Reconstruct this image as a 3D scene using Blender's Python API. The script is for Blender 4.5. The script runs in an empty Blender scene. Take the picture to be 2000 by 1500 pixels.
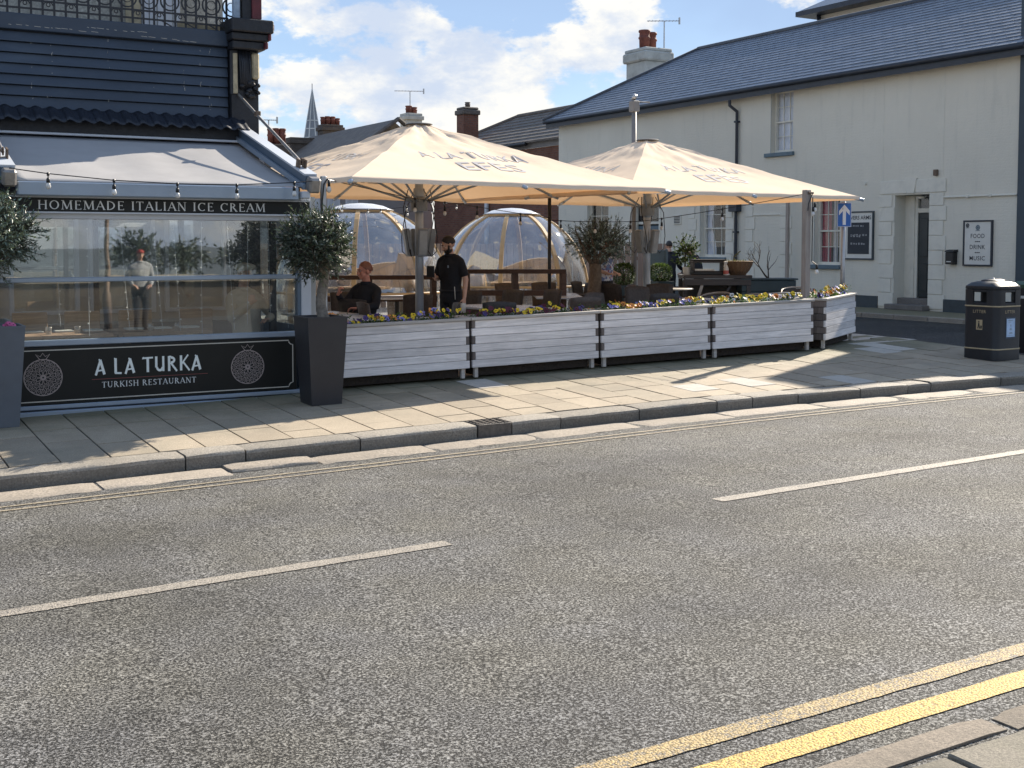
import bpy, math, random
from mathutils import Vector, Matrix, Quaternion, noise as mnoise
R = math.radians
PI = math.pi
random.seed(7)
scene = bpy.context.scene
COL = scene.collection

# ---------------------------------------------------------------- camera
cam_d = bpy.data.cameras.new('camera')
cam = bpy.data.objects.new('camera', cam_d)
COL.objects.link(cam)
cam.location = (0, 0, 1.92)
cam.rotation_euler = (R(90 - 3.3), 0, R(-30.2))
cam_d.lens = 36 * 2380 / 2000
cam_d.sensor_width = 36
cam_d.shift_y = -0.0689
cam_d.clip_start = 0.05
cam_d.clip_end = 3000
scene.camera = cam

# ---------------------------------------------------------------- sky, sun, exposure
SUN_EL = R(31)
SUN = Vector((0.911 * math.cos(SUN_EL), 0.414 * math.cos(SUN_EL), math.sin(SUN_EL)))
world = bpy.data.worlds.new('World')
scene.world = world
world.use_nodes = True
wt = world.node_tree
wn, wl = wt.nodes, wt.links
wn.clear()
w_out = wn.new('ShaderNodeOutputWorld')
w_bg = wn.new('ShaderNodeBackground')
w_bg.inputs['Strength'].default_value = 0.078
w_sky = wn.new('ShaderNodeTexSky')
w_sky.sky_type = 'NISHITA'
w_sky.sun_disc = False
w_sky.sun_elevation = SUN_EL
w_sky.sun_rotation = R(90 - 24.45)
w_sky.air_density = 1.1
w_sky.dust_density = 0.2
w_sky.ozone_density = 3.0


def wnode(kind, **kw):
    n = wn.new(kind)
    for k, v in kw.items():
        setattr(n, k, v)
    return n


w_tc = wnode('ShaderNodeTexCoord')
w_map = wnode('ShaderNodeMapping')
w_map.inputs['Scale'].default_value = (1.0, 1.0, 1.9)
w_map.inputs['Location'].default_value = (3.1, 0.4, 1.2)
wl.new(w_tc.outputs['Generated'], w_map.inputs['Vector'])
w_n1 = wnode('ShaderNodeTexNoise')
w_n1.inputs['Scale'].default_value = 5.0
w_n1.inputs['Detail'].default_value = 12
w_n1.inputs['Roughness'].default_value = 0.6
wl.new(w_map.outputs[0], w_n1.inputs['Vector'])
w_sep = wnode('ShaderNodeSeparateXYZ')
wl.new(w_tc.outputs['Generated'], w_sep.inputs[0])
# more cloud towards the horizon
w_alt = wnode('ShaderNodeMapRange')
w_alt.inputs['From Min'].default_value = 0.02
w_alt.inputs['From Max'].default_value = 0.5
w_alt.inputs['To Min'].default_value = 0.13
w_alt.inputs['To Max'].default_value = -0.04
wl.new(w_sep.outputs['Z'], w_alt.inputs['Value'])
w_add = wnode('ShaderNodeMath', operation='ADD')
wl.new(w_n1.outputs['Fac'], w_add.inputs[0])
wl.new(w_alt.outputs[0], w_add.inputs[1])
w_ramp = wnode('ShaderNodeMapRange', interpolation_type='SMOOTHSTEP')
w_ramp.inputs['From Min'].default_value = 0.548
w_ramp.inputs['From Max'].default_value = 0.60
wl.new(w_add.outputs[0], w_ramp.inputs['Value'])
# soft veil of thin cloud
w_n2 = wnode('ShaderNodeTexNoise')
w_n2.inputs['Scale'].default_value = 2.1
w_n2.inputs['Detail'].default_value = 5
w_n2.inputs['Distortion'].default_value = 0.6
wl.new(w_map.outputs[0], w_n2.inputs['Vector'])
w_veil = wnode('ShaderNodeMapRange', interpolation_type='SMOOTHSTEP')
w_veil.inputs['From Min'].default_value = 0.35
w_veil.inputs['From Max'].default_value = 0.75
w_veil.inputs['To Min'].default_value = 0.55
w_veil.inputs['To Max'].default_value = 0.92
wl.new(w_n2.outputs['Fac'], w_veil.inputs['Value'])
# cloud shading: bright rims and blue grey bases
w_n3 = wnode('ShaderNodeTexNoise')
w_n3.inputs['Scale'].default_value = 7.0
w_n3.inputs['Detail'].default_value = 8
w_n3.inputs['Roughness'].default_value = 0.6
wl.new(w_map.outputs[0], w_n3.inputs['Vector'])
w_cs = wnode('ShaderNodeMapRange', interpolation_type='SMOOTHSTEP')
w_cs.inputs['From Min'].default_value = 0.40
w_cs.inputs['From Max'].default_value = 0.58
wl.new(w_n3.outputs['Fac'], w_cs.inputs['Value'])
w_cc = wnode('ShaderNodeMix', data_type='RGBA')
w_cc.inputs[6].default_value = (3.9, 4.45, 5.4, 1)
w_cc.inputs[7].default_value = (6.6, 6.4, 5.9, 1)
wl.new(w_cs.outputs[0], w_cc.inputs[0])
w_vm = wnode('ShaderNodeMix', data_type='RGBA')
wl.new(w_veil.outputs[0], w_vm.inputs[0])
wl.new(w_sky.outputs[0], w_vm.inputs[6])
w_vm.inputs[7].default_value = (2.45, 3.35, 5.0, 1)
w_mix = wnode('ShaderNodeMix', data_type='RGBA')
wl.new(w_ramp.outputs[0], w_mix.inputs[0])
wl.new(w_vm.outputs[2], w_mix.inputs[6])
wl.new(w_cc.outputs[2], w_mix.inputs[7])
wl.new(w_mix.outputs[2], w_bg.inputs['Color'])
wl.new(w_bg.outputs[0], w_out.inputs[0])

sun_d = bpy.data.lights.new('sun', 'SUN')
sun_d.energy = 4.9
sun_d.angle = R(0.5)
sun_d.color = (1.0, 0.90, 0.76)
sun = bpy.data.objects.new('sun', sun_d)
COL.objects.link(sun)
sun.location = SUN * 60
sun.rotation_euler = (-SUN).to_track_quat('-Z', 'Y').to_euler()

vs = scene.view_settings
vs.view_transform = 'Standard'
vs.look = 'None'
vs.exposure = 1.1
vs.gamma = 1.0
vs.use_curve_mapping = False
scene.cycles.use_denoising = True
scene.cycles.max_bounces = 8
scene.cycles.transparent_max_bounces = 16
scene.cycles.sample_clamp_indirect = 6
scene.render.engine = 'CYCLES'


# ---------------------------------------------------------------- mesh helper
class MB:
    def __init__(s):
        s.v, s.f, s.m = [], [], []
        s.mi = 0

    def mat(s, i):
        s.mi = i
        return s

    def add(s, vs_, fs_):
        b = len(s.v)
        s.v.extend([tuple(p) for p in vs_])
        for f in fs_:
            s.f.append(tuple(b + i for i in f))
            s.m.append(s.mi)
        return b

    def box(s, x0, x1, y0, y1, z0, z1, M=None):
        p = [(x0, y0, z0), (x1, y0, z0), (x1, y1, z0), (x0, y1, z0), (x0, y0, z1), (x1, y0, z1), (x1, y1, z1), (x0, y1, z1)]
        if M is not None:
            p = [tuple(M @ Vector(q)) for q in p]
        s.add(p, [(0, 3, 2, 1), (4, 5, 6, 7), (0, 1, 5, 4), (1, 2, 6, 5), (2, 3, 7, 6), (3, 0, 4, 7)])
        return s

    def cbox(s, x0, x1, y0, y1, z0, z1, c=0.01, M=None):
        """box with all edges chamfered"""
        vs_ = []
        for (X, sx) in ((x0, 1), (x1, -1)):
            for (Y, sy) in ((y0, 1), (y1, -1)):
                for (Z, sz) in ((z0, 1), (z1, -1)):
                    vs_ += [(X, Y + sy * c, Z + sz * c), (X + sx * c, Y, Z + sz * c), (X + sx * c, Y + sy * c, Z)]
        if M is not None:
            vs_ = [tuple(M @ Vector(q)) for q in vs_]

        def i(a, b, d, k):
            return (a * 4 + b * 2 + d) * 3 + k
        fs = []
        for a in (0, 1):
            q = [i(a, 0, 0, 0), i(a, 1, 0, 0), i(a, 1, 1, 0), i(a, 0, 1, 0)]
            fs.append(q[::-1] if a == 0 else q)
            q = [i(0, a, 0, 1), i(1, a, 0, 1), i(1, a, 1, 1), i(0, a, 1, 1)]
            fs.append(q if a == 0 else q[::-1])
            q = [i(0, 0, a, 2), i(1, 0, a, 2), i(1, 1, a, 2), i(0, 1, a, 2)]
            fs.append(q[::-1] if a == 0 else q)
        for a in (0, 1):
            for b in (0, 1):
                q = [i(a, b, 0, 0), i(a, b, 1, 0), i(a, b, 1, 1), i(a, b, 0, 1)]
                fs.append(q if (a ^ b) else q[::-1])
                q = [i(a, 0, b, 0), i(a, 1, b, 0), i(a, 1, b, 2), i(a, 0, b, 2)]
                fs.append(q[::-1] if (a ^ b) else q)
                q = [i(0, a, b, 1), i(1, a, b, 1), i(1, a, b, 2), i(0, a, b, 2)]
                fs.append(q if (a ^ b) else q[::-1])
        for a in (0, 1):
            for b in (0, 1):
                for d in (0, 1):
                    q = (i(a, b, d, 0), i(a, b, d, 1), i(a, b, d, 2))
                    fs.append(q if (a ^ b ^ d) else q[::-1])
        s.add(vs_, fs)
        return s

    def loft(s, rings, cap=True, closed=True):
        n = len(rings[0])
        b = len(s.v)
        for r in rings:
            s.v.extend([tuple(p) for p in r])
        for k in range(len(rings) - 1):
            for j in range(n if closed else n - 1):
                j2 = (j + 1) % n
                s.f.append((b + k * n + j, b + k * n + j2, b + (k + 1) * n + j2, b + (k + 1) * n + j))
                s.m.append(s.mi)
        if cap and closed:
            s.f.append(tuple(b + j for j in range(n))[::-1]); s.m.append(s.mi)
            e = b + (len(rings) - 1) * n
            s.f.append(tuple(e + j for j in range(n))); s.m.append(s.mi)
        return s

    def tube(s, pts, rad, n=8, cap=True):
        pts = [Vector(p) for p in pts]
        if not isinstance(rad, (list, tuple)):
            rad = [rad] * len(pts)
        rings = []
        up = None
        for k, p in enumerate(pts):
            if k == 0:
                t = pts[1] - pts[0]
            elif k == len(pts) - 1:
                t = pts[-1] - pts[-2]
            else:
                t = (pts[k + 1] - pts[k]).normalized() + (pts[k] - pts[k - 1]).normalized()
            if t.length < 1e-9:
                t = Vector((0, 0, 1))
            t.normalize()
            if up is None:
                up = Vector((0, 0, 1)) if abs(t.z) < 0.9 else Vector((1, 0, 0))
            a = t.cross(up)
            if a.length < 1e-6:
                a = t.cross(Vector((0, 1, 0)))
            a.normalize()
            c = a.cross(t).normalized()
            up = c
            rings.append([p + rad[k] * (math.cos(2 * PI * j / n) * a + math.sin(2 * PI * j / n) * c) for j in range(n)])
        return s.loft(rings, cap)

    def bar(s, p0, p1, w, h):
        """rectangular bar between two points"""
        p0, p1 = Vector(p0), Vector(p1)
        t = (p1 - p0).normalized()
        up = Vector((0, 0, 1)) if abs(t.z) < 0.95 else Vector((0, 1, 0))
        a = t.cross(up).normalized() * (w / 2)
        c = a.cross(t).normalized() * (h / 2)
        return s.loft([[p + a + c, p - a + c, p - a - c, p + a - c] for p in (p0, p1)])

    def lathe(s, prof, n=16, c=(0, 0, 0), cap=True):
        rings = [[(c[0] + r * math.cos(2 * PI * j / n), c[1] + r * math.sin(2 * PI * j / n), c[2] + z) for j in range(n)] for r, z in prof]
        return s.loft(rings, cap)

    def prism(s, poly, fn0, fn1):
        """polygon [(u,v)] mapped by fn0 and fn1 to two caps"""
        n = len(poly)
        b = s.add([fn0(*p) for p in poly] + [fn1(*p) for p in poly], [])
        fs = [tuple(range(n))[::-1], tuple(range(n, 2 * n))] + [(j, (j + 1) % n, n + (j + 1) % n, n + j) for j in range(n)]
        for f in fs:
            s.f.append(tuple(b + i for i in f)); s.m.append(s.mi)
        return s

    def ell(s, c, r, M=None, n=12, k=8):
        rings = []
        for i in range(1, k):
            a = -PI / 2 + PI * i / k
            rings.append([(r[0] * math.cos(a) * math.cos(2 * PI * j / n), r[1] * math.cos(a) * math.sin(2 * PI * j / n), r[2] * math.sin(a)) for j in range(n)])
        if M is None:
            M = Matrix()
        c = Vector(c)
        rings = [[c + M.to_3x3() @ Vector(p) for p in q] for q in rings]
        return s.loft(rings)

    def merge(s, o, M=None):
        b = len(s.v)
        s.v.extend([tuple(M @ Vector(p)) for p in o.v] if M is not None else o.v)
        for f, m in zip(o.f, o.m):
            s.f.append(tuple(b + i for i in f)); s.m.append(m)
        return s

    def mesh(s, name, mats, smooth=False, off=(0, 0, 0)):
        me = bpy.data.meshes.new(name)
        vv = s.v if off == (0, 0, 0) else [(p[0] - off[0], p[1] - off[1], p[2] - off[2]) for p in s.v]
        me.from_pydata(vv, [], s.f)
        if not isinstance(mats, (list, tuple)):
            mats = [mats]
        for m in mats:
            me.materials.append(m)
        if len(mats) > 1:
            me.polygons.foreach_set('material_index', s.m)
        if smooth:
            me.polygons.foreach_set('use_smooth', [True] * len(s.f))
        me.update()
        return me

    def build(s, name, mats, parent=None, smooth=False, world=True):
        """one mesh object; geometry given in world coordinates unless world=False"""
        off = tuple(wloc(parent)) if (world and parent is not None) else (0, 0, 0)
        me = s.mesh(name, mats, smooth, off)
        o = bpy.data.objects.new(name, me)
        COL.objects.link(o)
        if parent is not None:
            o.parent = parent
        if smooth == 'auto':
            smooth_by_angle(o)
        return o


def smooth_by_angle(o, ang=40):
    me = o.data
    me.polygons.foreach_set('use_smooth', [True] * len(me.polygons))
    import bmesh
    bm = bmesh.new(); bm.from_mesh(me)
    for e in bm.edges:
        if len(e.link_faces) == 2 and e.calc_face_angle(0) > R(ang):
            e.smooth = False
    bm.to_mesh(me); bm.free()


def wloc(o):
    v = Vector((0, 0, 0))
    while o is not None:
        v += o.location
        o = o.parent
    return v


def thing(name, label, cat, loc=(0, 0, 0), rz=0.0, group=None):
    o = bpy.data.objects.new(name, None)
    o.empty_display_size = 0.2
    COL.objects.link(o)
    o.location = loc
    o.rotation_euler = (0, 0, rz)
    return tag(o, label, cat, group)


def tag(o, label=None, cat=None, group=None, kind=None):
    if label:
        o['label'] = label
    if cat:
        o['category'] = cat
    if group:
        o['group'] = group
    if kind:
        o['kind'] = kind
    return o


def part(name, me, parent, loc=(0, 0, 0), rot=(0, 0, 0), scale=(1, 1, 1)):
    o = bpy.data.objects.new(name, me)
    COL.objects.link(o)
    o.parent = parent
    o.location = loc
    o.rotation_euler = rot
    o.scale = scale
    return o


def kids(o):
    return [c for c in bpy.data.objects if c.parent == o]


def dup(root, loc, rz, label, group=None):
    def cp(o, parent):
        c = o.copy()
        COL.objects.link(c)
        c.parent = parent
        for ch in CH.get(o.name, []):
            cp(ch, c)
        return c
    CH = {}
    for ob in bpy.data.objects:
        if ob.parent is not None:
            CH.setdefault(ob.parent.name, []).append(ob)
    r = cp(root, None)
    r.location = loc
    r.rotation_euler = (0, 0, rz)
    r['label'] = label
    if group:
        r['group'] = group
    return r


# ---------------------------------------------------------------- materials
class NT:
    def __init__(s, name):
        s.m = bpy.data.materials.new(name)
        s.m.use_nodes = True
        s.t = s.m.node_tree
        s.n, s.l = s.t.nodes, s.t.links
        s.n.clear()
        s.out = s.n.new('ShaderNodeOutputMaterial')

    def new(s, kind, ins=None, **kw):
        n = s.n.new(kind)
        for k, v in kw.items():
            setattr(n, k, v)
        for k, v in (ins or {}).items():
            if hasattr(v, 'is_output'):
                s.l.new(v, n.inputs[k])
            else:
                n.inputs[k].default_value = v
        return n

    def noise(s, vec, scale, detail=4, rough=0.55, dist=0.0):
        return s.new('ShaderNodeTexNoise', {'Vector': vec, 'Scale': scale, 'Detail': detail, 'Roughness': rough, 'Distortion': dist}).outputs['Fac']

    def rng(s, v, a, b, c=0.0, d=1.0, smooth=False):
        return s.new('ShaderNodeMapRange', {'Value': v, 'From Min': a, 'From Max': b, 'To Min': c, 'To Max': d}, interpolation_type='SMOOTHSTEP' if smooth else 'LINEAR').outputs[0]

    def mix(s, f, a, b, blend='MIX'):
        n = s.new('ShaderNodeMix', data_type='RGBA', blend_type=blend)
        for k, v in ((0, f), (6, a), (7, b)):
            if hasattr(v, 'is_output'):
                s.l.new(v, n.inputs[k])
            else:
                n.inputs[k].default_value = v if k == 0 else c4(v)
        return n.outputs[2]

    def math(s, op, a, b=0.0):
        n = s.new('ShaderNodeMath', operation=op)
        for k, v in ((0, a), (1, b)):
            if hasattr(v, 'is_output'):
                s.l.new(v, n.inputs[k])
            else:
                n.inputs[k].default_value = v
        return n.outputs[0]

    def obj(s, scale=(1, 1, 1)):
        tc = s.new('ShaderNodeTexCoord')
        mp = s.new('ShaderNodeMapping', {'Vector': tc.outputs['Object'], 'Scale': scale})
        return mp.outputs[0]

    def rand(s):
        return s.new('ShaderNodeObjectInfo').outputs['Random']

    def bump(s, h, dist=0.005, st=1.0):
        return s.new('ShaderNodeBump', {'Height': h, 'Distance': dist, 'Strength': st}).outputs[0]

    def pbr(s, col, rough=0.6, metal=0.0, normal=None, spec=0.5, **kw):
        b = s.new('ShaderNodeBsdfPrincipled')
        for k, v in (('Base Color', col), ('Roughness', rough), ('Metallic', metal), ('Specular IOR Level', spec)):
            if hasattr(v, 'is_output'):
                s.l.new(v, b.inputs[k])
            else:
                b.inputs[k].default_value = c4(v) if k == 'Base Color' else v
        if normal is not None:
            s.l.new(normal, b.inputs['Normal'])
        for k, v in kw.items():
            b.inputs[k].default_value = v
        return b.outputs[0]

    def done(s, sh):
        s.l.new(sh, s.out.inputs['Surface'])
        return s.m


def c4(c):
    return (c[0], c[1], c[2], 1.0) if len(c) == 3 else tuple(c)


def mul(c, k):
    return tuple(min(1.0, x * k) for x in c[:3])


def paint(name, col, rough=0.55, var=0.15, scale=3.0, bump=0.0, bscale=90.0, metal=0.0, rnd=0.0, spec=0.5, stretch=(1, 1, 1), dirt=None, dirt_amt=0.4):
    t = NT(name)
    v = t.obj(stretch)
    n1 = t.noise(v, scale, 6, 0.6)
    c = t.mix(t.rng(n1, 0.3, 0.7), mul(col, 1 - var), mul(col, 1 + var))
    if dirt is not None:
        n2 = t.noise(v, scale * 0.6 + 0.7, 7, 0.65, 0.4)
        c = t.mix(t.rng(n2, 0.52, 0.72, 0, dirt_amt), c, dirt)
    if rnd:
        k = t.rng(t.rand(), 0, 1, 1 - rnd, 1 + rnd)
        n = t.new('ShaderNodeVectorMath', operation='SCALE')
        t.l.new(c, n.inputs[0]); t.l.new(k, n.inputs['Scale'])
        c = n.outputs[0]
    nrm = None
    fine = t.noise(v, bscale, 4, 0.6)
    if bump:
        nrm = t.bump(fine, bump)
    rr = t.rng(fine, 0.3, 0.7, max(0.03, rough - 0.08), min(1, rough + 0.08))
    return t.done(t.pbr(c, rr, metal, nrm, spec))


def mat_asphalt(name, base=0.085, warm=(1.0, 0.965, 0.855)):
    """worn stone mastic: close grained chippings with dark pits, polished wheel tracks and old patches"""
    t = NT(name)
    v = t.obj()
    big = t.noise(v, 0.45, 6, 0.62)
    mid = t.noise(v, 2.6, 5, 0.6)
    # the dark, less polished strips either side of the wheel tracks run along the road
    sp = t.new('ShaderNodeSeparateXYZ', {0: v})
    wob = t.math('ADD', sp.outputs['Y'], t.math('MULTIPLY', t.math('SUBTRACT', mid, 0.5), 0.9))
    track = t.math('SINE', t.math('MULTIPLY', wob, 3.55))
    drift = t.rng(t.math('ADD', t.math('ADD', t.math('MULTIPLY', big, 0.75), t.math('MULTIPLY', mid, 0.25)), t.math('MULTIPLY', track, 0.035)), 0.36, 0.64, 0.72, 1.22)
    n1 = t.noise(v, 78, 3, 0.6)
    n2 = t.noise(v, 210, 2, 0.5)
    vo = t.new('ShaderNodeTexVoronoi', {'Vector': v, 'Scale': 85.0})
    cell = t.new('ShaderNodeSeparateColor', {'Color': vo.outputs['Color']}).outputs[0]
    pits = t.rng(t.math('ADD', t.math('MULTIPLY', n1, 0.65), t.math('MULTIPLY', n2, 0.35)), 0.445, 0.545, 0.07, 1.0)
    stone = t.rng(cell, 0.0, 1.0, 0.62, 1.45)
    lum = t.math('MULTIPLY', t.math('MULTIPLY', t.math('MULTIPLY', stone, pits), drift), base * 1.5)
    tint = t.mix(t.rng(t.noise(v, 1.1, 4), 0.35, 0.65), warm, (1.0, 0.985, 0.96))
    # oil stains
    tint = t.mix(t.rng(t.noise(v, 0.9, 6, 0.7, 0.3), 0.66, 0.76, 0, 0.45), tint, (0.45, 0.43, 0.42))
    n = t.new('ShaderNodeVectorMath', operation='SCALE')
    t.l.new(tint, n.inputs[0]); t.l.new(lum, n.inputs['Scale'])
    h = t.math('ADD', t.math('MULTIPLY', pits, 0.7), t.math('MULTIPLY', cell, 0.3))
    nrm = t.bump(h, 0.009, 1.0)
    return t.done(t.pbr(n.outputs[0], 0.82, 0, nrm, 0.25))


def mat_granite(name, col, rough=0.75, bump=0.006, rnd=0.12, grain=70.0, stain=None, paving=False):
    t = NT(name)
    v = t.new('ShaderNodeNewGeometry').outputs['Position'] if paving else t.obj()
    g = t.noise(v, grain, 5, 0.7)
    b = t.noise(v, 2.2, 5, 0.6)
    c = t.mix(t.rng(g, 0.32, 0.68), mul(col, 0.55), mul(col, 1.45))
    c = t.mix(t.rng(b, 0.35, 0.7, 0, 0.55), c, mul(col, 0.72))
    if stain is not None:
        c = t.mix(t.rng(t.noise(v, 0.8, 6, 0.65), 0.5, 0.72, 0, 0.6), c, stain)
    if paving:
        # trodden gum, drips and the green algae that grows along the foot of the shopfront
        vo = t.new('ShaderNodeTexVoronoi', {'Vector': v, 'Scale': 3.4})
        c = t.mix(t.rng(vo.outputs['Distance'], 0.055, 0.075, 0.55, 0.0), c, (0.07, 0.065, 0.06))
        vo2 = t.new('ShaderNodeTexVoronoi', {'Vector': v, 'Scale': 1.9})
        c = t.mix(t.rng(vo2.outputs['Distance'], 0.03, 0.045, 0.5, 0.0), c, (0.5, 0.48, 0.44))
        yy = t.new('ShaderNodeSeparateXYZ', {0: v}).outputs['Y']
        al = t.math('ADD', yy, t.math('MULTIPLY', t.noise(v, 2.4, 6, 0.65), 1.8))
        c = t.mix(t.rng(al, 13.0, 14.2, 0, 0.62), c, (0.075, 0.09, 0.045))
    k = t.rng(t.rand(), 0, 1, 1 - rnd, 1 + rnd)
    n = t.new('ShaderNodeVectorMath', operation='SCALE')
    t.l.new(c, n.inputs[0]); t.l.new(k, n.inputs['Scale'])
    h = t.math('ADD', t.math('MULTIPLY', g, 0.5), t.noise(v, 16, 4, 0.6))
    return t.done(t.pbr(n.outputs[0], rough, 0, t.bump(h, bump), 0.35))


def mat_wood(name, col, dark, axis=0, rough=0.7, rnd=0.15, bump=0.002, grain=1.0):
    t = NT(name)
    sc = [14 * grain, 14 * grain, 14 * grain]
    sc[axis] = 0.7
    tc = t.new('ShaderNodeTexCoord')
    off = t.new('ShaderNodeVectorMath', {0: tc.outputs['Object']}, operation='ADD')
    cmb = t.new('ShaderNodeCombineXYZ', {'X': t.math('MULTIPLY', t.rand(), 37.0), 'Y': t.math('MULTIPLY', t.rand(), 19.0), 'Z': 0.0})
    t.l.new(cmb.outputs[0], off.inputs[1])
    v = t.new('ShaderNodeMapping', {'Vector': off.outputs[0], 'Scale': tuple(sc)}).outputs[0]
    n1 = t.noise(v, 2.0, 6, 0.65, 0.8)
    n2 = t.noise(v, 7.0, 4, 0.6)
    f = t.math('ADD', t.math('MULTIPLY', n1, 0.65), t.math('MULTIPLY', n2, 0.35))
    c = t.mix(t.rng(f, 0.32, 0.62), dark, col)
    bl = t.noise(off.outputs[0], 2.5, 5, 0.6)
    c = t.mix(t.rng(bl, 0.5, 0.75, 0, 0.45), c, dark)
    k = t.rng(t.rand(), 0, 1, 1 - rnd, 1 + rnd)
    n = t.new('ShaderNodeVectorMath', operation='SCALE')
    t.l.new(c, n.inputs[0]); t.l.new(k, n.inputs['Scale'])
    return t.done(t.pbr(n.outputs[0], rough, 0, t.bump(f, bump), 0.3))


def mat_brick(name, c1, c2, mortar, plane='YZ', scale=1.0, bw=0.225, bh=0.075):
    t = NT(name)
    tc = t.new('ShaderNodeTexCoord')
    sp = t.new('ShaderNodeSeparateXYZ', {0: tc.outputs['Object']})
    a = {'Y': sp.outputs['Y'], 'X': sp.outputs['X'], 'Z': sp.outputs['Z']}
    u = t.math('ADD', sp.outputs['X'], sp.outputs['Y'])
    cm = t.new('ShaderNodeCombineXYZ', {'X': u, 'Y': a['Z'], 'Z': 0.0})
    b = t.new('ShaderNodeTexBrick', {'Vector': cm.outputs[0], 'Color1': c4(c1), 'Color2': c4(c2), 'Mortar': c4(mortar), 'Scale': 1.0 / scale, 'Mortar Size': 0.008, 'Brick Width': bw, 'Row Height': bh, 'Bias': 0.0})
    n = t.noise(tc.outputs['Object'], 1.5, 6, 0.65)
    c = t.mix(t.rng(n, 0.4, 0.7, 0, 0.5), b.outputs['Color'], mul(c1, 0.5))
    return t.done(t.pbr(c, 0.85, 0, t.bump(b.outputs['Fac'], 0.006, -1.0 if False else 0.6), 0.25))


def mat_glass(name, tint=(0.9, 0.95, 0.95), refl=0.16, rough=0.01, dirt=0.03):
    t = NT(name)
    tr = t.new('ShaderNodeBsdfTransparent', {'Color': c4(tint)}).outputs[0]
    v = t.obj()
    wob = t.bump(t.noise(v, 1.1, 2), 0.0012)
    gl = t.new('ShaderNodeBsdfGlossy', {'Color': (1, 1, 1, 1), 'Roughness': rough})
    t.l.new(wob, gl.inputs['Normal'])
    fc = t.new('ShaderNodeLayerWeight', {'Blend': 0.5}).outputs['Facing']
    fr = t.math('ADD', t.math('MULTIPLY', t.math('POWER', fc, 5.0), 0.9), 0.035)
    f = t.math('ADD', t.math('MULTIPLY', fr, 1.0), refl)
    mx = t.new('ShaderNodeMixShader')
    t.l.new(f, mx.inputs[0]); t.l.new(tr, mx.inputs[1]); t.l.new(gl.outputs[0], mx.inputs[2])
    df = t.new('ShaderNodeBsdfDiffuse', {'Color': (0.75, 0.77, 0.78, 1)}).outputs[0]
    m2 = t.new('ShaderNodeMixShader')
    d = t.rng(t.noise(v, 3, 5, 0.6), 0.4, 0.75, dirt * 0.3, dirt * 2)
    t.l.new(d, m2.inputs[0]); t.l.new(mx.outputs[0], m2.inputs[1]); t.l.new(df, m2.inputs[2])
    return t.done(m2.outputs[0])


def mat_fabric(name, col, trans, f=0.45, var=0.08, wr=0.003, scale=2.0, ):
    t = NT(name)
    v = t.obj()
    n = t.noise(v, scale, 5, 0.6)
    c = t.mix(t.rng(n, 0.3, 0.7), mul(col, 1 - var), mul(col, 1 + var))
    c = t.mix(t.rng(t.noise(v, 0.9, 6, 0.7), 0.55, 0.75, 0, 0.35), c, mul(col, 0.75))
    nrm = t.bump(t.math('ADD', t.noise(v, 5, 3), t.math('MULTIPLY', t.noise(v, 300, 2), 0.01)), wr)
    d = t.new('ShaderNodeBsdfDiffuse', {'Color': c}); t.l.new(nrm, d.inputs['Normal'])
    tl = t.new('ShaderNodeBsdfTranslucent', {'Color': c4(trans)}); t.l.new(nrm, tl.inputs['Normal'])
    mx = t.new('ShaderNodeMixShader', {0: f, 1: d.outputs[0], 2: tl.outputs[0]})
    return t.done(mx.outputs[0])


def mat_leaf(name, col, trans=None, f=0.3, rough=0.6, var=0.35):
    t = NT(name)
    v = t.obj()
    n = t.noise(v, 9.0, 3)
    c = t.mix(t.rng(n, 0.3, 0.7), mul(col, 1 - var), mul(col, 1 + var))
    p = t.pbr(c, rough, 0, None, 0.25)
    tl = t.new('ShaderNodeBsdfTranslucent', {'Color': c4(trans or mul(col, 1.6))})
    mx = t.new('ShaderNodeMixShader', {0: f, 1: p, 2: tl.outputs[0]})
    return t.done(mx.outputs[0])


def mat_stucco(name, col, dirt=(0.3, 0.31, 0.28)):
    t = NT(name)
    v = t.obj()
    n = t.noise(v, 0.35, 6, 0.6)
    c = t.mix(t.rng(n, 0.35, 0.65), mul(col, 0.94), mul(col, 1.05))
    st = t.noise(t.obj((3.0, 3.0, 0.35)), 1.6, 6, 0.65)
    c = t.mix(t.rng(st, 0.54, 0.8, 0, 0.26), c, dirt)
    sp = t.noise(v, 9, 6, 0.7)
    c = t.mix(t.rng(sp, 0.66, 0.78, 0, 0.35), c, mul(dirt, 0.8))
    tc = t.new('ShaderNodeTexCoord')
    s2 = t.new('ShaderNodeSeparateXYZ', {0: tc.outputs['Object']})
    cm = t.new('ShaderNodeCombineXYZ', {'X': t.math('ADD', s2.outputs['X'], s2.outputs['Y']), 'Y': s2.outputs['Z'], 'Z': 0.0})
    b = t.new('ShaderNodeTexBrick', {'Vector': cm.outputs[0], 'Color1': (1, 1, 1, 1), 'Color2': (.8, .8, .8, 1), 'Mortar': (0, 0, 0, 1), 'Scale': 1.0, 'Mortar Size': 0.012, 'Brick Width': 0.23, 'Row Height': 0.075, 'Mortar Smooth': 1.0})
    h = t.math('ADD', t.math('MULTIPLY', b.outputs['Fac'], -0.16), t.math('ADD', t.noise(v, 22, 4), t.math('MULTIPLY', t.noise(v, 5, 3), 1.2)))
    return t.done(t.pbr(c, 0.7, 0, t.bump(h, 0.007), 0.3))

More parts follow.
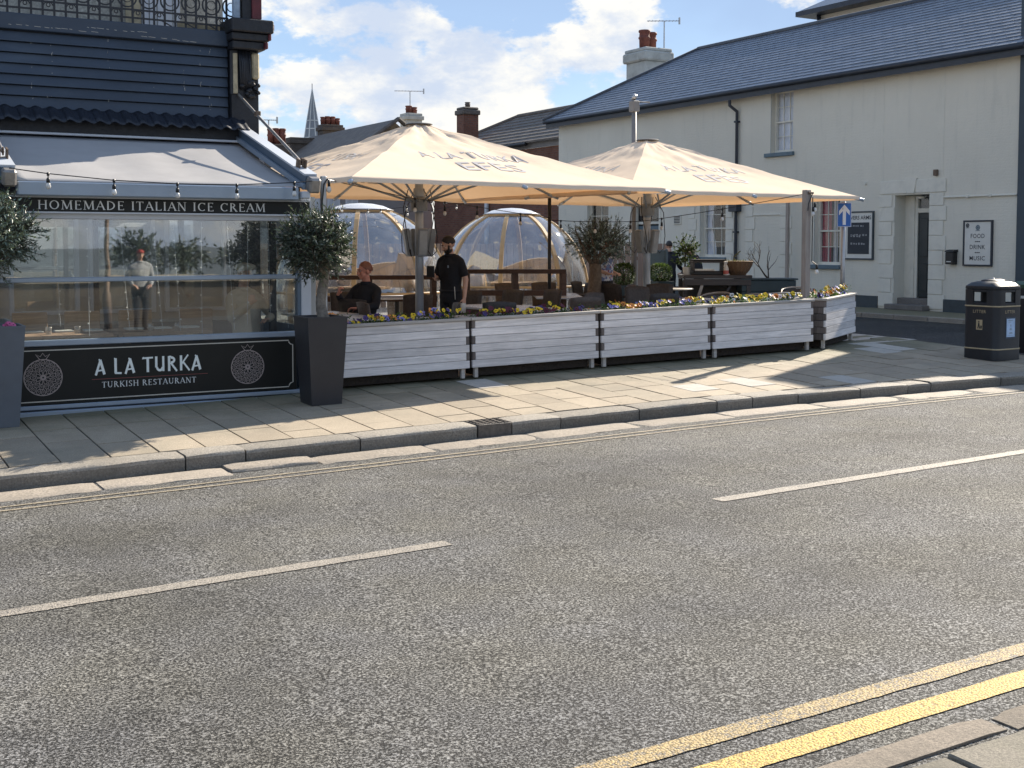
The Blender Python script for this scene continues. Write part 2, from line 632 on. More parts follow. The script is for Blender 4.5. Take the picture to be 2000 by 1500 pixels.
# ---------------------------------------------------------------- materials in use
m_asphalt = mat_asphalt('asphalt', 0.158)
m_asphalt2 = mat_asphalt('asphalt_side', 0.07, (0.95, 0.97, 1.0))
m_joint = paint('joint_dirt', (0.045, 0.042, 0.036), 0.95, 0.3, 12)
m_slab = mat_granite('paving_slab', (0.37, 0.31, 0.23), 0.8, 0.0025, 0.13, 130, (0.19, 0.18, 0.14), True)
m_slab_pale = mat_granite('paving_slab_pale', (0.46, 0.43, 0.38), 0.8, 0.002, 0.06, 120)
m_kerb = mat_granite('kerb_granite', (0.30, 0.27, 0.225), 0.8, 0.008, 0.14, 60, (0.17, 0.15, 0.12))
m_kerb_face = mat_granite('kerb_face_dark', (0.20, 0.18, 0.15), 0.85, 0.008, 0.14, 60, (0.09, 0.085, 0.075))  # darker granite for the front faces of the kerb stones
m_gutter = mat_granite('gutter_granite', (0.36, 0.31, 0.25), 0.8, 0.008, 0.12, 55, (0.22, 0.19, 0.15))
m_near = mat_granite('near_kerb_granite', (0.22, 0.185, 0.145), 0.85, 0.008, 0.1, 85, (0.13, 0.11, 0.085), True)
m_near_slab = mat_granite('near_slab', (0.19, 0.17, 0.135), 0.85, 0.006, 0.12, 85, (0.10, 0.10, 0.06), True)
m_ground = paint('earth', (0.10, 0.12, 0.13), 0.95, 0.3, 0.5)
m_iron = paint('cast_iron', (0.13, 0.115, 0.10), 0.6, 0.3, 20, 0.004, 60, 0.4)


def mat_marking(name, col, wear, sc=40):
    t = NT(name)
    v = t.obj()
    vo = t.new('ShaderNodeTexVoronoi', {'Vector': v, 'Scale': 95.0})
    cell = t.new('ShaderNodeSeparateColor', {'Color': vo.outputs['Color']}).outputs[0]
    w = t.math('ADD', t.math('MULTIPLY', t.noise(v, 3.0, 6, 0.7), 0.6), t.math('ADD', t.math('MULTIPLY', cell, 0.2), t.math('MULTIPLY', t.noise(v, 95, 3), 0.2)))
    f = t.rng(w, wear - 0.07, wear + 0.07)
    c = t.mix(t.rng(t.noise(v, 60, 3), 0.3, 0.7), mul(col, 0.8), mul(col, 1.12))
    c = t.mix(f, (0.16, 0.15, 0.14), c)
    edge = t.rng(vo.outputs['Distance'], 0.3, 0.8, 1.0, 0.35)
    n = t.new('ShaderNodeVectorMath', operation='SCALE')
    t.l.new(c, n.inputs[0]); t.l.new(edge, n.inputs['Scale'])
    return t.done(t.pbr(n.outputs[0], 0.7, 0, t.bump(edge, 0.005, 0.8), 0.4))


m_white = mat_marking('white_marking', (0.43, 0.385, 0.32), 0.38)
m_yellow = mat_marking('yellow_marking', (0.70, 0.47, 0.13), 0.27)
m_yellow_old = mat_marking('yellow_marking_worn', (0.52, 0.38, 0.17), 0.44)
m_cream = mat_marking('faded_marking', (0.46, 0.39, 0.28), 0.40)


def G(x, y):
    """ground height on the restaurant side of the road"""
    return 0.018 * min(x, 15.4) + 0.04 * (min(y, 13.3) - 10.56) + 0.006 * max(0, min(y, 24) - 13.3)


def ROAD(x, y):
    return -0.12 + 0.018 * x


def yk(x):
    """kerb face line"""
    return 10.56 - 0.0115 * max(0.0, x - 7.2) ** 2 if x < 16 else 9.67 - 0.16 * (x - 16)


# ---------------------------------------------------------------- ground, road, streets
def sheet(name, xs, ys, fn, m, lab_kind='structure'):
    b = MB()
    n = len(ys)
    b.add([(x, y, fn(x, y)) for x in xs for y in ys], [(i * n + j, (i + 1) * n + j, (i + 1) * n + j + 1, i * n + j + 1) for i in range(len(xs) - 1) for j in range(n - 1)])
    o = b.build(name, m)
    return tag(o, None, None, None, lab_kind)


def lin(a, b, n):
    return [a + (b - a) * i / (n - 1) for i in range(n)]


sheet('ground', lin(-900, 900, 5), lin(-900, 900, 5), lambda x, y: -1.6, m_ground)
sheet('road', lin(-30, 90, 61), lin(2.9, 10.9, 9), lambda x, y: ROAD(x, y), m_asphalt)


def side_z(x, y):
    return ROAD(15.4, 0) + min(1, max(0, (y - 9.5) / 4.5)) * (0.29 - ROAD(15.4, 0)) - 0.004


sheet('side_street', lin(15.3, 20.42, 7), [9.0, 9.7, 10.5, 11.5, 12.5, 13.5, 14.5, 17, 20, 25, 30, 40, 60], side_z, m_asphalt2)
b = MB()
pxs, pys = lin(-6, 15.36, 40), [0, 11.5, 12.2, 12.8, 13.3, 14.5, 16, 18, 20, 24, 30, 46]
for x in pxs:
    for y in pys:
        yy = yk(x) + 0.15 if y == 0 else y
        b.v.append((x, yy, G(x, yy) - 0.012))
nn = len(pys)
for i in range(len(pxs) - 1):
    for j in range(nn - 1):
        b.f.append((i * nn + j, (i + 1) * nn + j, (i + 1) * nn + j + 1, i * nn + j + 1)); b.m.append(0)
pavement = tag(b.build('pavement', m_joint), kind='structure')
# terrace paving further back: one sheet whose joints are too far and too hidden to count
sheet('terrace_paving', lin(5.05, 15.34, 12), [13.5, 15, 18, 22, 24, 46], lambda x, y: G(x, y), m_slab_pale)
# pavement in front of the pub, with its own kerb
b = MB()
b.box(20.4, 22.3, 12.5, 60, -0.2, 0.375)
pub_pavement = tag(b.build('pub_pavement', m_slab), kind='structure')
for i in range(14):
    y0 = 13.0 + i * 0.92
    bb = MB().cbox(20.28, 20.41, y0, y0 + 0.91, 0.1, 0.385, 0.012)
    bb.build('kerb_stone', m_kerb, pub_pavement)
b = MB()
b.add([(20.12, 12.5, 0.296), (20.2, 12.5, 0.296), (20.2, 60, 0.296), (20.12, 60, 0.296)], [(0, 1, 2, 3)])
b.build('edge_line', m_cream, pub_pavement)

# paving slabs: columns across the pavement, staggered
rots = (math.atan(0.04), -math.atan(0.018), 0)
slab_me = MB().cbox(-0.5, 0.5, -0.5, 0.5, -1.0, 0.0, 0.0105)
slab_mesh = slab_me.mesh('slab', m_slab)
slab_mesh_pale = slab_me.mesh('slab_pale', m_slab_pale)
rs = random.Random(3)
xj = [-0.22 + 0.4175 * i for i in range(38)]
nslab = 0
for i in range(len(xj) - 1):
    x0, x1 = xj[i] + 0.008, xj[i + 1] - 0.008
    xc = (x0 + x1) / 2
    yb = yk(xc) + 0.33
    y = yb + (0 if i % 2 else -0.28)
    ytop = 13.42 if xc < 13.1 else 16.6
    while y < ytop:
        L = rs.choice((0.62, 0.62, 0.9, 0.45))
        y0, y1 = max(y, yb) + 0.006, min(y + L, ytop + 0.1) - 0.006
        if y1 - y0 > 0.12:
            yc = (y0 + y1) / 2
            pale = (9.0 < xc < 9.45 and 11.3 < yc < 11.9) or (9.8 < xc < 10.3 and 11.0 < yc < 11.6) or (6.9 < xc < 7.3 and 12.4 < yc < 13.0) or (11.2 < xc < 11.6 and 10.9 < yc < 11.4) or (13.4 < xc < 14.2 and 12.6 < yc < 13.2)
            o = part('slab', slab_mesh_pale if pale else slab_mesh, pavement, (xc, yc, G(xc, yc) + rs.uniform(-0.003, 0.003)), (rots[0] + rs.uniform(-.004, .004), rots[1] + rs.uniform(-.004, .004), rs.uniform(-.003, .003)), (x1 - x0, y1 - y0, 0.06))
            nslab += 1
        y += L
# kerb stones
kj = [-1.2, 0.95, 2.85, 3.39, 4.5, 5.76, 6.15, 6.74, 7.74, 8.79, 9.29, 9.95, 10.88, 11.61, 11.97, 13.1, 14.2, 15.3, 16.4, 17.6]
rk = random.Random(11)


def rough_stone(x0, x1, yf0, yf1, depth, zt0, zt1, h, seed, rad=0.022, amp=0.007):
    """a long hewn stone running along X with a rounded, uneven front arris"""
    n = max(3, int((x1 - x0) / 0.11))
    prof = [(0.0, -h), (0.004, -h * 0.45), (0.0, -rad * 1.6), (rad * 0.35, -rad * 0.5), (rad * 1.5, -0.002), (depth * 0.55, 0.0), (depth, 0.0), (depth, -h)]
    rings = []
    for k in range(n + 1):
        f = k / n
        x = x0 + (x1 - x0) * f
        e = 0.012 if k in (0, n) else 0.0
        ring = []
        for j, (dy, dz) in enumerate(prof):
            q = mnoise.noise_vector(Vector((x * 5.1, j * 1.7, seed * 3.3)))
            a = amp if 0 < j < 6 else 0
            ring.append((x, yf0 + (yf1 - yf0) * f + dy + q[1] * a * 1.6 + (e if j < 5 else 0), zt0 + (zt1 - zt0) * f + dz + q[2] * a - (e * 0.5 if 2 < j < 7 else 0)))
        rings.append(ring)
    return MB().loft(rings)


for i in range(len(kj) - 1):
    x0, x1 = kj[i] + 0.007, kj[i + 1] - 0.007
    if i == 5:
        continue
    dz = rk.uniform(-0.008, 0.008)
    b = rough_stone(x0, x1, yk(x0), yk(x1), 0.31, G(x0, yk(x0)) + 0.012 + dz, G(x1, yk(x1)) + 0.012 + dz, 0.22, i)
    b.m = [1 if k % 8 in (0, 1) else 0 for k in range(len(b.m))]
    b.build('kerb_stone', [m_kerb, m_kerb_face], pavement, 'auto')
# iron cover set in the kerb
x0, x1 = 5.765, 6.145
cov = thing('drain_cover', 'dark iron drain cover set into the kerb between granite stones', 'drain cover', ((x0 + x1) / 2, 10.56, G(5.95, 10.56)))
b = MB().cbox(x0, x1, 10.565, 10.86, G(5.95, 10.56) - 0.18, G(5.95, 10.6) + 0.008, 0.006)
b.build('frame', m_iron, cov)
b = MB()
for i in range(5):
    for j in range(4):
        bx, by = x0 + 0.045 + i * 0.072, 10.60 + j * 0.066
        b.box(bx - 0.022, bx + 0.022, by - 0.02, by + 0.02, G(bx, by) + 0.0, G(bx, by) + 0.016)
tag(b.build('tread', m_iron, cov), kind='stuff')
# gutter setts along the kerb
gj = [0.6, 2.06, 3.15, 3.95, 5.1, 6.26, 7.5, 8.7, 10.0, 11.2, 12.4, 13.4]
rg = random.Random(5)
for i in range(len(gj) - 1):
    x0, x1 = gj[i] + 0.012, gj[i + 1] - 0.012
    raised = 0.03 if i == 2 else rg.uniform(0.004, 0.012)
    w = 0.40 if i != 2 else 0.34
    y0a, y0b = yk(x0) - w - rg.uniform(0, .05), yk(x1) - w - rg.uniform(0, .05)
    b = rough_stone(x0, x1, y0a, y0b, w - 0.03, ROAD(x0, 0) + raised, ROAD(x1, 0) + raised, 0.1, 40 + i, 0.014, 0.008)
    o = tag(b.build('gutter_stone', m_gutter, None, 'auto'), ['flat pale granite gutter stone at the left end of the far kerb', 'long pale granite gutter stone ending at the raised stone', 'raised pale granite gutter stone with chipped corners', 'pale granite gutter stone just past the raised stone', 'pale granite gutter stone in front of the iron drain cover', 'pale granite gutter stone just past the iron drain cover', 'pale granite gutter stone by the middle of the planter row', 'pale granite gutter stone before the bend of the kerb', 'pale granite gutter stone at the bend of the kerb', 'pale granite gutter stone past the bend, nearer the litter bin', 'pale granite gutter stone level with the litter bin'][i], 'gutter stone', 'granite stones in the far gutter')


# painted markings, sheets a few millimetres above the road
def strip(name, x0, x1, yc, w, m, amp=0.006, seed=0, curve=None):
    n = max(2, int((x1 - x0) / 0.035))
    b = MB()
    for k in range(n + 1):
        x = x0 + (x1 - x0) * k / n
        y = yc + (curve(x) if curve else 0)
        a = amp * (mnoise.noise(Vector((x * 4, seed, 0))) + 0.7 * mnoise.noise(Vector((x * 23, seed, 3)))); c = amp * (mnoise.noise(Vector((x * 4, seed + 9, 0))) + 0.7 * mnoise.noise(Vector((x * 23, seed, 6))))
        b.v += [(x, y - w / 2 + a, ROAD(x, y) + 0.005), (x, y + w / 2 + c, ROAD(x, y) + 0.0012)]
        if k:
            j = len(b.v)
            b.f.append((j - 4, j - 2, j - 1, j - 3)); b.m.append(0)
    return tag(b.build(name, m), kind='structure')


kc = lambda x: yk(x) - 10.56
for i, (a, c) in enumerate(((0.65, 3.63), (5.9, 11.6), (13.7, 18.5), (-5.2, -1.6))):
    strip('centre_line', a, c, 7.07, 0.14, m_white, 0.010, i)
strip('far_yellow_line', -6, 26, 9.79, 0.062, m_cream, 0.01, 3, lambda x: kc(x) * 0.55)
strip('far_yellow_line', -6, 26, 9.93, 0.062, m_cream, 0.01, 4, lambda x: kc(x) * 0.55)
strip('near_yellow_line', -4, 12, 3.74, 0.12, m_yellow_old, 0.006, 5)
strip('near_yellow_line', -4, 12, 3.49, 0.14, m_yellow, 0.006, 6)

# near pavement that the photographer stands on
near = sheet('near_pavement', lin(-8, 16, 25), [-4.2, 2.7, 3.0, 3.25], lambda x, y: ROAD(x, 0) + 0.003 - (0.03 if y > 3.1 else 0), m_joint)
njx = [-1.2, 0.4, 1.9, 2.75, 4.17, 5.6, 7.3]
for i in range(len(njx) - 1):
    x0, x1 = njx[i] + 0.02, njx[i + 1] - 0.02
    b = rough_stone(x0, x1, 0, 0, 0.165, 0, 0, 0.08, 80 + i, 0.02, 0.007)
    b.v = [(p[0], 3.30 - p[1] + (0.02 if i == 3 else 0), p[2] + ROAD(p[0], 0) + 0.012) for p in b.v]
    b.build('kerb_stone', m_near, near, 'auto')
for i in range(12):
    for j in range(4):
        x0 = -0.6 + i * 0.62 + (0.3 if j % 2 else 0)
        y1 = 3.115 - j * 0.46
        me = MB().cbox(x0 + .006, x0 + .614, y1 - .45, y1, ROAD(x0, 0) - .05, ROAD(x0 + .3, 0) + 0.012, 0.007)
        me.build('slab', m_near_slab, near)

# ---------------------------------------------------------------- lettering
T_, t_ = 0.13, 0.055


def glyphs():
    g = {}
    g['A'] = (0.78, [('L', .04, 0, .40, 1, t_), ('L', .38, 1, .74, 0, T_), ('L', .2, .34, .6, .34, t_), ('S', .05, 0), ('S', .73, 0)])
    g['H'] = (0.84, [('L', .14, 0, .14, 1, T_), ('L', .70, 0, .70, 1, T_), ('L', .14, .52, .70, .52, t_), ('S', .14, 0), ('S', .70, 0), ('S', .14, 1), ('S', .70, 1)])
    g['O'] = (0.92, [('A', .46, .5, .40, .48, 0, 360)])
    g['M'] = (1.02, [('L', .13, 0, .17, 1, t_), ('L', .17, 1, .51, .06, T_), ('L', .51, .06, .85, 1, t_), ('L', .89, 0, .85, 1, T_), ('S', .13, 0), ('S', .89, 0), ('S', .13, 1), ('S', .89, 1)])
    g['E'] = (0.66, [('L', .16, 0, .16, 1, T_), ('L', .1, .97, .58, .97, t_), ('L', .1, .03, .6, .03, t_), ('L', .16, .52, .48, .52, t_), ('L', .57, .86, .57, 1, t_), ('L', .6, 0, .6, .16, t_), ('L', .47, .44, .47, .6, t_)])
    g['D'] = (0.86, [('L', .16, 0, .16, 1, T_), ('A', .26, .5, .52, .48, -90, 90), ('L', .08, .98, .3, .98, t_), ('L', .08, .02, .3, .02, t_)])
    g['I'] = (0.32, [('L', .16, 0, .16, 1, T_), ('S', .16, 0), ('S', .16, 1)])
    g['T'] = (0.70, [('L', .35, 0, .35, 1, T_), ('L', .03, .97, .67, .97, t_), ('S', .35, 0), ('L', .04, .83, .04, 1, t_), ('L', .66, .83, .66, 1, t_)])
    g['L'] = (0.64, [('L', .16, 0, .16, 1, T_), ('L', .08, .03, .6, .03, t_), ('S', .16, 1), ('L', .6, 0, .6, .18, t_)])
    g['N'] = (0.86, [('L', .13, 0, .13, 1, t_), ('L', .13, 1, .73, 0, T_), ('L', .73, 0, .73, 1, t_), ('S', .13, 0), ('S', .1, 1), ('S', .73, 1)])
    g['C'] = (0.80, [('A', .46, .5, .40, .48, 48, 312), ('L', .72, .76, .72, .96, t_)])
    g['R'] = (0.78, [('L', .16, 0, .16, 1, T_), ('A', .26, .75, .30, .23, -90, 90), ('L', .14, .98, .3, .98, t_), ('L', .14, .52, .3, .52, t_), ('L', .36, .5, .72, 0, T_), ('S', .16, 0), ('S', .7, 0)])
    g['S'] = (0.60, [('A', .30, .745, .21, .235, 30, 272), ('A', .30, .265, .23, .245, -150, 92), ('L', .5, .8, .5, .96, t_), ('L', .08, .04, .08, .2, t_)])
    g['U'] = (0.84, [('L', .15, .3, .15, 1, T_), ('L', .69, .3, .69, 1, t_), ('A', .42, .3, .27, .29, 180, 360), ('S', .15, 1), ('S', .69, 1)])
    g['K'] = (0.80, [('L', .16, 0, .16, 1, T_), ('L', .2, .45, .66, 1, t_), ('L', .3, .56, .72, 0, T_), ('S', .16, 0), ('S', .16, 1), ('S', .7, 0), ('S', .66, 1)])
    return g


GL = glyphs()
# brush style capitals for the restaurant's name
GB = {
    'A': (0.86, [('L', .10, -.04, .46, .92, .16), ('L', .44, .94, .74, 0, .19), ('L', .22, .24, .62, .28, .10), ('L', .34, .98, .5, .86, .1)]),
    'L': (0.74, [('L', .20, .06, .20, 1, .19), ('L', .13, .05, .64, .03, .12), ('L', .1, 1, .26, .95, .08)]),
    'T': (0.82, [('L', .42, 0, .42, .95, .19), ('L', .02, .92, .82, .94, .11), ('L', .02, .86, .12, 1.0, .07)]),
    'U': (0.88, [('L', .16, .28, .16, 1, .18), ('L', .70, .02, .70, 1, .16), ('A', .43, .30, .27, .27, 180, 360)]),
    'R': (0.84, [('L', .18, 0, .18, .98, .18), ('A', .30, .72, .34, .23, -90, 90), ('L', .15, .95, .34, .95, .1), ('L', .36, .48, .78, -.02, .14), ('L', .16, .5, .34, .49, .08)]),
    'K': (0.86, [('L', .18, 0, .18, 1, .18), ('L', .24, .45, .74, 1.02, .11), ('L', .34, .56, .84, -.02, .13)]),
}


def text_strokes(text, font, serif=0.13, gap=0.10, space=0.45, seg=9):
    """list of 2-D quads (each 4 points) in unit cap height, and the total width"""
    quads, x = [], 0.0
    for ch in text:
        if ch == ' ':
            x += space
            continue
        w, st = font[ch]
        for s in st:
            if s[0] == 'L':
                _, x0, y0, x1, y1, tw = s
                d = Vector((x1 - x0, y1 - y0)).normalized()
                n = Vector((-d.y, d.x)) * tw / 2
                quads.append([(x + x0 + n.x, y0 + n.y), (x + x0 - n.x, y0 - n.y), (x + x1 - n.x, y1 - n.y), (x + x1 + n.x, y1 + n.y)])
            elif s[0] == 'S':
                _, sx, sy = s
                yy = 0.0 if sy < 0.5 else 1.0
                a, c = (yy, yy + 0.045) if yy == 0 else (yy - 0.045, yy)
                quads.append([(x + sx - serif, a), (x + sx + serif, a), (x + sx + serif * .8, c), (x + sx - serif * .8, c)])
            else:
                _, cx, cy, rx, ry, a0, a1 = s
                k = max(4, int(abs(a1 - a0) / 360 * seg * 2))
                P = []
                for i in range(k + 1):
                    a = R(a0 + (a1 - a0) * i / k)
                    wd = (t_ + (T_ - t_) * abs(math.cos(a))) / 2 if font is GL else 0.08
                    P.append(((x + cx + (rx + wd * .3) * math.cos(a), cy + (ry + wd * .3) * math.sin(a)), (x + cx + (rx - wd * 1.7) * math.cos(a), cy + (ry - wd * 1.7) * math.sin(a))))
                for i in range(k):
                    quads.append([P[i][0], P[i][1], P[i + 1][1], P[i + 1][0]])
        x += w + gap
    return quads, x - gap


def lettering(name, text, font, m, parent, org, ux, uy, height, width=None, nrm=None, th=0.003, **kw):
    """stroke lettering standing a few millimetres proud of the face it is on; org is the lower left corner"""
    q, w = text_strokes(text, font, **kw)
    ux, uy = Vector(ux), Vector(uy)
    nrm = Vector(nrm) if nrm is not None else ux.cross(uy)
    sx = (width / w) if width else height
    b = MB()
    org = Vector(org)
    for i, p in enumerate(q):
        z = th + (i % 7) * 0.00012
        fn0 = lambda u, v: org + ux * (u * sx) + uy * (v * height)
        fn1 = lambda u, v: org + ux * (u * sx) + uy * (v * height) + nrm * z
        b.prism(p, fn0, fn1)
    return b.build(name, m, parent)


def font_mesh(text, size=1.0, bold=0.0, spacing=1.0, align='CENTER'):
    """default font outline as 2-D triangles"""
    cu = bpy.data.curves.new('text', 'FONT')
    cu.body = text
    cu.size = size
    cu.offset = bold
    cu.space_character = spacing
    cu.align_x = align
    cu.resolution_u = 3
    o = bpy.data.objects.new('text', cu)
    COL.objects.link(o)
    dg = bpy.context.evaluated_depsgraph_get()
    me = bpy.data.meshes.new_from_object(o.evaluated_get(dg))
    vs_ = [tuple(v.co) for v in me.vertices]
    fs = [tuple(p.vertices) for p in me.polygons]
    bpy.data.objects.remove(o); bpy.data.curves.remove(cu); bpy.data.meshes.remove(me)
    return vs_, fs


def print_text(name, text, m, parent, org, ux, uy, nrm, height, width=None, bold=0.0, spacing=1.0, th=0.002, warp=None):
    vs_, fs = font_mesh(text, 1.0, bold, spacing)
    if not vs_:
        return None
    xs = [v[0] for v in vs_]; ys = [v[1] for v in vs_]
    k = height / max(1e-6, (max(ys) - min(ys)))
    kx = width / (max(xs) - min(xs)) if width else k
    xm, y0 = (max(xs) + min(xs)) / 2, min(ys)
    ux, uy, nrm, org = Vector(ux), Vector(uy), Vector(nrm), Vector(org)
    b = MB()
    pts = [org + ux * ((v[0] - xm) * kx) + uy * ((v[1] - y0) * k) + nrm * th for v in vs_]
    if warp:
        pts = [warp(p) for p in pts]
    b.add(pts, fs)
    return b.build(name, m, parent, world=(parent is not None and warp is None))


# ---------------------------------------------------------------- the restaurant on the left
m_navy = paint('navy_boards', (0.030, 0.047, 0.075), 0.45, 0.18, 2.5, 0.0015, 40, 0, 0.10, 0.5, (0.4, 1, 1), (0.10, 0.13, 0.16), 0.25)
m_navy_dark = paint('navy_dark', (0.014, 0.018, 0.028), 0.5, 0.3, 6, 0.002, 40)
m_soot = paint('dark_paint', (0.012, 0.014, 0.019), 0.55, 0.35, 9, 0.004, 30)
m_maroon = paint('maroon_paint', (0.10, 0.012, 0.018), 0.5, 0.25, 8, 0.002)
m_oldcream = paint('flaking_cream', (0.42, 0.36, 0.24), 0.8, 0.25, 9, 0.003, 40, dirt=(0.12, 0.11, 0.09), dirt_amt=0.6)
m_pebble = mat_granite('pebbledash', (0.42, 0.41, 0.36), 0.9, 0.01, 0.0, 38)
m_rail_blue = paint('pale_blue_post', (0.30, 0.38, 0.47), 0.6, 0.15, 12, 0.002, dirt=(0.1, 0.12, 0.14), dirt_amt=0.5)
m_ironwork = paint('black_ironwork', (0.012, 0.014, 0.02), 0.45, 0.3, 20)
m_alu = paint('grey_blue_aluminium', (0.30, 0.36, 0.43), 0.38, 0.05, 4, 0, 80, 0.3)
m_alu_dark = paint('slate_blue_aluminium', (0.10, 0.145, 0.20), 0.35, 0.08, 4, 0, 80, 0.3)
m_whiteframe = paint('white_aluminium', (0.55, 0.58, 0.62), 0.4, 0.05, 4)
m_sign_black = paint('sign_black', (0.011, 0.012, 0.011), 0.45, 0.15, 3, spec=0.3)
m_letter = paint('sign_letter', (0.80, 0.84, 0.80), 0.5, 0.06, 6)
m_letter_grey = paint('sign_letter_grey', (0.70, 0.71, 0.69), 0.5, 0.06, 6)
m_line_pale = paint('sign_line', (0.55, 0.52, 0.45), 0.5, 0.06, 6)
m_line_rose = paint('sign_emblem', (0.36, 0.30, 0.28), 0.5, 0.08, 6)
m_line_red = paint('sign_red', (0.20, 0.05, 0.045), 0.5, 0.08, 6)
m_awning = mat_fabric('awning_fabric', (0.50, 0.49, 0.485), (0.45, 0.44, 0.42), 0.25, 0.06, 0.002, 3)
m_rust = paint('rusty_steel', (0.16, 0.115, 0.085), 0.65, 0.4, 9, 0.003, 40, 0.4)
m_steel = paint('weathered_steel', (0.32, 0.30, 0.28), 0.45, 0.25, 10, 0.001, 60, 0.6)
m_glass = mat_glass('terrace_glass', (0.94, 0.965, 0.955), 0.14, 0.012, 0.02)
m_clearpvc = mat_glass('bulb_glass', (0.9, 0.9, 0.88), 0.10, 0.05, 0.12)
m_dark_in = paint('interior_dark', (0.06, 0.058, 0.055), 0.8, 0.3, 2)
m_int_wall = paint('interior_wall', (0.42, 0.42, 0.40), 0.8, 0.2, 1.2)
m_int_wood = mat_wood('interior_wood', (0.40, 0.27, 0.18), (0.20, 0.13, 0.085), 0, 0.5)
m_black = paint('black_plastic', (0.012, 0.012, 0.013), 0.45, 0.2, 6)
m_bulbwhite = paint('bulb_frost', (0.78, 0.77, 0.72), 0.25, 0.05, 9)

ZF = 0.16
building = thing('restaurant_building', 'dark navy boarded restaurant building with an iron balcony above its awning', 'building', (2.0, 15.7, 0.2))
b = MB()
b.box(-4.0, 4.88, 15.76, 24.0, 2.55, 4.66)
b.box(-4.0, 5.2, 17.2, 24.0, 0.1, 2.55)
b.box(-4.0, 5.24, 15.76, 15.95, 0.1, 0.9)
b.build('wall', m_navy_dark, building)
# weatherboards, each overlapping the next
bz = [4.462, 4.335, 4.205, 4.078, 3.95, 3.823, 3.695, 3.54, 3.36]
for i in range(8):
    b = MB()
    z1, z0 = bz[i], bz[i + 1]
    for (x0, x1) in ((-4.0, 4.86),):
        yt, yb_ = 15.735, 15.705
        b.loft([[(x, 15.76, z0), (x, yb_, z0), (x, yb_ + 0.002, z0 + .012), (x, yt, z1 - 0.012), (x, 15.76, z1 - .004)] for x in lin(x0, x1, 9)])
    b.build('weatherboard', m_navy, building)
b = MB().cbox(-4.0, 4.86, 15.68, 15.77, 4.47, 4.665, 0.008)
b.build('fascia_board', m_navy, building)
# scratches of old paint on the fascia board
b = MB()
rr = random.Random(21)
for (xa, xb_, za) in ((2.2, 2.9, 4.52), (3.0, 3.25, 4.51), (3.1, 3.75, 4.56), (3.75, 4.2, 4.505), (4.2, 4.5, 4.50)):
    x = xa
    while x < xb_:
        l = rr.uniform(0.02, 0.09)
        z = za + 0.012 * mnoise.noise(Vector((x * 3, za * 9, 0)))
        b.add([(x, 15.6775, z), (x + l, 15.6775, z - .004), (x + l, 15.6775, z + .0005), (x, 15.6775, z + .004)], [(0, 1, 2, 3)])
        x += l + rr.uniform(0.0, 0.08)
for k in range(46):
    x = rr.choice((2.45, 2.62, 2.68, 3.35, 3.9, 4.28, 4.5, 4.62)) + rr.uniform(-.012, .012)
    z = rr.uniform(3.62, 4.42)
    l = rr.uniform(.008, .04)
    b.add([(x, 15.7005, z), (x + rr.uniform(.003, .008), 15.7005, z), (x + .004, 15.7005, z + l)], [(0, 1, 2)])
tag(b.build('flaked_paint', m_line_pale, building), kind='stuff')
# corner pilaster with its carved head and corbel
b = MB()
b.box(4.88, 5.24, 15.62, 15.95, 0.1, 4.42)
b.box(4.86, 4.95, 15.60, 15.63, 3.85, 4.41)
b.build('pilaster', m_soot, building)
b = MB().cbox(4.895, 4.955, 15.585, 15.615, 3.86, 4.38, 0.006)
b.build('pilaster_edge', m_oldcream, building)
b = MB()
for k in range(7):
    x = 4.98 + k * 0.022
    b.tube([(x, 15.60, 4.42), (x, 15.555 - 0.02 * math.sin(k), 4.25), (x + .01, 15.57, 4.05), (x + 0.02, 15.60, 3.92)], 0.014, 6)
for k in range(20):
    a = rr.uniform(0, 6.28)
    b.ell((5.08 + 0.13 * math.cos(a) * rr.random() + .04, 15.58, 3.93 + 0.10 * math.sin(a)), (0.035, 0.035, 0.03), None, 7, 5)
b.build('carved_scroll', m_soot, building, True)
b = MB().cbox(5.145, 5.245, 15.57, 15.64, 4.06, 4.40, 0.02)
b.build('worn_stone', m_oldcream, building)
for (x0, x1, y0, z0, z1, m, nm) in ((4.86, 5.30, 15.48, 4.425, 4.53, m_soot, 'corbel'), (4.84, 5.34, 15.44, 4.533, 4.63, m_soot, 'corbel'), (4.82, 5.38, 15.38, 4.633, 4.80, m_soot, 'corbel')):
    b = MB().cbox(x0, x1, y0, 15.9, z0, z1, 0.014)
    b.build(nm, m, building)
for k, (z, x) in enumerate(((4.47, 5.30), (4.58, 5.345), (4.71, 5.385))):
    MB().cbox(x - .03, x + .008, 15.40, 15.62, z - 0.035, z + 0.05, 0.01).build('corbel_trim', m_maroon, building)
b = MB().box(5.0, 5.24, 15.5, 15.9, 4.803, 6.2)
b.build('upper_pilaster', m_soot, building)
b = MB().box(5.12, 5.245, 15.47, 15.498, 4.82, 6.2)
b.build('pilaster_panel', m_maroon, building)
b = MB().cbox(4.89, 4.98, 15.52, 15.60, 4.70, 6.2, 0.012)
b.build('corner_post', m_rail_blue, building)
# upper floor behind the balcony
b = MB().box(-4.0, 5.2, 17.0, 24.0, 4.67, 8.5)
b.build('upper_wall', m_pebble, building)
for i in range(7):
    x = 3.80 + i * 0.105
    MB().cbox(x, x + .09, 16.7, 16.73, 4.68, 5.9, 0.004).build('white_slat', m_whiteframe if i > 1 else m_oldcream, building)
b = MB().box(4.3, 4.88, 16.0, 16.05, 4.665, 4.80)
b.build('balcony_board', m_oldcream, building)
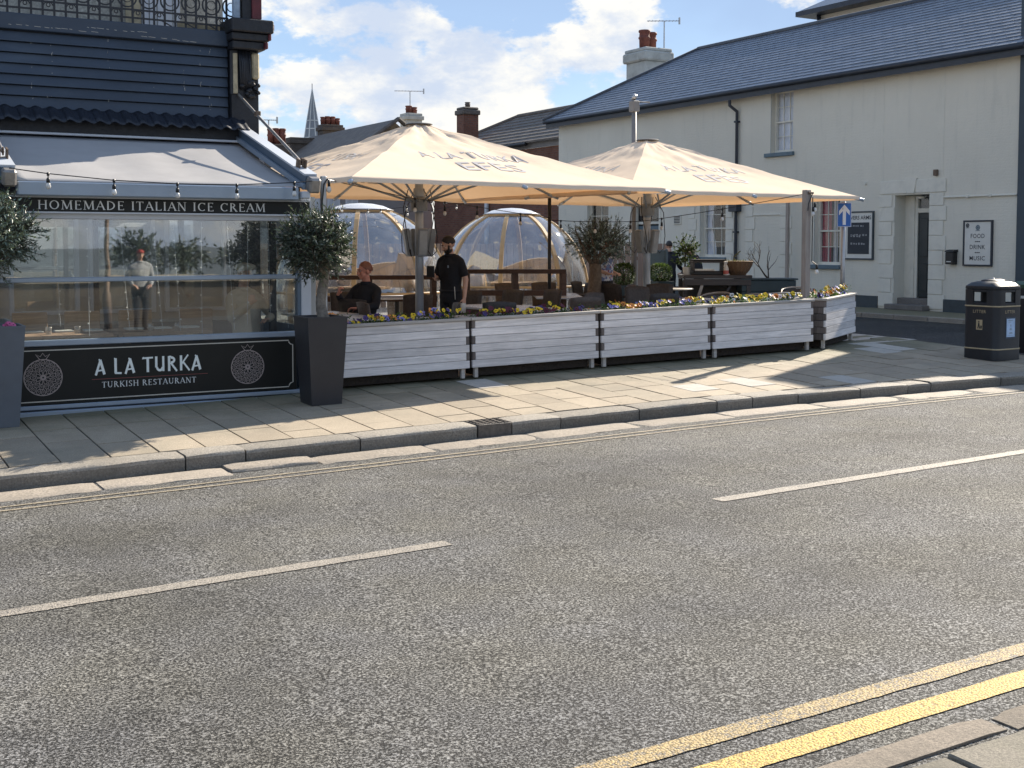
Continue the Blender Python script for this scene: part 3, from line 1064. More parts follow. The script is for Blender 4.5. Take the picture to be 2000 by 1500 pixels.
# wrought iron balustrade: three rails, posts, rings and scrolls
for z in (4.735, 4.835, 5.25):
    MB().bar((-0.5, 15.72, z), (4.88, 15.72, z), 0.018, 0.022).build('balustrade_rail', m_ironwork, building)
ring_b = MB()
n = 18
ring_b.loft([[(0.115 * math.cos(2 * PI * i / n) + q[0] * math.cos(2 * PI * i / n), q[1], 0.115 * math.sin(2 * PI * i / n) + q[0] * math.sin(2 * PI * i / n)) for q in ((.009, -.008), (.009, .008), (-.009, .008), (-.009, -.008))] for i in list(range(n)) + [0]], False)
ring_me = ring_b.mesh('iron_ring', m_ironwork)
sc = MB()
for sgn in (-1, 1):
    P = []
    for i in range(13):
        a = i / 12 * 4.6
        r = 0.05 * (1 - i / 16)
        P.append((sgn * (0.055 + r * math.cos(a) - .05), 0, 0.05 + r * math.sin(a) - 0.02))
    sc.tube(P, 0.007, 5)
scroll_me = sc.mesh('iron_scroll', m_ironwork)
bar_me = MB().box(-.012, .012, -.010, .010, 0, 0.66).mesh('iron_bar', m_ironwork)
wx = wloc(building)
for i in range(30):
    x = 1.0 + i * 0.133
    o = part('balustrade_bar', bar_me, building, Vector((x, 15.72, 4.665)) - wx)
    if i % 2 == 0:
        part('iron_scroll', scroll_me, building, Vector((x + .066, 15.72, 4.76)) - wx)
    if i % 2 == 1:
        part('iron_ring', ring_me, building, Vector((x + .066, 15.72, 4.98)) - wx)
        part('iron_ring', ring_me, building, Vector((x + .066, 15.715, 4.98)) - wx, (0, 0, 0), (0.5, 1, 0.5))
for i in range(3):
    MB().bar((4.0 + i * .3, 15.7, 4.735), (4.14 + i * .3, 15.7, 4.665), .012, .014).build('balustrade_brace', m_ironwork, building)
# row of curved tiles above the awning
def curved_tile(x):
    b = MB()
    rows = []
    for k in range(5):
        f = k / 4
        y = 15.66 - 0.30 * f
        z = 3.56 - 0.17 * f
        rows.append([(x + 0.178 * (j / 6) , y, z + 0.020 * math.sin(j / 6 * PI * 2) * (0.8 + .2 * f)) for j in range(7)])
    top = rows
    rings = []
    for r in top:
        rings.append(r + [(p[0], p[1], p[2] - 0.016) for p in reversed(r)])
    return b.loft(rings)


for i in range(27):
    curved_tile(0.36 + i * 0.173).build('roof_tile', m_navy_dark, building, True)
b = MB().box(-1, 4.99, 15.52, 15.70, 3.235, 3.40)
b.build('soffit', m_soot, building)
# ground floor face inside the glazed terrace: timber panels, white window frames and a counter
b = MB()
b.box(-4, 5.2, 16.6, 16.7, 0.15, 2.55)
b.build('inner_wall', m_int_wall, building)
for i in range(5):
    x0 = 0.3 + i * 0.98
    w = MB()
    w.box(x0, x0 + .05, 16.52, 16.6, 1.0, 2.35); w.box(x0 + .8, x0 + .85, 16.52, 16.6, 1.0, 2.35)
    w.box(x0 + .05, x0 + .8, 16.52, 16.6, 2.3, 2.35); w.box(x0 + .05, x0 + .8, 16.52, 16.6, 1.0, 1.05)
    wo = w.build('inner_window', m_whiteframe, building)
    MB().box(x0 + .05, x0 + .8, 16.56, 16.58, 1.05, 2.3).build('pane', m_glass, wo)
b = MB().box(-4, 4.9, 13.9, 16.6, 0.12, 0.19)
b.build('inner_floor', m_int_wood, building)

# glazed front terrace
terrace = thing('glazed_terrace', 'glass fronted dining terrace with blue grey aluminium rails under the awning', 'glass terrace', (3.4, 13.3, 0.14))
for nm, x0, x1, z0, z1, y0, m in (('rail', 1.2, 4.92, 1.515, 1.565, 13.27, m_alu), ('rail', 1.2, 4.92, 0.855, 0.915, 13.26, m_alu), ('base_rail', 1.2, 4.94, 0.20, 0.245, 13.25, m_alu), ('sill_rail', 1.2, 4.94, 0.125, 0.185, 13.22, m_alu), ('head_rail', 1.2, 5.0, 2.17, 2.235, 13.25, m_whiteframe)):
    MB().cbox(x0, x1, y0, 13.37, z0, z1, 0.008).build(nm, m, terrace)
MB().box(1.2, 4.93, 13.28, 13.36, 0.18, 0.21).build('track', m_soot, terrace)
MB().cbox(4.925, 5.045, 13.25, 13.36, 0.15, 2.5, 0.008).build('corner_post', m_whiteframe, terrace)
MB().cbox(5.05, 5.12, 13.30, 13.42, 0.17, 2.45, 0.006).build('side_post', m_int_wall, terrace)
MB().cbox(4.885, 4.925, 13.26, 13.36, 0.9, 2.17, 0.004).build('corner_post', m_alu_dark, terrace)
MB().box(1.2, 4.885, 13.31, 13.322, 1.565, 2.17).build('glass_pane', m_glass, terrace)
MB().box(1.2, 4.885, 13.31, 13.322, 0.915, 1.515).build('glass_pane', m_glass, terrace)
# glazed return side, with a post in it
MB().box(5.06, 5.072, 13.42, 15.6, 0.95, 2.2).build('side_pane', m_glass, terrace)
MB().box(5.05, 5.10, 13.42, 15.6, 0.15, 0.95).build('side_panel', m_alu_dark, terrace)
MB().cbox(4.97, 5.05, 14.45, 14.53, 0.2, 2.4, 0.005).build('inner_post', m_soot, terrace)
MB().cbox(3.1, 3.16, 15.55, 15.61, 0.2, 2.4, 0.005).build('inner_post', m_soot, terrace)
MB().box(-2, 1.195, 13.3, 13.36, 0.1, 2.3).build('end_panel', m_alu_dark, terrace)

# awning with its steel arms
awn = thing('awning', 'wide grey fabric awning with blue metal side beams over the glass terrace', 'awning', (3.4, 14.3, 2.4))
fx0, fx1 = 1.87, 4.92
rows = []
for k in range(15):
    f = k / 14
    y = 15.50 - 2.36 * f
    z = 3.20 - 0.645 * f - 0.03 * math.sin(PI * f)
    rows.append([(fx0 + (fx1 - fx0) * j / 24, y, z - 0.008 * math.sin(j * 0.9) * math.sin(PI * f)) for j in range(25)])
b = MB()
b.loft([r + [(p[0], p[1], p[2] - 0.004) for p in reversed(r)] for r in rows])
b.build('fabric', m_awning, awn, True)
MB().cbox(1.88, 4.97, 15.46, 15.52, 3.215, 3.245, 0.006).build('wall_bar', m_whiteframe, awn)
MB().cbox(1.88, 4.84, 13.06, 13.18, 2.40, 2.545, 0.012).build('front_box', m_alu, awn)
for sx, nm in ((5.0, 0), (1.80, 1)):
    b = MB()
    b.bar((sx, 15.55, 3.32), (sx, 13.12, 2.60), 0.13, 0.16)
    b.build('side_beam', m_alu_dark, awn)
    MB().bar((sx, 15.55, 3.412), (sx, 13.12, 2.692), 0.15, 0.022).build('beam_cover', m_whiteframe, awn)
    MB().bar((sx - .085, 15.53, 3.27), (sx - .085, 13.10, 2.55), 0.03, 0.06).build('fabric_guide', m_alu, awn)
    b = MB()
    M = Matrix.Translation((sx, 13.10, 2.595)) @ Matrix.Rotation(R(16.3), 4, 'X')
    b.cbox(-.068, .068, -.14, .0, -.085, .085, 0.022, M)
    b.build('end_cap', m_steel, awn)
    b = MB()
    M = Matrix.Translation((sx, 13.42, 2.80)) @ Matrix.Rotation(R(16.3), 4, 'X')
    b.box(-.045, -.03, -.06, .06, -.02, .09, M); b.box(.03, .045, -.06, .06, -.02, .09, M)
    b.lathe([(0.0, 0), (.045, 0), (.045, .012), (0, .012)], 12)
    b.v[-48:] = [tuple(M @ Matrix.Rotation(PI / 2, 4, 'Y') @ Vector((p[0] - .06, p[1], p[2] - .006))) for p in b.v[-48:]]
    b.build('bracket', m_rust, awn)
    rod = MB().tube([(sx - 0.03, 15.66, 3.87), (sx - .02, 14.9, 3.52), (sx, 13.42, 2.85)], 0.018, 8)
    rod.build('tie_rod', m_steel, awn)
    MB().cbox(sx - .045, sx + .015, 14.86, 14.95, 3.51, 3.57, .006).build('turnbuckle', m_rust, awn)
    MB().bar((sx - .05, 13.43, 2.8), (sx - .05, 13.36, 2.5), .02, .02).build('drip_arm', m_rust, awn)
MB().cbox(4.86, 4.96, 13.02, 13.2, 2.42, 2.50, 0.01).build('gutter_outlet', m_whiteframe, awn)

# fascia sign
fas = thing('fascia_sign', 'long black fascia sign reading HOMEMADE ITALIAN ICE CREAM in white capitals', 'sign', (3.4, 13.2, 2.3))
MB().cbox(1.3, 5.01, 13.20, 13.25, 2.245, 2.385, 0.004).build('board', m_sign_black, fas)
for z0, z1 in ((2.386, 2.402), (2.228, 2.244)):
    MB().box(1.28, 5.03, 13.185, 13.25, z0, z1).build('frame', m_whiteframe, fas)
MB().box(5.011, 5.03, 13.185, 13.25, 2.244, 2.386).build('frame', m_whiteframe, fas)
lettering('lettering', 'HOMEMADE ITALIAN ICE CREAM', GL, m_letter_grey, fas, (2.09, 13.1995, 2.268), (1, 0, 0), (0, 0, 1), 0.092, 2.40, (0, -1, 0), space=0.5, gap=0.14)

# restaurant panel sign
ps = thing('restaurant_sign', 'black sign panel below the glass lettered A LA TURKA between two pomegranate emblems', 'sign', (3.4, 13.27, 0.55))
MB().cbox(1.3, 4.86, 13.255, 13.30, 0.25, 0.85, 0.004).build('panel', m_sign_black, ps)
YS = 13.2545
# outline with notched corners
pts = []
x0, x1, z0, z1, r = 1.35, 4.815, 0.285, 0.815, 0.05
def notch(cx, cz, a0):
    return [(cx + r * math.cos(R(a0 - 90 * i / 5)), cz + r * math.sin(R(a0 - 90 * i / 5))) for i in range(6)]
pts = notch(x1, z1, 270)[0:] if False else []
pts += [(x0 + r, z0), (x1 - r, z0)] + [(x1 + r * math.cos(R(a)), z0 + r * math.sin(R(a))) for a in (180, 150, 120, 90)][1:] + [(x1, z1 - r)] + [(x1 + r * math.cos(R(a)), z1 + r * math.sin(R(a))) for a in (270, 240, 210, 180)][1:] + [(x0 + r, z1)]
b = MB()
def flat_line(b, pts, w, closed=False, y=YS, lift=0.0):
    P = [Vector(p) for p in pts]
    n = len(P)
    L, Rr = [], []
    for i in range(n):
        a = P[i - 1] if (i > 0 or closed) else P[i]
        c = P[(i + 1) % n] if (i < n - 1 or closed) else P[i]
        d = (c - a)
        d = d.normalized() if d.length > 1e-9 else Vector((1, 0))
        nn = Vector((-d.y, d.x)) * w / 2
        L.append(P[i] + nn); Rr.append(P[i] - nn)
    b0 = len(b.v)
    for i in range(n):
        b.v += [(L[i].x, y - lift, L[i].y), (Rr[i].x, y - lift, Rr[i].y)]
    for i in range(n if closed else n - 1):
        j = (i + 1) % n
        b.f.append((b0 + 2 * i, b0 + 2 * i + 1, b0 + 2 * j + 1, b0 + 2 * j)); b.m.append(b.mi)
flat_line(b, pts, 0.011)
b.build('border_line', m_line_pale, ps)
b = MB()
flat_line(b, [(2.60, 0.487), (3.83, 0.487)], 0.006)
b.build('red_line', m_line_red, ps)
lettering('lettering', 'A LA TURKA', GB, m_letter, ps, (2.625, YS, 0.535), (1, 0, 0), (0, 0, 1), 0.165, 1.14, (0, -1, 0), space=0.42, gap=0.09)
lettering('lettering', 'TURKISH RESTAURANT', GL, m_letter_grey, ps, (2.70, YS, 0.395), (1, 0, 0), (0, 0, 1), 0.062, 1.0, (0, -1, 0), space=0.45, gap=0.14)
for cx in (2.115, 4.285):
    cz, rr_ = 0.535, 0.187
    b = MB()
    circ = lambda r_, k=40: [(cx + r_ * math.cos(2 * PI * i / k), cz + r_ * math.sin(2 * PI * i / k)) for i in range(k)]
    flat_line(b, circ(rr_), 0.009, True)
    for ring, (rad, cnt, lr, wr) in enumerate(((0.152, 20, 0.028, 0.019), (0.098, 13, 0.028, 0.019), (0.05, 8, 0.024, 0.015))):
        for i in range(cnt):
            a = 2 * PI * i / cnt + ring * .2
            ca, sa = math.cos(a), math.sin(a)
            loop = []
            for k in range(10):
                q = 2 * PI * k / 10
                u, w = lr * math.cos(q), wr * math.sin(q) * (1 + 0.3 * math.cos(q))
                loop.append((cx + (rad + u) * ca - w * sa, cz + (rad + u) * sa + w * ca))
            flat_line(b, loop, 0.0055, True)
            if ring < 2:
                loop = [(cx + (rad + (p0 * .4)) * ca - (p1 * .4) * sa, cz + (rad + p0 * .4) * sa + p1 * .4 * ca) for p0, p1 in ((lr, 0), (0, wr), (-lr, 0), (0, -wr))]
                flat_line(b, loop, 0.004, True)
    flat_line(b, circ(0.02, 10), 0.02, True)
    flat_line(b, [(cx - .03, cz + rr_), (cx - .07, cz + rr_ + .055), (cx - .025, cz + rr_ + .03), (cx, cz + rr_ + .065), (cx + .025, cz + rr_ + .03), (cx + .07, cz + rr_ + .055), (cx + .03, cz + rr_)], 0.007)
    b.build('pomegranate_emblem', m_line_rose, ps)

# fairy light strings hanging inside the glass
rf = random.Random(9)
fl_x = [2.3, 2.62, 2.95, 3.3, 3.52, 3.83, 4.12, 4.36, 4.6, 4.78]
for i, x in enumerate(fl_x):
    o = thing('fairy_light_string', 'thin string of fairy lights inside the terrace glass, %s from the left' % ('first', 'second', 'third', 'fourth', 'fifth', 'sixth', 'seventh', 'eighth', 'ninth', 'last')[i], 'fairy lights', (x, 13.42, 2.15), 0, 'fairy light strings in the terrace window')
    zb = rf.uniform(0.92, 1.2)
    lean = rf.uniform(-.02, .1)
    b = MB().tube([(x, 13.42, 2.15), (x + lean * .5, 13.43, (2.15 + zb) / 2), (x + lean, 13.42, zb)], 0.0022, 4)
    b.build('wire', m_whiteframe, o)
    b = MB()
    for k in range(8):
        z = 2.1 - k * (2.1 - zb) / 8 - rf.uniform(0, .03)
        xx = x + lean * (2.15 - z) / (2.15 - zb)
        b.tube([(xx, 13.42, z), (xx + rf.choice((-1, 1)) * .016, 13.415, z - .004)], [0.005, 0.009], 5)
    tag(b.build('bulbs', m_bulbwhite, o), kind='stuff')
# festoon cable on the awning
def festoon(name, label, pts, bulb_at, drop=0.10, sag=0.0, size=1.0, group=None, rb=0.027):
    P = [Vector(p) for p in pts]
    o = thing(name, label, 'string lights', P[0], 0, group)
    # sagging cable through the points
    Q = []
    for i in range(len(P) - 1):
        for k in range(8):
            f = k / 8
            q = P[i].lerp(P[i + 1], f)
            q.z -= sag * 4 * f * (1 - f)
            Q.append(q)
    Q.append(P[-1])
    MB().tube(Q, 0.0055 * size, 5).build('cable', m_black, o)
    # cumulative length
    for f in bulb_at:
        q = Q[min(len(Q) - 1, int(f * (len(Q) - 1)))]
        b = MB()
        b.tube([q + Vector((0, 0, .008)), q - Vector((0, 0, drop * .5))], 0.006 * size, 6)
        b.tube([q - Vector((0, 0, drop * .45)), q - Vector((0, 0, drop * .6)), q - Vector((0, 0, drop))], [0.008 * size, 0.018 * size, 0.018 * size], 8)
        b.tube([q + Vector((0, 0, .012)), q - Vector((0, 0, .022))], 0.014 * size, 6)
        h = b.build('lamp_holder', m_black, o, True)
        bb = MB()
        bb.lathe([(0.010 * size, -drop + .004), (rb * .75 * size, -drop - .015 * size), (rb * size, -drop - .036 * size), (rb * .8 * size, -drop - .056 * size), (0.006, -drop - .066 * size)], 10, tuple(q))
        bb.build('bulb', m_bulbwhite if size < .9 else m_clearbulb, o, True)
    return o


m_clearbulb = paint('lamp_bulb', (0.66, 0.65, 0.62), 0.12, 0.25, 14)
festoon('festoon_lights', 'black festoon cable with clear bulbs strung along the awning front', [(1.79, 12.94, 2.66), (2.15, 12.92, 2.615), (2.79, 12.92, 2.565), (3.44, 12.92, 2.545), (4.08, 12.92, 2.55), (4.73, 12.92, 2.59), (5.0, 12.96, 2.62)], [1 / 6 + .005, 2 / 6 + .005, 3 / 6 + .005, 4 / 6 + .005, 5 / 6 + .005], 0.09)

# ---------------------------------------------------------------- the pub on the right
m_pub = mat_stucco('pub_render', (0.64, 0.62, 0.54), (0.33, 0.35, 0.33))
m_pub_trim = paint('pub_trim', (0.65, 0.635, 0.56), 0.6, 0.05, 4, 0.002, 40, dirt=(0.3, 0.32, 0.3), dirt_amt=0.25)
m_plinth = paint('plinth_paint', (0.035, 0.05, 0.06), 0.55, 0.2, 4, 0.004, 30)
m_teal = paint('teal_paint', (0.085, 0.135, 0.17), 0.5, 0.15, 4, 0.001)
m_fascia = paint('fascia_navy', (0.022, 0.03, 0.045), 0.45, 0.2, 4)
m_slate = paint('roof_slate', (0.12, 0.145, 0.185), 0.36, 0.10, 5, 0.004, 22, 0, 0.10, 0.55, dirt=(0.20, 0.21, 0.21), dirt_amt=0.3)
m_lead = paint('ridge_lead', (0.045, 0.052, 0.065), 0.5, 0.2, 4)
m_pane = mat_glass('window_pane', (0.985, 0.99, 0.99), 0.0, 0.01, 0.02)
m_curtain = paint('net_curtain', (0.56, 0.59, 0.66), 0.9, 0.08, 5)
m_curtain_red = mat_fabric('red_curtain', (0.34, 0.035, 0.065), (0.2, 0.03, 0.05), 0.2, 0.2, 0.002, 6)
m_door = paint('door_paint', (0.018, 0.026, 0.03), 0.35, 0.2, 3, 0.001)
m_step = mat_granite('step_stone', (0.16, 0.15, 0.14), 0.8, 0.004, 0.05)
m_brown = paint('terracotta', (0.17, 0.055, 0.038), 0.75, 0.25, 6, 0.003)
m_chim = paint('chimney_render', (0.44, 0.45, 0.42), 0.8, 0.15, 3, 0.004, 30, dirt=(0.2, 0.2, 0.19), dirt_amt=0.5)
m_metal = paint('galvanised', (0.42, 0.43, 0.44), 0.42, 0.12, 10, 0, 60, 0.7)

PX = 22.2
m_pilaster = paint('pilaster_blue', (0.028, 0.05, 0.072), 0.5, 0.12, 3)
pub = thing('pub', 'long pale rendered pub with a blue slate hipped roof and sash windows', 'building', (PX, 26.0, 0.37))
openings = [  # y0, y1, z0, z1, depth
    (23.72, 24.55, 4.29, 5.90, 0.16),
    (32.05, 33.26, 1.6, 3.22, 0.16),
    (29.33, 30.73, 0.40, 3.24, 0.22),
    (26.34, 27.45, 1.53, 3.15, 0.16),
    (22.03, 22.90, 1.38, 3.08, 0.16),
    (19.26, 20.28, 0.40, 3.04, 0.50),
]
ZB, ZT, YA, YB = 0.30, 5.90, 16.92, 35.0
ys = sorted({YA, YB} | {o_[0] for o_ in openings} | {o_[1] for o_ in openings})
zs = sorted({ZB, ZT} | {o_[2] for o_ in openings} | {o_[3] for o_ in openings})
b = MB()
for i in range(len(ys) - 1):
    for j in range(len(zs) - 1):
        yc, zc = (ys[i] + ys[i + 1]) / 2, (zs[j] + zs[j + 1]) / 2
        if any(o_[0] < yc < o_[1] and o_[2] < zc < o_[3] for o_ in openings):
            continue
        b.add([(PX, ys[i], zs[j]), (PX, ys[i + 1], zs[j]), (PX, ys[i + 1], zs[j + 1]), (PX, ys[i], zs[j + 1])], [(3, 2, 1, 0)])
for (y0, y1, z0, z1, d) in openings:
    b.add([(PX, y0, z0), (PX, y1, z0), (PX, y1, z1), (PX, y0, z1), (PX + d, y0, z0), (PX + d, y1, z0), (PX + d, y1, z1), (PX + d, y0, z1)], [(0, 1, 5, 4), (1, 2, 6, 5), (2, 3, 7, 6), (3, 0, 4, 7)])
# north end, back and far walls
b.add([(PX, YB, ZB), (PX + 7, YB, ZB), (PX + 7, YB, ZT), (PX, YB, ZT)], [(0, 1, 2, 3)])
b.add([(PX + 7, YA, ZB), (PX + 7, YB, ZB), (PX + 7, YB, ZT), (PX + 7, YA, ZT)], [(0, 1, 2, 3)])
b.build('wall', m_pub, pub)
MB().box(PX + 0.9, PX + 1.0, YA, YB, ZB, ZT).build('room_wall', m_dark_in, pub)
MB().box(PX - .035, PX - .002, 27.75, 29.25, 0.36, 0.66).build('plinth', m_plinth, pub)
for (a, c) in ((16.93, 18.80), (20.75, 24.05), (31.2, 34.9)):
    MB().box(PX - .035, PX - .002, a, c, 0.34, 0.66).build('plinth', m_plinth, pub)
# fine cracks and panel joints in the render
for yy, z0, z1 in ((20.66, 3.42, 5.86), (18.9, 3.4, 5.8), (34.55, 0.7, 5.86)):
    MB().box(PX - .006, PX - .001, yy - .008, yy + .008, z0, z1).build('render_joint', m_pub_trim, pub)


def sash_window(y0, y1, z0, z1, d, cols=3, curtain='full'):
    x = PX + d
    f = 0.055
    b = MB()
    b.box(x - .02, x + .06, y0, y0 + f, z0, z1); b.box(x - .02, x + .06, y1 - f, y1, z0, z1)
    b.box(x - .02, x + .06, y0 + f, y1 - f, z1 - f, z1); b.box(x - .02, x + .06, y0 + f, y1 - f, z0, z0 + f * 1.3)
    zm = (z0 + z1) / 2
    b.box(x - .01, x + .05, y0 + f, y1 - f, zm - .022, zm + .022)
    w = b.build('window', m_pub_trim, pub)
    for s, (za, zb) in enumerate(((zm + .022, z1 - f), (z0 + f * 1.3, zm - .022))):
        xs_ = x + (0.012 if s == 0 else 0.032)
        cw = (y1 - y0 - 2 * f) / cols
        for c in range(cols):
            for r_ in range(2):
                ya, yb2 = y0 + f + c * cw, y0 + f + (c + 1) * cw
                zz = (za + (zb - za) * r_ / 2, za + (zb - za) * (r_ + 1) / 2)
                MB().box(xs_, xs_ + .004, ya + .008, yb2 - .008, zz[0] + .008, zz[1] - .008).build('pane', m_pane, w)
        bb = MB()
        for c in range(1, cols):
            bb.box(xs_ - .012, xs_ + .014, y0 + f + c * cw - .009, y0 + f + c * cw + .009, za, zb)
        bb.box(xs_ - .010, xs_ + .012, y0 + f, y1 - f, (za + zb) / 2 - .009, (za + zb) / 2 + .009)
        bb.build('glazing_bar', m_pub_trim, w)
    # curtains
    def cloth(ya, yb2, m, x_=None, gather=0.0):
        rows = []
        for k in range(9):
            f_ = k / 8
            z = z1 - .03 - (z1 - z0 - .06) * f_
            g = gather * math.sin(PI * min(1, f_ * 1.25)) if gather else 0
            n = 26
            rows.append([((x_ or x + .075) + 0.010 * math.sin(j * 0.95 + math.sin(j * 2.3)), ya + (yb2 - ya - g) * j / n if gather >= 0 else yb2 - (yb2 - ya + g) * j / n, z) for j in range(n + 1)])
        c = MB()
        n = 27
        for r_ in rows:
            c.v += r_
        for k in range(8):
            for j in range(n - 1):
                c.f.append((k * n + j, k * n + j + 1, (k + 1) * n + j + 1, (k + 1) * n + j)); c.m.append(0)
        c.build('curtain', m, w, True)
    if curtain == 'full':
        cloth(y0 + .05, y1 - .05, m_curtain)
    elif curtain == 'pair':
        cloth(y0 + .05, y0 + .30, m_curtain, None, .10)
        cloth(y1 - .45, y1 - .05, m_curtain, None, -.2)
    elif curtain == 'red':
        cloth(y1 - .36, y1 - .06, m_curtain_red)
        cloth(y1 - .48, y1 - .34, m_curtain, x + .17)
    return w


w1 = sash_window(23.72, 24.55, 4.29, 5.90, .16, 3, 'full')
sash_window(32.05, 33.26, 1.6, 3.22, .16, 2, 'none')
sash_window(26.34, 27.45, 1.53, 3.15, .16, 3, 'pair')
sash_window(22.03, 22.90, 1.38, 3.08, .16, 3, 'red')
for y0, y1, z in ((23.66, 24.74, 4.29), (21.98, 23.04, 1.38), (26.28, 27.6, 1.53), (31.95, 33.3, 1.6)):
    MB().cbox(PX - .08, PX + .14, y0, y1, z - .105, z - .004, .008).build('sill', m_teal, pub)
# teal window reveal on the left side of each deep opening
for y1, z0, z1 in ((24.55, 4.29, 5.9), (22.9, 1.38, 3.08), (27.45, 1.53, 3.15)):
    MB().box(PX - .004, PX + .155, y1 + .002, y1 + .012, z0, z1).build('reveal', m_teal, pub)
# dark doorway beside the heaters
dz = MB().box(PX + .2, PX + .25, 29.36, 30.70, 0.40, 2.45)
dd = dz.build('side_door', m_teal, pub)
MB().box(PX + .19, PX + .25, 29.36, 30.70, 2.5, 2.58).build('transom', m_pub_trim, pub)
MB().box(PX + .21, PX + .23, 29.4, 30.66, 2.6, 3.2).build('pane', m_pane, pub)
for y in (30.72, 29.30):
    MB().cbox(PX - .02, PX + .2, y, y + .09, 0.40, 3.22, .006).build('door_post', m_pub_trim, pub)
# front door: reveal, step, transom light and panelled leaf
MB().box(PX + .40, PX + .45, 19.30, 19.92, 0.66, 2.62).build('door', m_door, pub)
door = bpy.data.objects['door']
for (za, zb) in ((0.8, 1.45), (1.6, 2.5)):
    for (ya, yb2) in ((19.36, 19.58), (19.64, 19.86)):
        MB().cbox(PX + .385, PX + .402, ya, yb2, za, zb, .007).build('door_panel', m_door, door)
MB().ell((PX + .375, 19.36, 1.5), (.03, .025, .025)).build('handle', m_metal, door, True)
for (ya, yb2) in ((19.92, 20.0), (19.262, 19.30)):
    MB().box(PX + .37, PX + .46, ya, yb2, 0.62, 3.03).build('door_frame', m_pub_trim, pub)
MB().box(PX + .37, PX + .46, 19.30, 19.92, 2.63, 2.73).build('transom', m_pub_trim, pub)
MB().box(PX + .42, PX + .43, 19.30, 19.92, 2.73, 3.03).build('pane', m_pane, pub)
MB().box(PX + .45, PX + .48, 19.262, 20.278, .4, 3.04).build('door_lining', m_dark_in, pub)
MB().box(PX + .35, PX + .47, 20.0, 20.278, .5, 3.03).build('door_lining', m_pub_trim, pub)
MB().cbox(PX - .25, PX + .12, 19.2, 20.34, .375, .50, .012).build('step', m_step, pub)
MB().cbox(PX + .122, PX + .44, 19.262, 20.276, .40, .64, .01).build('step', m_step, pub)
lm = MB().lathe([(.02, 0), (.1, -.02), (.12, -.06), (.02, -.08)], 12, (PX + .28, 19.75, 3.02))
lm.build('porch_light', m_bulbwhite, pub, True)


def quoins(y0, y1, z0, z1, h=0.335, long_short=True):
    z, k = z0, 0
    while z < z1 - .1:
        zt = min(z + h, z1)
        e = 0.0
        if long_short and k % 2:
            e = 0.075
        MB().cbox(PX - .022, PX - .001, y0 + e, y1, z + .006, zt - .006, .006).build('quoin', m_pub_trim, pub)
        z, k = zt, k + 1


quoins(20.285, 20.74, 0.42, 3.06)
quoins(18.78, 19.255, 0.42, 3.06)
quoins(25.98, 26.33, 0.95, 3.12)
quoins(27.62, 27.98, 0.95, 3.12)
quoins(23.72, 24.15, 0.95, 2.9)
quoins(25.14, 25.5, 0.95, 2.9)
# flat arch over the door
for (ya, yb2, s) in ((18.80, 19.66, .05), (19.93, 20.72, -.05)):
    MB().cbox(PX - .025, PX - .001, ya, yb2, 3.075, 3.38, .006).build('lintel_block', m_pub_trim, pub)
k0 = MB().prism([(19.69, 3.075), (19.90, 3.075), (19.97, 3.42), (19.62, 3.42)], lambda u, v: (PX - .04, u, v), lambda u, v: (PX - .001, u, v))
k0.build('keystone', m_pub_trim, pub)
MB().cbox(PX - .03, PX - .001, 24.10, 25.2, 2.66, 2.70, .006).build('blind_window_head', m_pub_trim, pub)
MB().box(PX - .004, PX - .001, 24.155, 25.13, 0.95, 2.655).build('blind_window', m_pub, pub)
# wall vent
v_ = MB().cbox(PX - .03, PX - .001, 28.32, 28.66, 2.47, 2.76, .006).build('vent', m_pub_trim, pub)
for k in range(5):
    MB().box(PX - .04, PX - .031, 28.36, 28.62, 2.51 + k * .045, 2.535 + k * .045).build('vent_slat', m_plinth, v_)
# rainwater pipe with hopper
b = MB()
b.tube([(PX - .26, 25.92, 5.86), (PX - .26, 25.92, 5.66), (PX - .07, 25.84, 5.5), (PX - .07, 25.84, 0.42)], .045, 9)
b.build('downpipe', m_fascia, pub, 'auto')
MB().cbox(PX - .2, PX - .005, 25.68, 26.02, 2.78, 3.03, .012).build('hopper', m_fascia, pub)
for z in (5.2, 4.0, 2.2, 1.2):
    MB().cbox(PX - .125, PX - .001, 25.775, 25.905, z, z + .05, .005).build('pipe_clip', m_fascia, pub)
# horizontal conduit right of the door
MB().tube([(PX - .03, 18.84, 2.95), (PX - .03, 16.93, 2.945)], .022, 8).build('conduit', m_pub_trim, pub)
for y in (18.2, 17.6):
    MB().cbox(PX - .06, PX - .002, y - .03, y + .03, 2.915, 2.98, .006).build('conduit_clip', m_pub_trim, pub)
MB().tube([(PX - .005, 21.2, 3.35), (PX - .04, 21.2, 3.35)], .035, 8).build('sensor', m_pub_trim, pub)
MB().cbox(PX - .08, PX - .002, 19.02, 19.12, 3.44, 3.58, .01).build('lamp_bracket', m_rust, pub)
# eaves
MB().box(PX - .30, PX - .28, 16.6, 35.35, 5.80, 6.03).build('fascia', m_fascia, pub)
MB().box(PX - .28, PX + .0, 16.6, 35.33, 5.90, 5.93).build('soffit', m_fascia, pub)
g = MB()
g.tube([(PX - .35, 16.6, 6.0), (PX - .35, 35.4, 6.0)], .06, 8)
g.build('gutter', m_fascia, pub, True)
MB().box(PX - .27, PX + 6.9, 35.02, 35.34, 5.88, 6.03).build('fascia', m_fascia, pub)
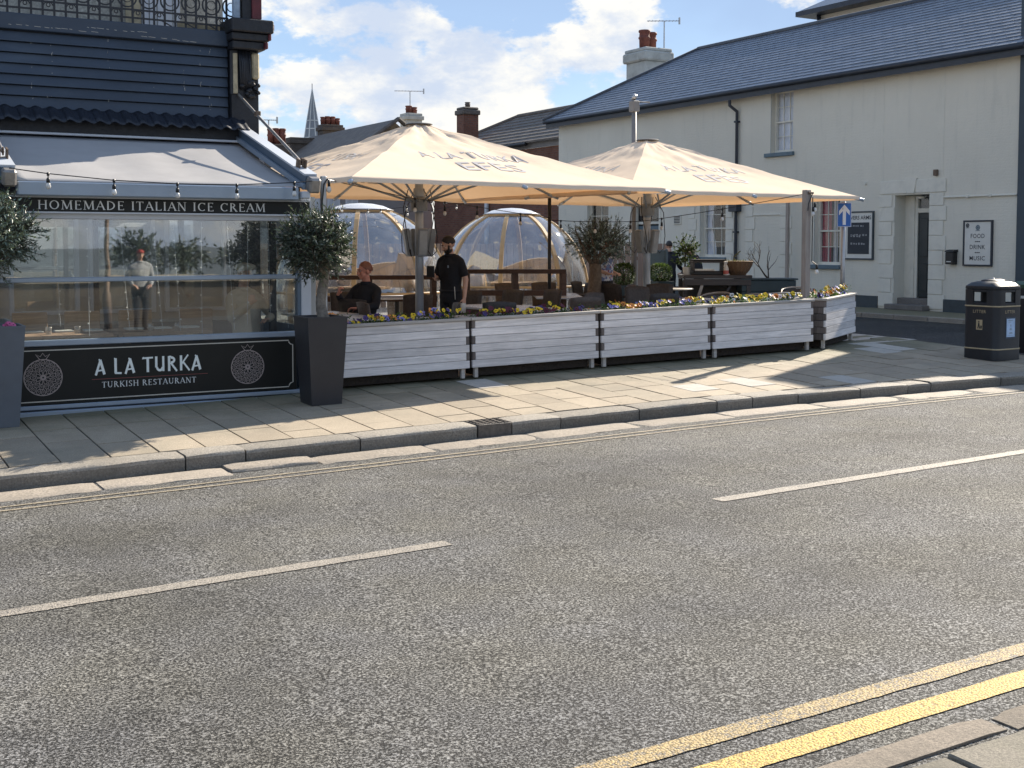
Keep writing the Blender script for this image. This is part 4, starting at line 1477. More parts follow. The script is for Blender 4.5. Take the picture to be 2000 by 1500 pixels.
# slates: courses of separate slates from eave to ridge, cut along the hip
EX, EZ, RX, RZ = PX - .36, 6.03, 25.5, 8.22
HY = 35.4
slope_len = math.hypot(RX - EX, RZ - EZ)
pitch = math.atan2(RZ - EZ, RX - EX)
cs, sn = math.cos(pitch), math.sin(pitch)
NC = 21
gauge = slope_len / NC
rsl = random.Random(4)
slate_list = []
for c in range(NC):
    s0, s1 = c * gauge, (c + 1) * gauge + .03
    hip_y = HY - 3.75 * (c + .5) / NC
    y = 16.45 + (0.0 if c % 2 else -.17)
    while y < hip_y:
        slate_list.append((c, s0, s1, max(y, 16.45), min(y + .335, hip_y)))
        y += .34
slate_list.sort(key=lambda q: q[3])
sl_me = MB().box(-.5, .5, -.5, .5, -.5, .5).mesh('slate', m_slate)
stuff = MB()
for k, (c, s0, s1, ya, yb2) in enumerate(slate_list):
    if yb2 - ya < .05:
        continue
    sc_, w = (s0 + s1) / 2, yb2 - ya
    lift = .012 + rsl.uniform(0, .004)
    tilt = -pitch + .075 + rsl.uniform(-.006, .006)
    cx, cz = EX + sc_ * cs - sn * lift, EZ + sc_ * sn + cs * lift
    if k < 300:
        o = part('slate', sl_me, pub, Vector((cx, (ya + yb2) / 2, cz)) - wloc(pub), (0, tilt, 0), (s1 - s0, w - .006, .022))
    else:
        M = Matrix.Translation((cx, (ya + yb2) / 2, cz)) @ Matrix.Rotation(tilt, 4, 'Y') @ Matrix.Diagonal((s1 - s0, w - .006, .022, 1))
        stuff.box(-.5, .5, -.5, .5, -.5, .5, M)


def mat_slates():
    t = NT('slate_courses')
    v = t.obj()
    cm = t.new('ShaderNodeMapping', {'Vector': v, 'Scale': (0.01, 2.94, 5.2)}).outputs[0]
    wn_ = t.new('ShaderNodeTexWhiteNoise', {'Vector': t.new('ShaderNodeVectorMath', {0: cm}, operation='FLOOR').outputs[0]}).outputs[0]
    n = t.noise(v, 4, 6, .6)
    c = t.mix(t.rng(n, .3, .7), (0.105, 0.125, 0.16), (0.135, 0.16, 0.205))
    k = t.rng(wn_, 0, 1, .9, 1.1)
    s = t.new('ShaderNodeVectorMath', operation='SCALE')
    t.l.new(c, s.inputs[0]); t.l.new(k, s.inputs['Scale'])
    return t.done(t.pbr(s.outputs[0], .36, 0, t.bump(t.noise(v, 22, 4), .004), .55))


tag(stuff.build('slates', mat_slates(), pub), kind='stuff')
b = MB()
b.add([(EX + .02, 16.5, EZ - .01), (EX + .02, HY, EZ - .01), (RX, HY - 3.7, RZ - .01), (RX, 16.5, RZ - .01)], [(0, 1, 2, 3)])
b.add([(EX + .02, HY, EZ - .01), (PX + 7.3, HY, EZ - .01), (RX, HY - 3.7, RZ - .01)], [(0, 1, 2)])
b.add([(PX + 7.3, 16.5, EZ - .01), (PX + 7.3, HY, EZ - .01), (RX, HY - 3.7, RZ - .01), (RX, 16.5, RZ - .01)], [(0, 1, 2, 3)])
b.build('roof', m_slate, pub)
MB().tube([(RX, 16.5, RZ + .02), (RX, HY - 3.7, RZ + .02)], .09, 8).build('ridge', m_lead, pub, True)
MB().tube([(RX, HY - 3.7, RZ + .02), (EX, HY + .02, EZ + .03)], .075, 8).build('hip', m_lead, pub, True)
# dark corner pilaster and the front block out of frame, whose shadow falls on the pavement
MB().cbox(PX - .06, PX + .3, 16.62, 16.915, 0.38, 8.0, .012).build('corner_pilaster', m_pilaster, pub)
b = MB()
b.box(PX + .0, PX + 9, 13.9, 16.6, 0.3, 6.3)
b.box(PX + .0, PX + 9, 15.95, 16.9, 6.3, 8.0)
b.build('front_block', m_pub, pub)
# chimney with two pots and an aerial
ch = thing('chimney', 'pale rendered chimney stack with two red pots behind the pub roof', 'chimney', (26.8, 36.2, 6.2))
MB().cbox(26.25, 27.35, 35.6, 36.8, 6.2, 8.45, .02).build('stack', m_chim, ch)
MB().cbox(26.14, 27.46, 35.49, 36.91, 8.452, 8.8, .05).build('cap', m_chim, ch)
MB().cbox(26.2, 27.4, 35.55, 36.85, 8.802, 8.93, .03).build('cap', m_chim, ch)


def pot(x, y, z, h=.62, r=.17, m=None, par=None):
    MB().lathe([(r * .95, 0), (r, h * .5), (r * 1.15, h * .55), (r * 1.15, h * .62), (r, h * .66), (r * .95, h * .85), (r * 1.15, h * .9), (r * 1.1, h), (r * .8, h), (r * .7, h * .7)], 12, (x, y, z)).build('chimney_pot', m or m_brown, par, True)


pot(26.55, 36.1, 8.92, .68, .19, None, ch)
pot(27.0, 36.3, 8.92, .66, .19, None, ch)


def aerial(x, y, z0, z1, label, ln=.75, ang=.6):
    a = thing('tv_aerial', label, 'aerial', (x, y, z0))
    MB().tube([(x, y, z0), (x, y, z1)], .022, 6).build('mast', m_metal, a)
    d = Vector((math.cos(ang), -math.sin(ang), 0))
    p = Vector((x, y, z1))
    MB().tube([p - d * ln, p + d * ln * .9], .015, 6).build('boom', m_metal, a)
    el = MB()
    n = Vector((-d.y, d.x, 0))
    for k in range(9):
        q = p + d * (ln * (.1 - 1.0 + k * .2))
        el.tube([q - n * .16, q + n * .16], .009, 5)
    el.tube([p + d * ln * .88 + Vector((0, 0, -.12)), p + d * ln * .88 + Vector((0, 0, .12))], .035, 6)
    tag(el.build('elements', m_metal, a), kind='stuff')


aerial(27.15, 35.72, 7.6, 9.93, 'television aerial on a thin mast beside the pale pub chimney', .62, .55)
# grey pole with a camera behind the right parasol
m_greywall_pole = paint('pole_grey', (0.17, 0.17, 0.175), 0.5, 0.15, 6)
cp = thing('camera_pole', 'slim grey pole with a security camera rising behind the right parasol', 'camera pole', (14.25, 19.7, 0.37))
MB().tube([(14.25, 19.7, .37), (14.25, 19.7, 4.72)], .05, 10).build('pole', m_greywall_pole, cp, True)
MB().cbox(14.17, 14.33, 19.62, 19.78, 4.5, 4.72, .015).build('bracket', m_greywall_pole, cp)
MB().tube([(14.25, 19.66, 4.83), (14.25, 19.74, 4.73)], .045, 10).build('camera', m_metal, cp, True)
MB().cbox(14.2, 14.62, 19.665, 19.69, 4.695, 4.715, .006).build('arm', m_greywall_pole, cp)

# ---------------------------------------------------------------- things on the pub wall
def wall_sign(name, label, y0, y1, z0, z1, fm, bm, fw=.04):
    s = thing(name, label, 'sign', (PX, (y0 + y1) / 2, z0))
    b = MB()
    x0, x1 = PX - .05, PX - .004
    b.box(x0, x1, y0, y1, z0, z0 + fw); b.box(x0, x1, y0, y1, z1 - fw, z1)
    b.box(x0, x1, y0, y0 + fw, z0 + fw, z1 - fw); b.box(x0, x1, y1 - fw, y1, z0 + fw, z1 - fw)
    b.build('frame', fm, s)
    MB().box(PX - .035, PX - .005, y0 + fw, y1 - fw, z0 + fw, z1 - fw).build('board', bm, s)
    return s


m_offwhite = paint('off_white', (0.62, 0.62, 0.58), 0.55, 0.05, 5)
m_chalkboard = paint('chalkboard', (0.03, 0.036, 0.045), 0.7, 0.25, 3)
m_chalk = paint('chalk', (0.30, 0.31, 0.32), 0.9, 0.2, 12)
m_ink = paint('ink', (0.03, 0.035, 0.045), 0.6, 0.1, 5)
s = wall_sign('chalkboard_sign', 'framed pub chalkboard headed DIVERS ARMS behind the one way sign', 20.90, 21.84, 1.52, 2.69, m_plinth, m_offwhite, .035)
MB().box(PX - .045, PX - .036, 21.03, 21.72, 1.66, 2.42).build('chalk_panel', m_chalkboard, s)
XN = (-1, 0, 0)
print_text('heading', 'DIVERS ARMS', m_ink, s, (PX - .036, 21.37, 2.49), (0, -1, 0), (0, 0, 1), XN, .095, .78, .012)
for i, (txt, yy, zz, w) in enumerate((('QUIZ NIGHT', 21.42, 2.30, .42), ('EVERY THURSDAY', 21.36, 2.07, .5), ('FROM 8PM', 21.33, 1.93, .36))):
    pass
ch_b = MB()
rc = random.Random(2)
for zz, w in ((2.31, .4), (2.09, .52), (2.06, .3), (1.88, .5)):
    y = 21.62
    while y > 21.62 - w:
        l = rc.uniform(.02, .06)
        ch_b.box(PX - .0475, PX - .0455, y - l, y, zz + rc.uniform(0, .02), zz + rc.uniform(.03, .055))
        y -= l + rc.uniform(.015, .05)
tag(ch_b.build('chalk_scribble', m_chalk, s), kind='stuff')
s = wall_sign('pub_sign', 'white framed wall sign reading FOOD DRINK MUSIC right of the pub door', 17.52, 18.28, 1.42, 2.42, m_ink, m_offwhite, .035)
for txt, z in (('FOOD', 2.03), ('DRINK', 1.79), ('MUSIC', 1.545)):
    print_text('word', txt, m_ink, s, (PX - .036, 17.90, z), (0, -1, 0), (0, 0, 1), XN, .095, .40 if txt != 'FOOD' else .36, .006, 1.1)
for z in (1.955, 1.715):
    bb = MB()
    for k in (-1, 0, 1):
        bb.prism([(17.9 + k * .045 - .03, z), (17.9 + k * .045, z + .014), (17.9 + k * .045 + .03, z), (17.9 + k * .045, z - .014)], lambda u, v: (PX - .0375 - .0003 * k, u, v), lambda u, v: (PX - .0355, u, v))
    bb.build('ornament', m_ink, s)
bb = MB()
bb.lathe([(.03, 0), (.055, 0)], 14, cap=False)
bb.lathe([(.0, 0.0005), (.026, 0.0005)], 10, cap=False)
for k in range(10):
    a = 2 * PI * k / 10
    bb.box(.058 * math.cos(a) - .006, .058 * math.cos(a) + .006, .058 * math.sin(a) - .006, .058 * math.sin(a) + .006, 0, .001)
bb.box(-.06, .06, -.075, -.062, 0, .001)
crest = MB()
crest.v = [(PX - .0365 - p[2], 17.9 - p[0], 2.26 + p[1]) for p in bb.v]; crest.f, crest.m = bb.f, bb.m
crest.build('crest', m_teal, s)
crest = MB()
crest.v = [(PX - .0365 - p[2], 18.17 - p[0] * .8, 2.31 + p[1] * .8) for p in bb.v]; crest.f, crest.m = bb.f, bb.m
crest.build('crest', m_ink, s)
mb = thing('mailbox', 'small black letter box on the wall between the pub door and sign', 'letter box', (PX, 18.56, 1.45))
MB().cbox(PX - .16, PX - .003, 18.45, 18.67, 1.45, 1.72, .015).build('box', m_black, mb)
b = MB()
b.loft([[(PX - .17, y, 1.722), (PX - .12, y, 1.765), (PX - .003, y, 1.78), (PX - .003, y, 1.722)] for y in (18.44, 18.68)])
b.build('lid', m_black, mb)
MB().box(PX - .163, PX - .1605, 18.5, 18.62, 1.50, 1.52).build('name_plate', m_offwhite, mb)

# ---------------------------------------------------------------- houses behind
m_redbrick = mat_brick('red_brick', (0.24, 0.105, 0.07), (0.16, 0.07, 0.05), (0.14, 0.125, 0.11))
m_yellowbrick = mat_brick('stock_brick', (0.30, 0.235, 0.14), (0.20, 0.15, 0.095), (0.22, 0.2, 0.17))
m_rooftile = paint('brown_tile', (0.12, 0.10, 0.085), 0.7, 0.3, 3, 0.004, 20, dirt=(0.2, 0.19, 0.13), dirt_amt=0.4)
m_greywall = paint('grey_wall', (0.24, 0.235, 0.24), 0.85, 0.12, 2, 0.006, 30)
bh = thing('brick_house', 'red brick house with a brown tiled roof behind the clear domes', 'building', (23.0, 40.5, 0.4))
MB().box(23.0, 30, 35.6, 46.0, .3, 5.35).build('wall', m_redbrick, bh)
MB().box(22.93, 22.99, 35.7, 45.9, 5.35, 5.62).build('band', m_greywall, bh)
ex, ez, rx, rz = 22.7, 5.55, 25.2, 7.0
pit = math.atan2(rz - ez, rx - ex)
course = MB()
for c in range(9):
    f0, f1 = c / 9, (c + 1.15) / 9
    P0 = (ex + (rx - ex) * f0, ez + (rz - ez) * f0); P1 = (ex + (rx - ex) * f1, ez + (rz - ez) * f1)
    y1 = 46.3 - (3.5 * c / 9)
    course.loft([[(P0[0], y, P0[1] + .05), (P1[0], y, P1[1] + .015), (P1[0], y, P1[1] - .03), (P0[0], y, P0[1] - .02)] for y in (35.45, y1)])
tag(course.build('tile_courses', m_rooftile, bh), kind='stuff')
MB().tube([(rx, 35.4, rz + .03), (rx, 42.8, rz + .03)], .1, 8).build('ridge', m_rooftile, bh)
MB().tube([(rx, 42.8, rz + .03), (ex, 46.3, ez + .05)], .09, 8).build('hip', m_rooftile, bh)
b = MB()
b.add([(ex, 46.3, ez), (rx + 2.5, 46.3, ez), (rx, 42.8, rz)], [(0, 1, 2)])
b.build('roof', m_rooftile, bh)
MB().tube([(22.7, 38.0, 5.50), (22.7, 46, 5.50)], .07, 8).build('gutter', m_black, bh)
w = MB()
w.box(22.97, 23.0, 35.72, 36.15, 4.0, 4.9)
wo = w.build('window', m_whiteframe, bh)
MB().box(22.955, 22.968, 35.78, 36.09, 4.06, 4.84).build('pane', m_pane, wo)
MB().tube([(22.9, 41.3, 5.4), (22.9, 41.3, .4)], .09, 8).build('downpipe', m_whiteframe, bh, True)

c3 = thing('brick_chimney', 'tall plain red brick chimney with one small pot behind the left parasol', 'chimney', (22.8, 43.2, 5.0))
MB().box(22.5, 23.15, 42.4, 43.0, 5.0, 6.95).build('stack', m_redbrick, c3)
MB().cbox(22.43, 23.22, 42.33, 43.07, 6.95, 7.14, .03).build('cap', m_rooftile, c3)
MB().cbox(22.48, 23.17, 42.38, 43.02, 7.142, 7.25, .04).build('cap', m_rooftile, c3)
pot(22.83, 42.7, 7.24, .22, .1, m_rooftile, c3)

gh = thing('grey_house', 'grey rendered house with white framed windows behind the left dome', 'building', (20.5, 47.0, 0.4))
MB().box(15.0, 23.4, 47.0, 55.0, .3, 5.2).build('wall', m_greywall, gh)
for x0 in (17.9, 18.6, 19.4):
    w = MB().box(x0, x0 + .55, 46.93, 46.995, 2.2, 3.9).build('window', m_whiteframe, gh)
    MB().box(x0 + .06, x0 + .25, 46.915, 46.928, 2.3, 3.8).build('pane', m_pane, w)
    MB().box(x0 + .30, x0 + .49, 46.915, 46.928, 2.3, 3.8).build('pane', m_pane, w)
MB().tube([(17.6, 46.9, .4), (17.6, 46.9, 5.2)], .06, 6).build('downpipe', m_whiteframe, gh)
# gable and dark slate slope
b = MB()
b.add([(19.3, 47.8, 5.2), (24.6, 47.8, 5.2), (22.0, 47.8, 7.1), (19.3, 58, 5.2), (24.6, 58, 5.2), (22.0, 58, 7.1)], [(0, 1, 2), (0, 2, 5, 3), (1, 4, 5, 2), (3, 5, 4)])
b.build('gable_roof', m_yellowbrick, gh)
b = MB()
b.add([(16.6, 47.5, 5.15), (19.3, 47.3, 5.25), (22.05, 47.5, 7.2), (22.05, 58, 7.2), (16.6, 58, 5.15), (19.3, 58, 5.2)], [(1, 2, 3, 5), (0, 1, 5, 4)])
b.add([(21.95, 47.55, 7.16), (22.05, 47.5, 7.22), (24.75, 47.5, 5.35), (24.65, 47.6, 5.25)], [(0, 1, 2, 3)])
b.build('roof_slope', m_rooftile, gh)
MB().tube([(22.05, 47.45, 7.2), (19.3, 47.25, 5.3)], .09, 6).build('verge', m_rooftile, gh)
MB().tube([(22.05, 47.45, 7.2), (24.75, 47.45, 5.35)], .08, 6).build('verge', m_rooftile, gh)


def stack(name, label, x, y, z0, z1, w, d, m, pots, aer=None):
    s = thing(name, label, 'chimney', (x, y, z0))
    MB().box(x - w / 2, x + w / 2, y - d / 2, y + d / 2, z0, z1 - .3).build('stack', m, s)
    MB().cbox(x - w / 2 - .08, x + w / 2 + .08, y - d / 2 - .08, y + d / 2 + .08, z1 - .3, z1 - .12, .02).build('cap', m, s)
    MB().cbox(x - w / 2 - .02, x + w / 2 + .02, y - d / 2 - .02, y + d / 2 + .02, z1 - .118, z1, .02).build('cap', m, s)
    for (dx, h, r) in pots:
        pot(x + dx, y, z1, h, r, None, s)
    return s


m_soot_brick = mat_brick('sooty_brick', (0.13, 0.105, 0.085), (0.09, 0.07, 0.06), (0.12, 0.11, 0.10))
stack('row_chimney', 'wide sooty brick chimney with four small pots beside the spire', 22.65, 56.7, 5.2, 7.72, 1.05, .7, m_soot_brick, ((-.38, .38, .12), (-.13, .42, .13), (.13, .42, .13), (.38, .35, .12)))
stack('row_chimney', 'low flat sooty chimney left of the four pot chimney', 21.4, 57.0, 4.8, 7.05, 1.6, .7, m_soot_brick, ())
stack('row_chimney', 'dark brick chimney with three red pots beside the navy corner', 15.25, 43.5, 3.9, 5.55, .75, .6, m_soot_brick, ((-.22, .58, .11), (0, .6, .12), (.24, .6, .12)))
stack('row_chimney', 'stone grey stepped chimney with two red pots above the left parasol', 23.95, 50.2, 5.5, 7.75, .75, .7, m_chim, ((-.12, .35, .14), (.14, .3, .14)))
MB_ = aerial(23.85, 50.1, 7.6, 8.75, 'television aerial on the grey chimney above the left parasol', .7, .4)
aerial(15.0, 43.6, 5.4, 6.45, 'thin television aerial above the three pot chimney', .35, .3)
hr = thing('slate_house', 'dark slate roofed house far behind the awning end', 'building', (18, 56, .4))
MB().box(12, 21.8, 54, 62, .3, 4.6).build('wall', m_soot_brick, hr)
b = MB()
b.add([(11.8, 53.7, 4.5), (22, 53.7, 4.5), (22, 58, 6.6), (11.8, 58, 6.6), (22, 62.2, 4.5), (11.8, 62.2, 4.5)], [(0, 1, 2, 3), (3, 2, 4, 5), (1, 4, 2), (0, 3, 5)])
b.build('roof', m_rooftile, hr)
# church spire
m_spire = paint('spire_slate', (0.22, 0.23, 0.25), 0.8, 0.2, .6, 0.01, 3)
m_spire_rib = paint('spire_stone', (0.58, 0.57, 0.54), 0.8, 0.15, 1)
sp = thing('church_spire', 'slender pointed grey church spire rising far behind the rooftops', 'church spire', (54.8, 143, 0))
x, y, zb, zt, rb_ = 54.8, 143.0, 12.6, 21.0, 1.42
MB().lathe([(rb_, 0), (rb_ * .5, (zt - zb) * .52), (.03, zt - zb)], 8, (x, y, zb)).build('spire', m_spire, sp)
MB().box(x - 1.3, x + 1.3, y - 1.3, y + 1.3, 0, zb).build('tower', m_spire, sp)
for k in range(8):
    a = 2 * PI * k / 8
    MB().tube([(x + rb_ * math.cos(a), y + rb_ * math.sin(a), zb), (x + rb_ * .5 * math.cos(a), y + rb_ * .5 * math.sin(a), zb + (zt - zb) * .52), (x, y, zt)], [.09, .07, .03], 5).build('rib', m_spire_rib, sp)
for f in (.13, .27, .40, .52):
    r = rb_ * (1 - f * .96) + .05
    MB().lathe([(r, -.06), (r, .06)], 8, (x, y, zb + (zt - zb) * f)).build('band', m_spire_rib, sp)
MB().tube([(x, y, zt - .1), (x, y, zt + .5)], .05, 5).build('finial', m_spire, sp)
# big grey roofed house behind the pub
tb = thing('tall_house', 'cream house with a grey hipped roof looking over the pub ridge', 'building', (40, 38, .4))
m_cream = paint('cream_render', (0.52, 0.48, 0.40), 0.8, 0.06, 1.5)
MB().box(34.9, 46, 26, 36.0, .3, 11.0).build('wall', m_cream, tb)
b = MB()
b.add([(34.3, 36.5, 11.05), (34.3, 25.5, 11.05), (46.5, 25.5, 11.05), (46.5, 36.5, 11.05), (40, 31, 14.2)], [(0, 1, 4), (1, 2, 4), (2, 3, 4), (3, 0, 4)])
b.build('roof', m_slate, tb)
MB().box(34.25, 46.5, 25.5, 36.55, 10.85, 11.04).build('fascia', m_fascia, tb)
MB().tube([(34.75, 35.8, 10.9), (34.82, 35.75, 10.2), (34.82, 35.75, 1)], .08, 8).build('downpipe', m_fascia, tb, True)
for yy in (33.6, 30.4):
    wo = MB().box(34.86, 34.895, yy - .7, yy + .7, 9.2, 10.5).build('window', m_fascia, tb)
    MB().box(34.84, 34.858, yy - .62, yy + .62, 9.28, 10.42).build('pane', m_pane, wo)

# ---------------------------------------------------------------- parasols
m_canopy = mat_fabric('canopy_cream', (0.92, 0.76, 0.59), (0.70, 0.42, 0.21), 0.20, 0.03, 0.004, 2.5)
m_mast = paint('mast_aluminium', (0.44, 0.50, 0.57), 0.36, 0.08, 6, 0, 60, 0.3)
m_print = paint('canopy_print', (0.33, 0.32, 0.34), 0.8, 0.12, 5)
m_print_faint = paint('canopy_print_worn', (0.50, 0.46, 0.42), 0.8, 0.25, 7)
m_heater = paint('heater_grey', (0.24, 0.27, 0.30), 0.45, 0.1, 8, 0.001)
HALF = 3.54
m_bin_grey = paint('cap_grey', (0.10, 0.10, 0.10), 0.5, 0.2, 8)


def canopy_z(x, y, he, ha, rough=True, seed=0):
    """height of the cloth at a point in the parasol's own axes (corners on the axes)"""
    t = min(1.0, (abs(x) + abs(y)) / HALF)          # square whose corners lie on the axes
    a = math.atan2(y, x)
    sec = (a / (PI / 4)) % 1.0
    sag = math.sin(sec * PI)
    z = he + (ha - he) * (1 - t) - 0.02 * math.sin(PI * t)
    z -= 0.035 * sag * math.sin(PI * min(1, t * 1.02))
    if rough:
        q = Vector((x * 1.3 + seed, y * 1.3, 0))
        w = max(0, 1 - t * 1.25)
        z += (0.045 * mnoise.noise(Vector((a * 5.0 + seed, t * 7.0, 2.0))) + 0.025 * mnoise.noise(Vector((a * 11 + seed, t * 16, 7.0)))) * w * min(1, t * 6)
        z += 0.010 * mnoise.noise(q * 2.2)
    return z


def make_parasol(name, label, cx, cy, phi, he, ha, zg, seed):
    u = thing(name, label, 'parasol', (cx, cy, zg), phi)
    he, ha = he - zg, ha - zg
    n, m = 96, 40
    rows = []
    for k in range(m + 1):
        t = 0.05 + 0.95 * k / m
        ring = []
        for j in range(n):
            a = 2 * PI * j / n
            q = (a / (PI / 2)) % 1.0
            i = int(a / (PI / 2) + 1e-9)
            c0 = (math.cos(i * PI / 2), math.sin(i * PI / 2)); c1 = (math.cos((i + 1) * PI / 2), math.sin((i + 1) * PI / 2))
            x = HALF * t * (c0[0] * (1 - q) + c1[0] * q); y = HALF * t * (c0[1] * (1 - q) + c1[1] * q)
            ring.append((x, y, canopy_z(x, y, he, ha, True, seed)))
        rows.append(ring)
    # rolled hem
    rows.append([(p[0] * 1.0, p[1] * 1.0, p[2] - 0.05) for p in rows[-1]])
    b = MB()
    for fc in range(4):
        b.loft([[r_[(fc * 24 + j) % n] for j in range(25)] for r_ in rows], False, False)
    can = b.build('canopy', m_canopy, u, True, False)
    # mast, hub and cap
    MB().lathe([(.062, 0), (.062, ha - .25)], 16).build('mast', m_mast, u, True, False)
    MB().lathe([(.12, 0), (.125, .02), (.125, .15), (.12, .17), (.09, .2)], 16, (0, 0, he - .30)).build('hub', m_heater, u, 'auto', False)
    MB().lathe([(.19, -.005), (.2, .004), (.18, .014), (.05, .02)], 20, (0, 0, canopy_z(.17, 0, he, ha, False) + .012)).build('top_cap', m_bin_grey, u, 'auto', False)
    MB().lathe([(.085, 0), (.085, .10), (.078, .12)], 14, (0, 0, he - .09)).build('collar', m_mast, u, 'auto', False)
    MB().cbox(-.5, .5, -.5, .5, 0.0, .09, .015).build('base_plate', m_heater, u, False, False)
    for k in range(8):
        a = k * PI / 4
        L = HALF if k % 2 == 0 else HALF / math.sqrt(2)
        d = Vector((math.cos(a), math.sin(a), 0))
        P = []
        for f in (.05, .35, .7, .97):
            q = d * (L * f)
            P.append(Vector((q.x, q.y, canopy_z(q.x, q.y, he, ha, False) - .045)))
        for p0, p1, in zip(P[:-1], P[1:]):
            pass
        rb = MB()
        rb.tube(P, 0.02, 6)
        rib = rb.build('rib', m_mast, u, True, False)
        e0 = d * (L * .95); e1 = d * (L + .06)
        z0 = canopy_z(e0.x, e0.y, he, ha, False)
        tp = MB().tube([(e0.x, e0.y, z0 - .045), (e1.x, e1.y, he - .055)], .026, 8).build('rib_tip', m_mast, rib, True, False)
        sp_ = d * (L * .52)
        MB().tube([d * .11 + Vector((0, 0, he - .16)), Vector((sp_.x, sp_.y, canopy_z(sp_.x, sp_.y, he, ha, False) - .07))], .017, 6).build('strut', m_mast, u, True, False)
    # printed names, following the cloth
    def put(face, text, t_low, h, w, m_, side=1, flip=False):
        # face i spans the corner at i*90 to the corner at (i+1)*90; up the face towards the apex
        a0, a1 = face * PI / 2, (face + 1) * PI / 2
        c0 = Vector((math.cos(a0), math.sin(a0), 0)) * HALF; c1 = Vector((math.cos(a1), math.sin(a1), 0)) * HALF
        e = (c1 - c0).normalized()
        mid = (c0 + c1) / 2
        up = -mid.normalized()
        org = mid + up * (t_low)

        def warp(p):
            return Vector((p.x, p.y, canopy_z(p.x, p.y, he, ha, True, seed) + 0.005 * side))
        return print_text('lettering', text, m_, can, org, e if not flip else -e, up, Vector((0, 0, 1)), h, w, .012, 1.05, 0, warp)
    for fc in (0, 1, 2, 3):
        put(fc, 'A LA TURKA', 1.02, .26, 1.75, m_print if fc == 3 else m_print_faint)
        put(fc, 'EFES', .52, .34, .98, m_print)
    return u


def heaters(u, zc, rot0, rad=.17):
    """four slim grey heater boxes clamped round the mast"""
    ME_ = None
    for k in range(4):
        a = rot0 + k * PI / 2
        M = Matrix.Rotation(a, 4, 'Z') @ Matrix.Translation((rad, 0, zc)) @ Matrix.Rotation(R(9), 4, 'Y')
        h = MB().cbox(-.04, .04, -.075, .075, -.20, .20, .012, M).build('heater', m_heater, u, False, False)
        MB().cbox(.0405, .048, -.058, .058, -.17, .17, .003, M).build('grille', m_metal, h, False, False)
        P = [M @ Vector(p) for p in ((0, .07, -.1), (.02, .14, -.2), (.05, .2, -.12), (.05, .2, .1), (.02, .12, .5), (-.12, .02, .75))]
        MB().tube(P, .007, 5).build('cable', m_black, h, True, False)
        MB().bar(M @ Vector((-.05, 0, 0)), Matrix.Rotation(a, 4, 'Z') @ Vector((.07, 0, zc)), .03, .03).build('bracket', m_heater, h, False, False)


pz1, pz2 = G(7.72, 15.93), G(12.6, 17)
um1 = make_parasol('parasol', 'large square cream parasol printed A LA TURKA and EFES, behind the waiter', 7.72, 15.93, -0.675, 2.68, 3.66, pz1, 0)
um2 = make_parasol('parasol', 'large square cream parasol in front of the pub wall with camera pole behind', 12.59, 17.01, -0.71, 2.69, 3.72, pz2, 31)
for u_ in (um1, um2):
    u_['group'] = 'square cream parasols over the terrace'
heaters(um1, 1.93 - pz1, .5)
heaters(um2, 1.95 - pz2, .9)

# ---------------------------------------------------------------- planters along the pavement
m_plank = mat_wood('weathered_plank', (0.86, 0.82, 0.80), (0.50, 0.48, 0.47), 0, 0.75, 0.12, 0.0015)
m_plank_end = mat_wood('plank_end_grain', (0.20, 0.17, 0.155), (0.09, 0.075, 0.07), 2, 0.8, 0.2, 0.002)
m_railwood = mat_wood('planter_rail', (0.52, 0.49, 0.45), (0.34, 0.31, 0.28), 0, 0.7, 0.08, 0.0015)
m_soil = paint('potting_soil', (0.035, 0.026, 0.02), 0.95, 0.4, 20, 0.02, 30)
m_leafg = mat_leaf('pansy_leaf', (0.06, 0.11, 0.03), (0.10, 0.2, 0.04), .3)
FLC = {
    'yellow': paint('petal_yellow', (0.80, 0.55, 0.02), 0.6, 0.1, 30),
    'purple': paint('petal_purple', (0.06, 0.035, 0.16), 0.6, 0.25, 30),
    'violet': paint('petal_violet', (0.22, 0.20, 0.50), 0.6, 0.2, 30),
    'white': paint('petal_white', (0.72, 0.70, 0.72), 0.6, 0.06, 30),
    'orange': paint('petal_orange', (0.72, 0.27, 0.05), 0.6, 0.15, 30),
    'maroon': paint('petal_maroon', (0.11, 0.012, 0.035), 0.6, 0.25, 30),
}
m_eye = paint('petal_eye', (0.03, 0.01, 0.03), 0.7, 0.2, 30)


def pansy_mesh(m):
    b = MB()
    for k, (ang, r, off) in enumerate(((90 - 35, .018, .017), (90 + 35, .018, .017), (180 + 12, .016, .016), (-12, .016, .016), (270, .020, .015))):
        a = R(ang)
        cx, cy = off * math.cos(a), off * math.sin(a)
        z = .002 * k
        n = 7
        P = [(cx + r * math.cos(2 * PI * i / n), cy + r * math.sin(2 * PI * i / n), z + .006 * math.cos(2 * PI * i / n - a)) for i in range(n)]
        b.add(P + [(cx * .3, cy * .3, z + .001)], [(i, (i + 1) % n, n) for i in range(n)])
    b.mat(1)
    b.add([(.008 * math.cos(2 * PI * i / 5), .008 * math.sin(2 * PI * i / 5) - .003, .0115) for i in range(5)], [(0, 1, 2, 3, 4)])
    b.mat(0)
    return b.mesh('pansy', [m, m_eye])


PANSY = {k: pansy_mesh(m) for k, m in FLC.items()}
rp = random.Random(8)


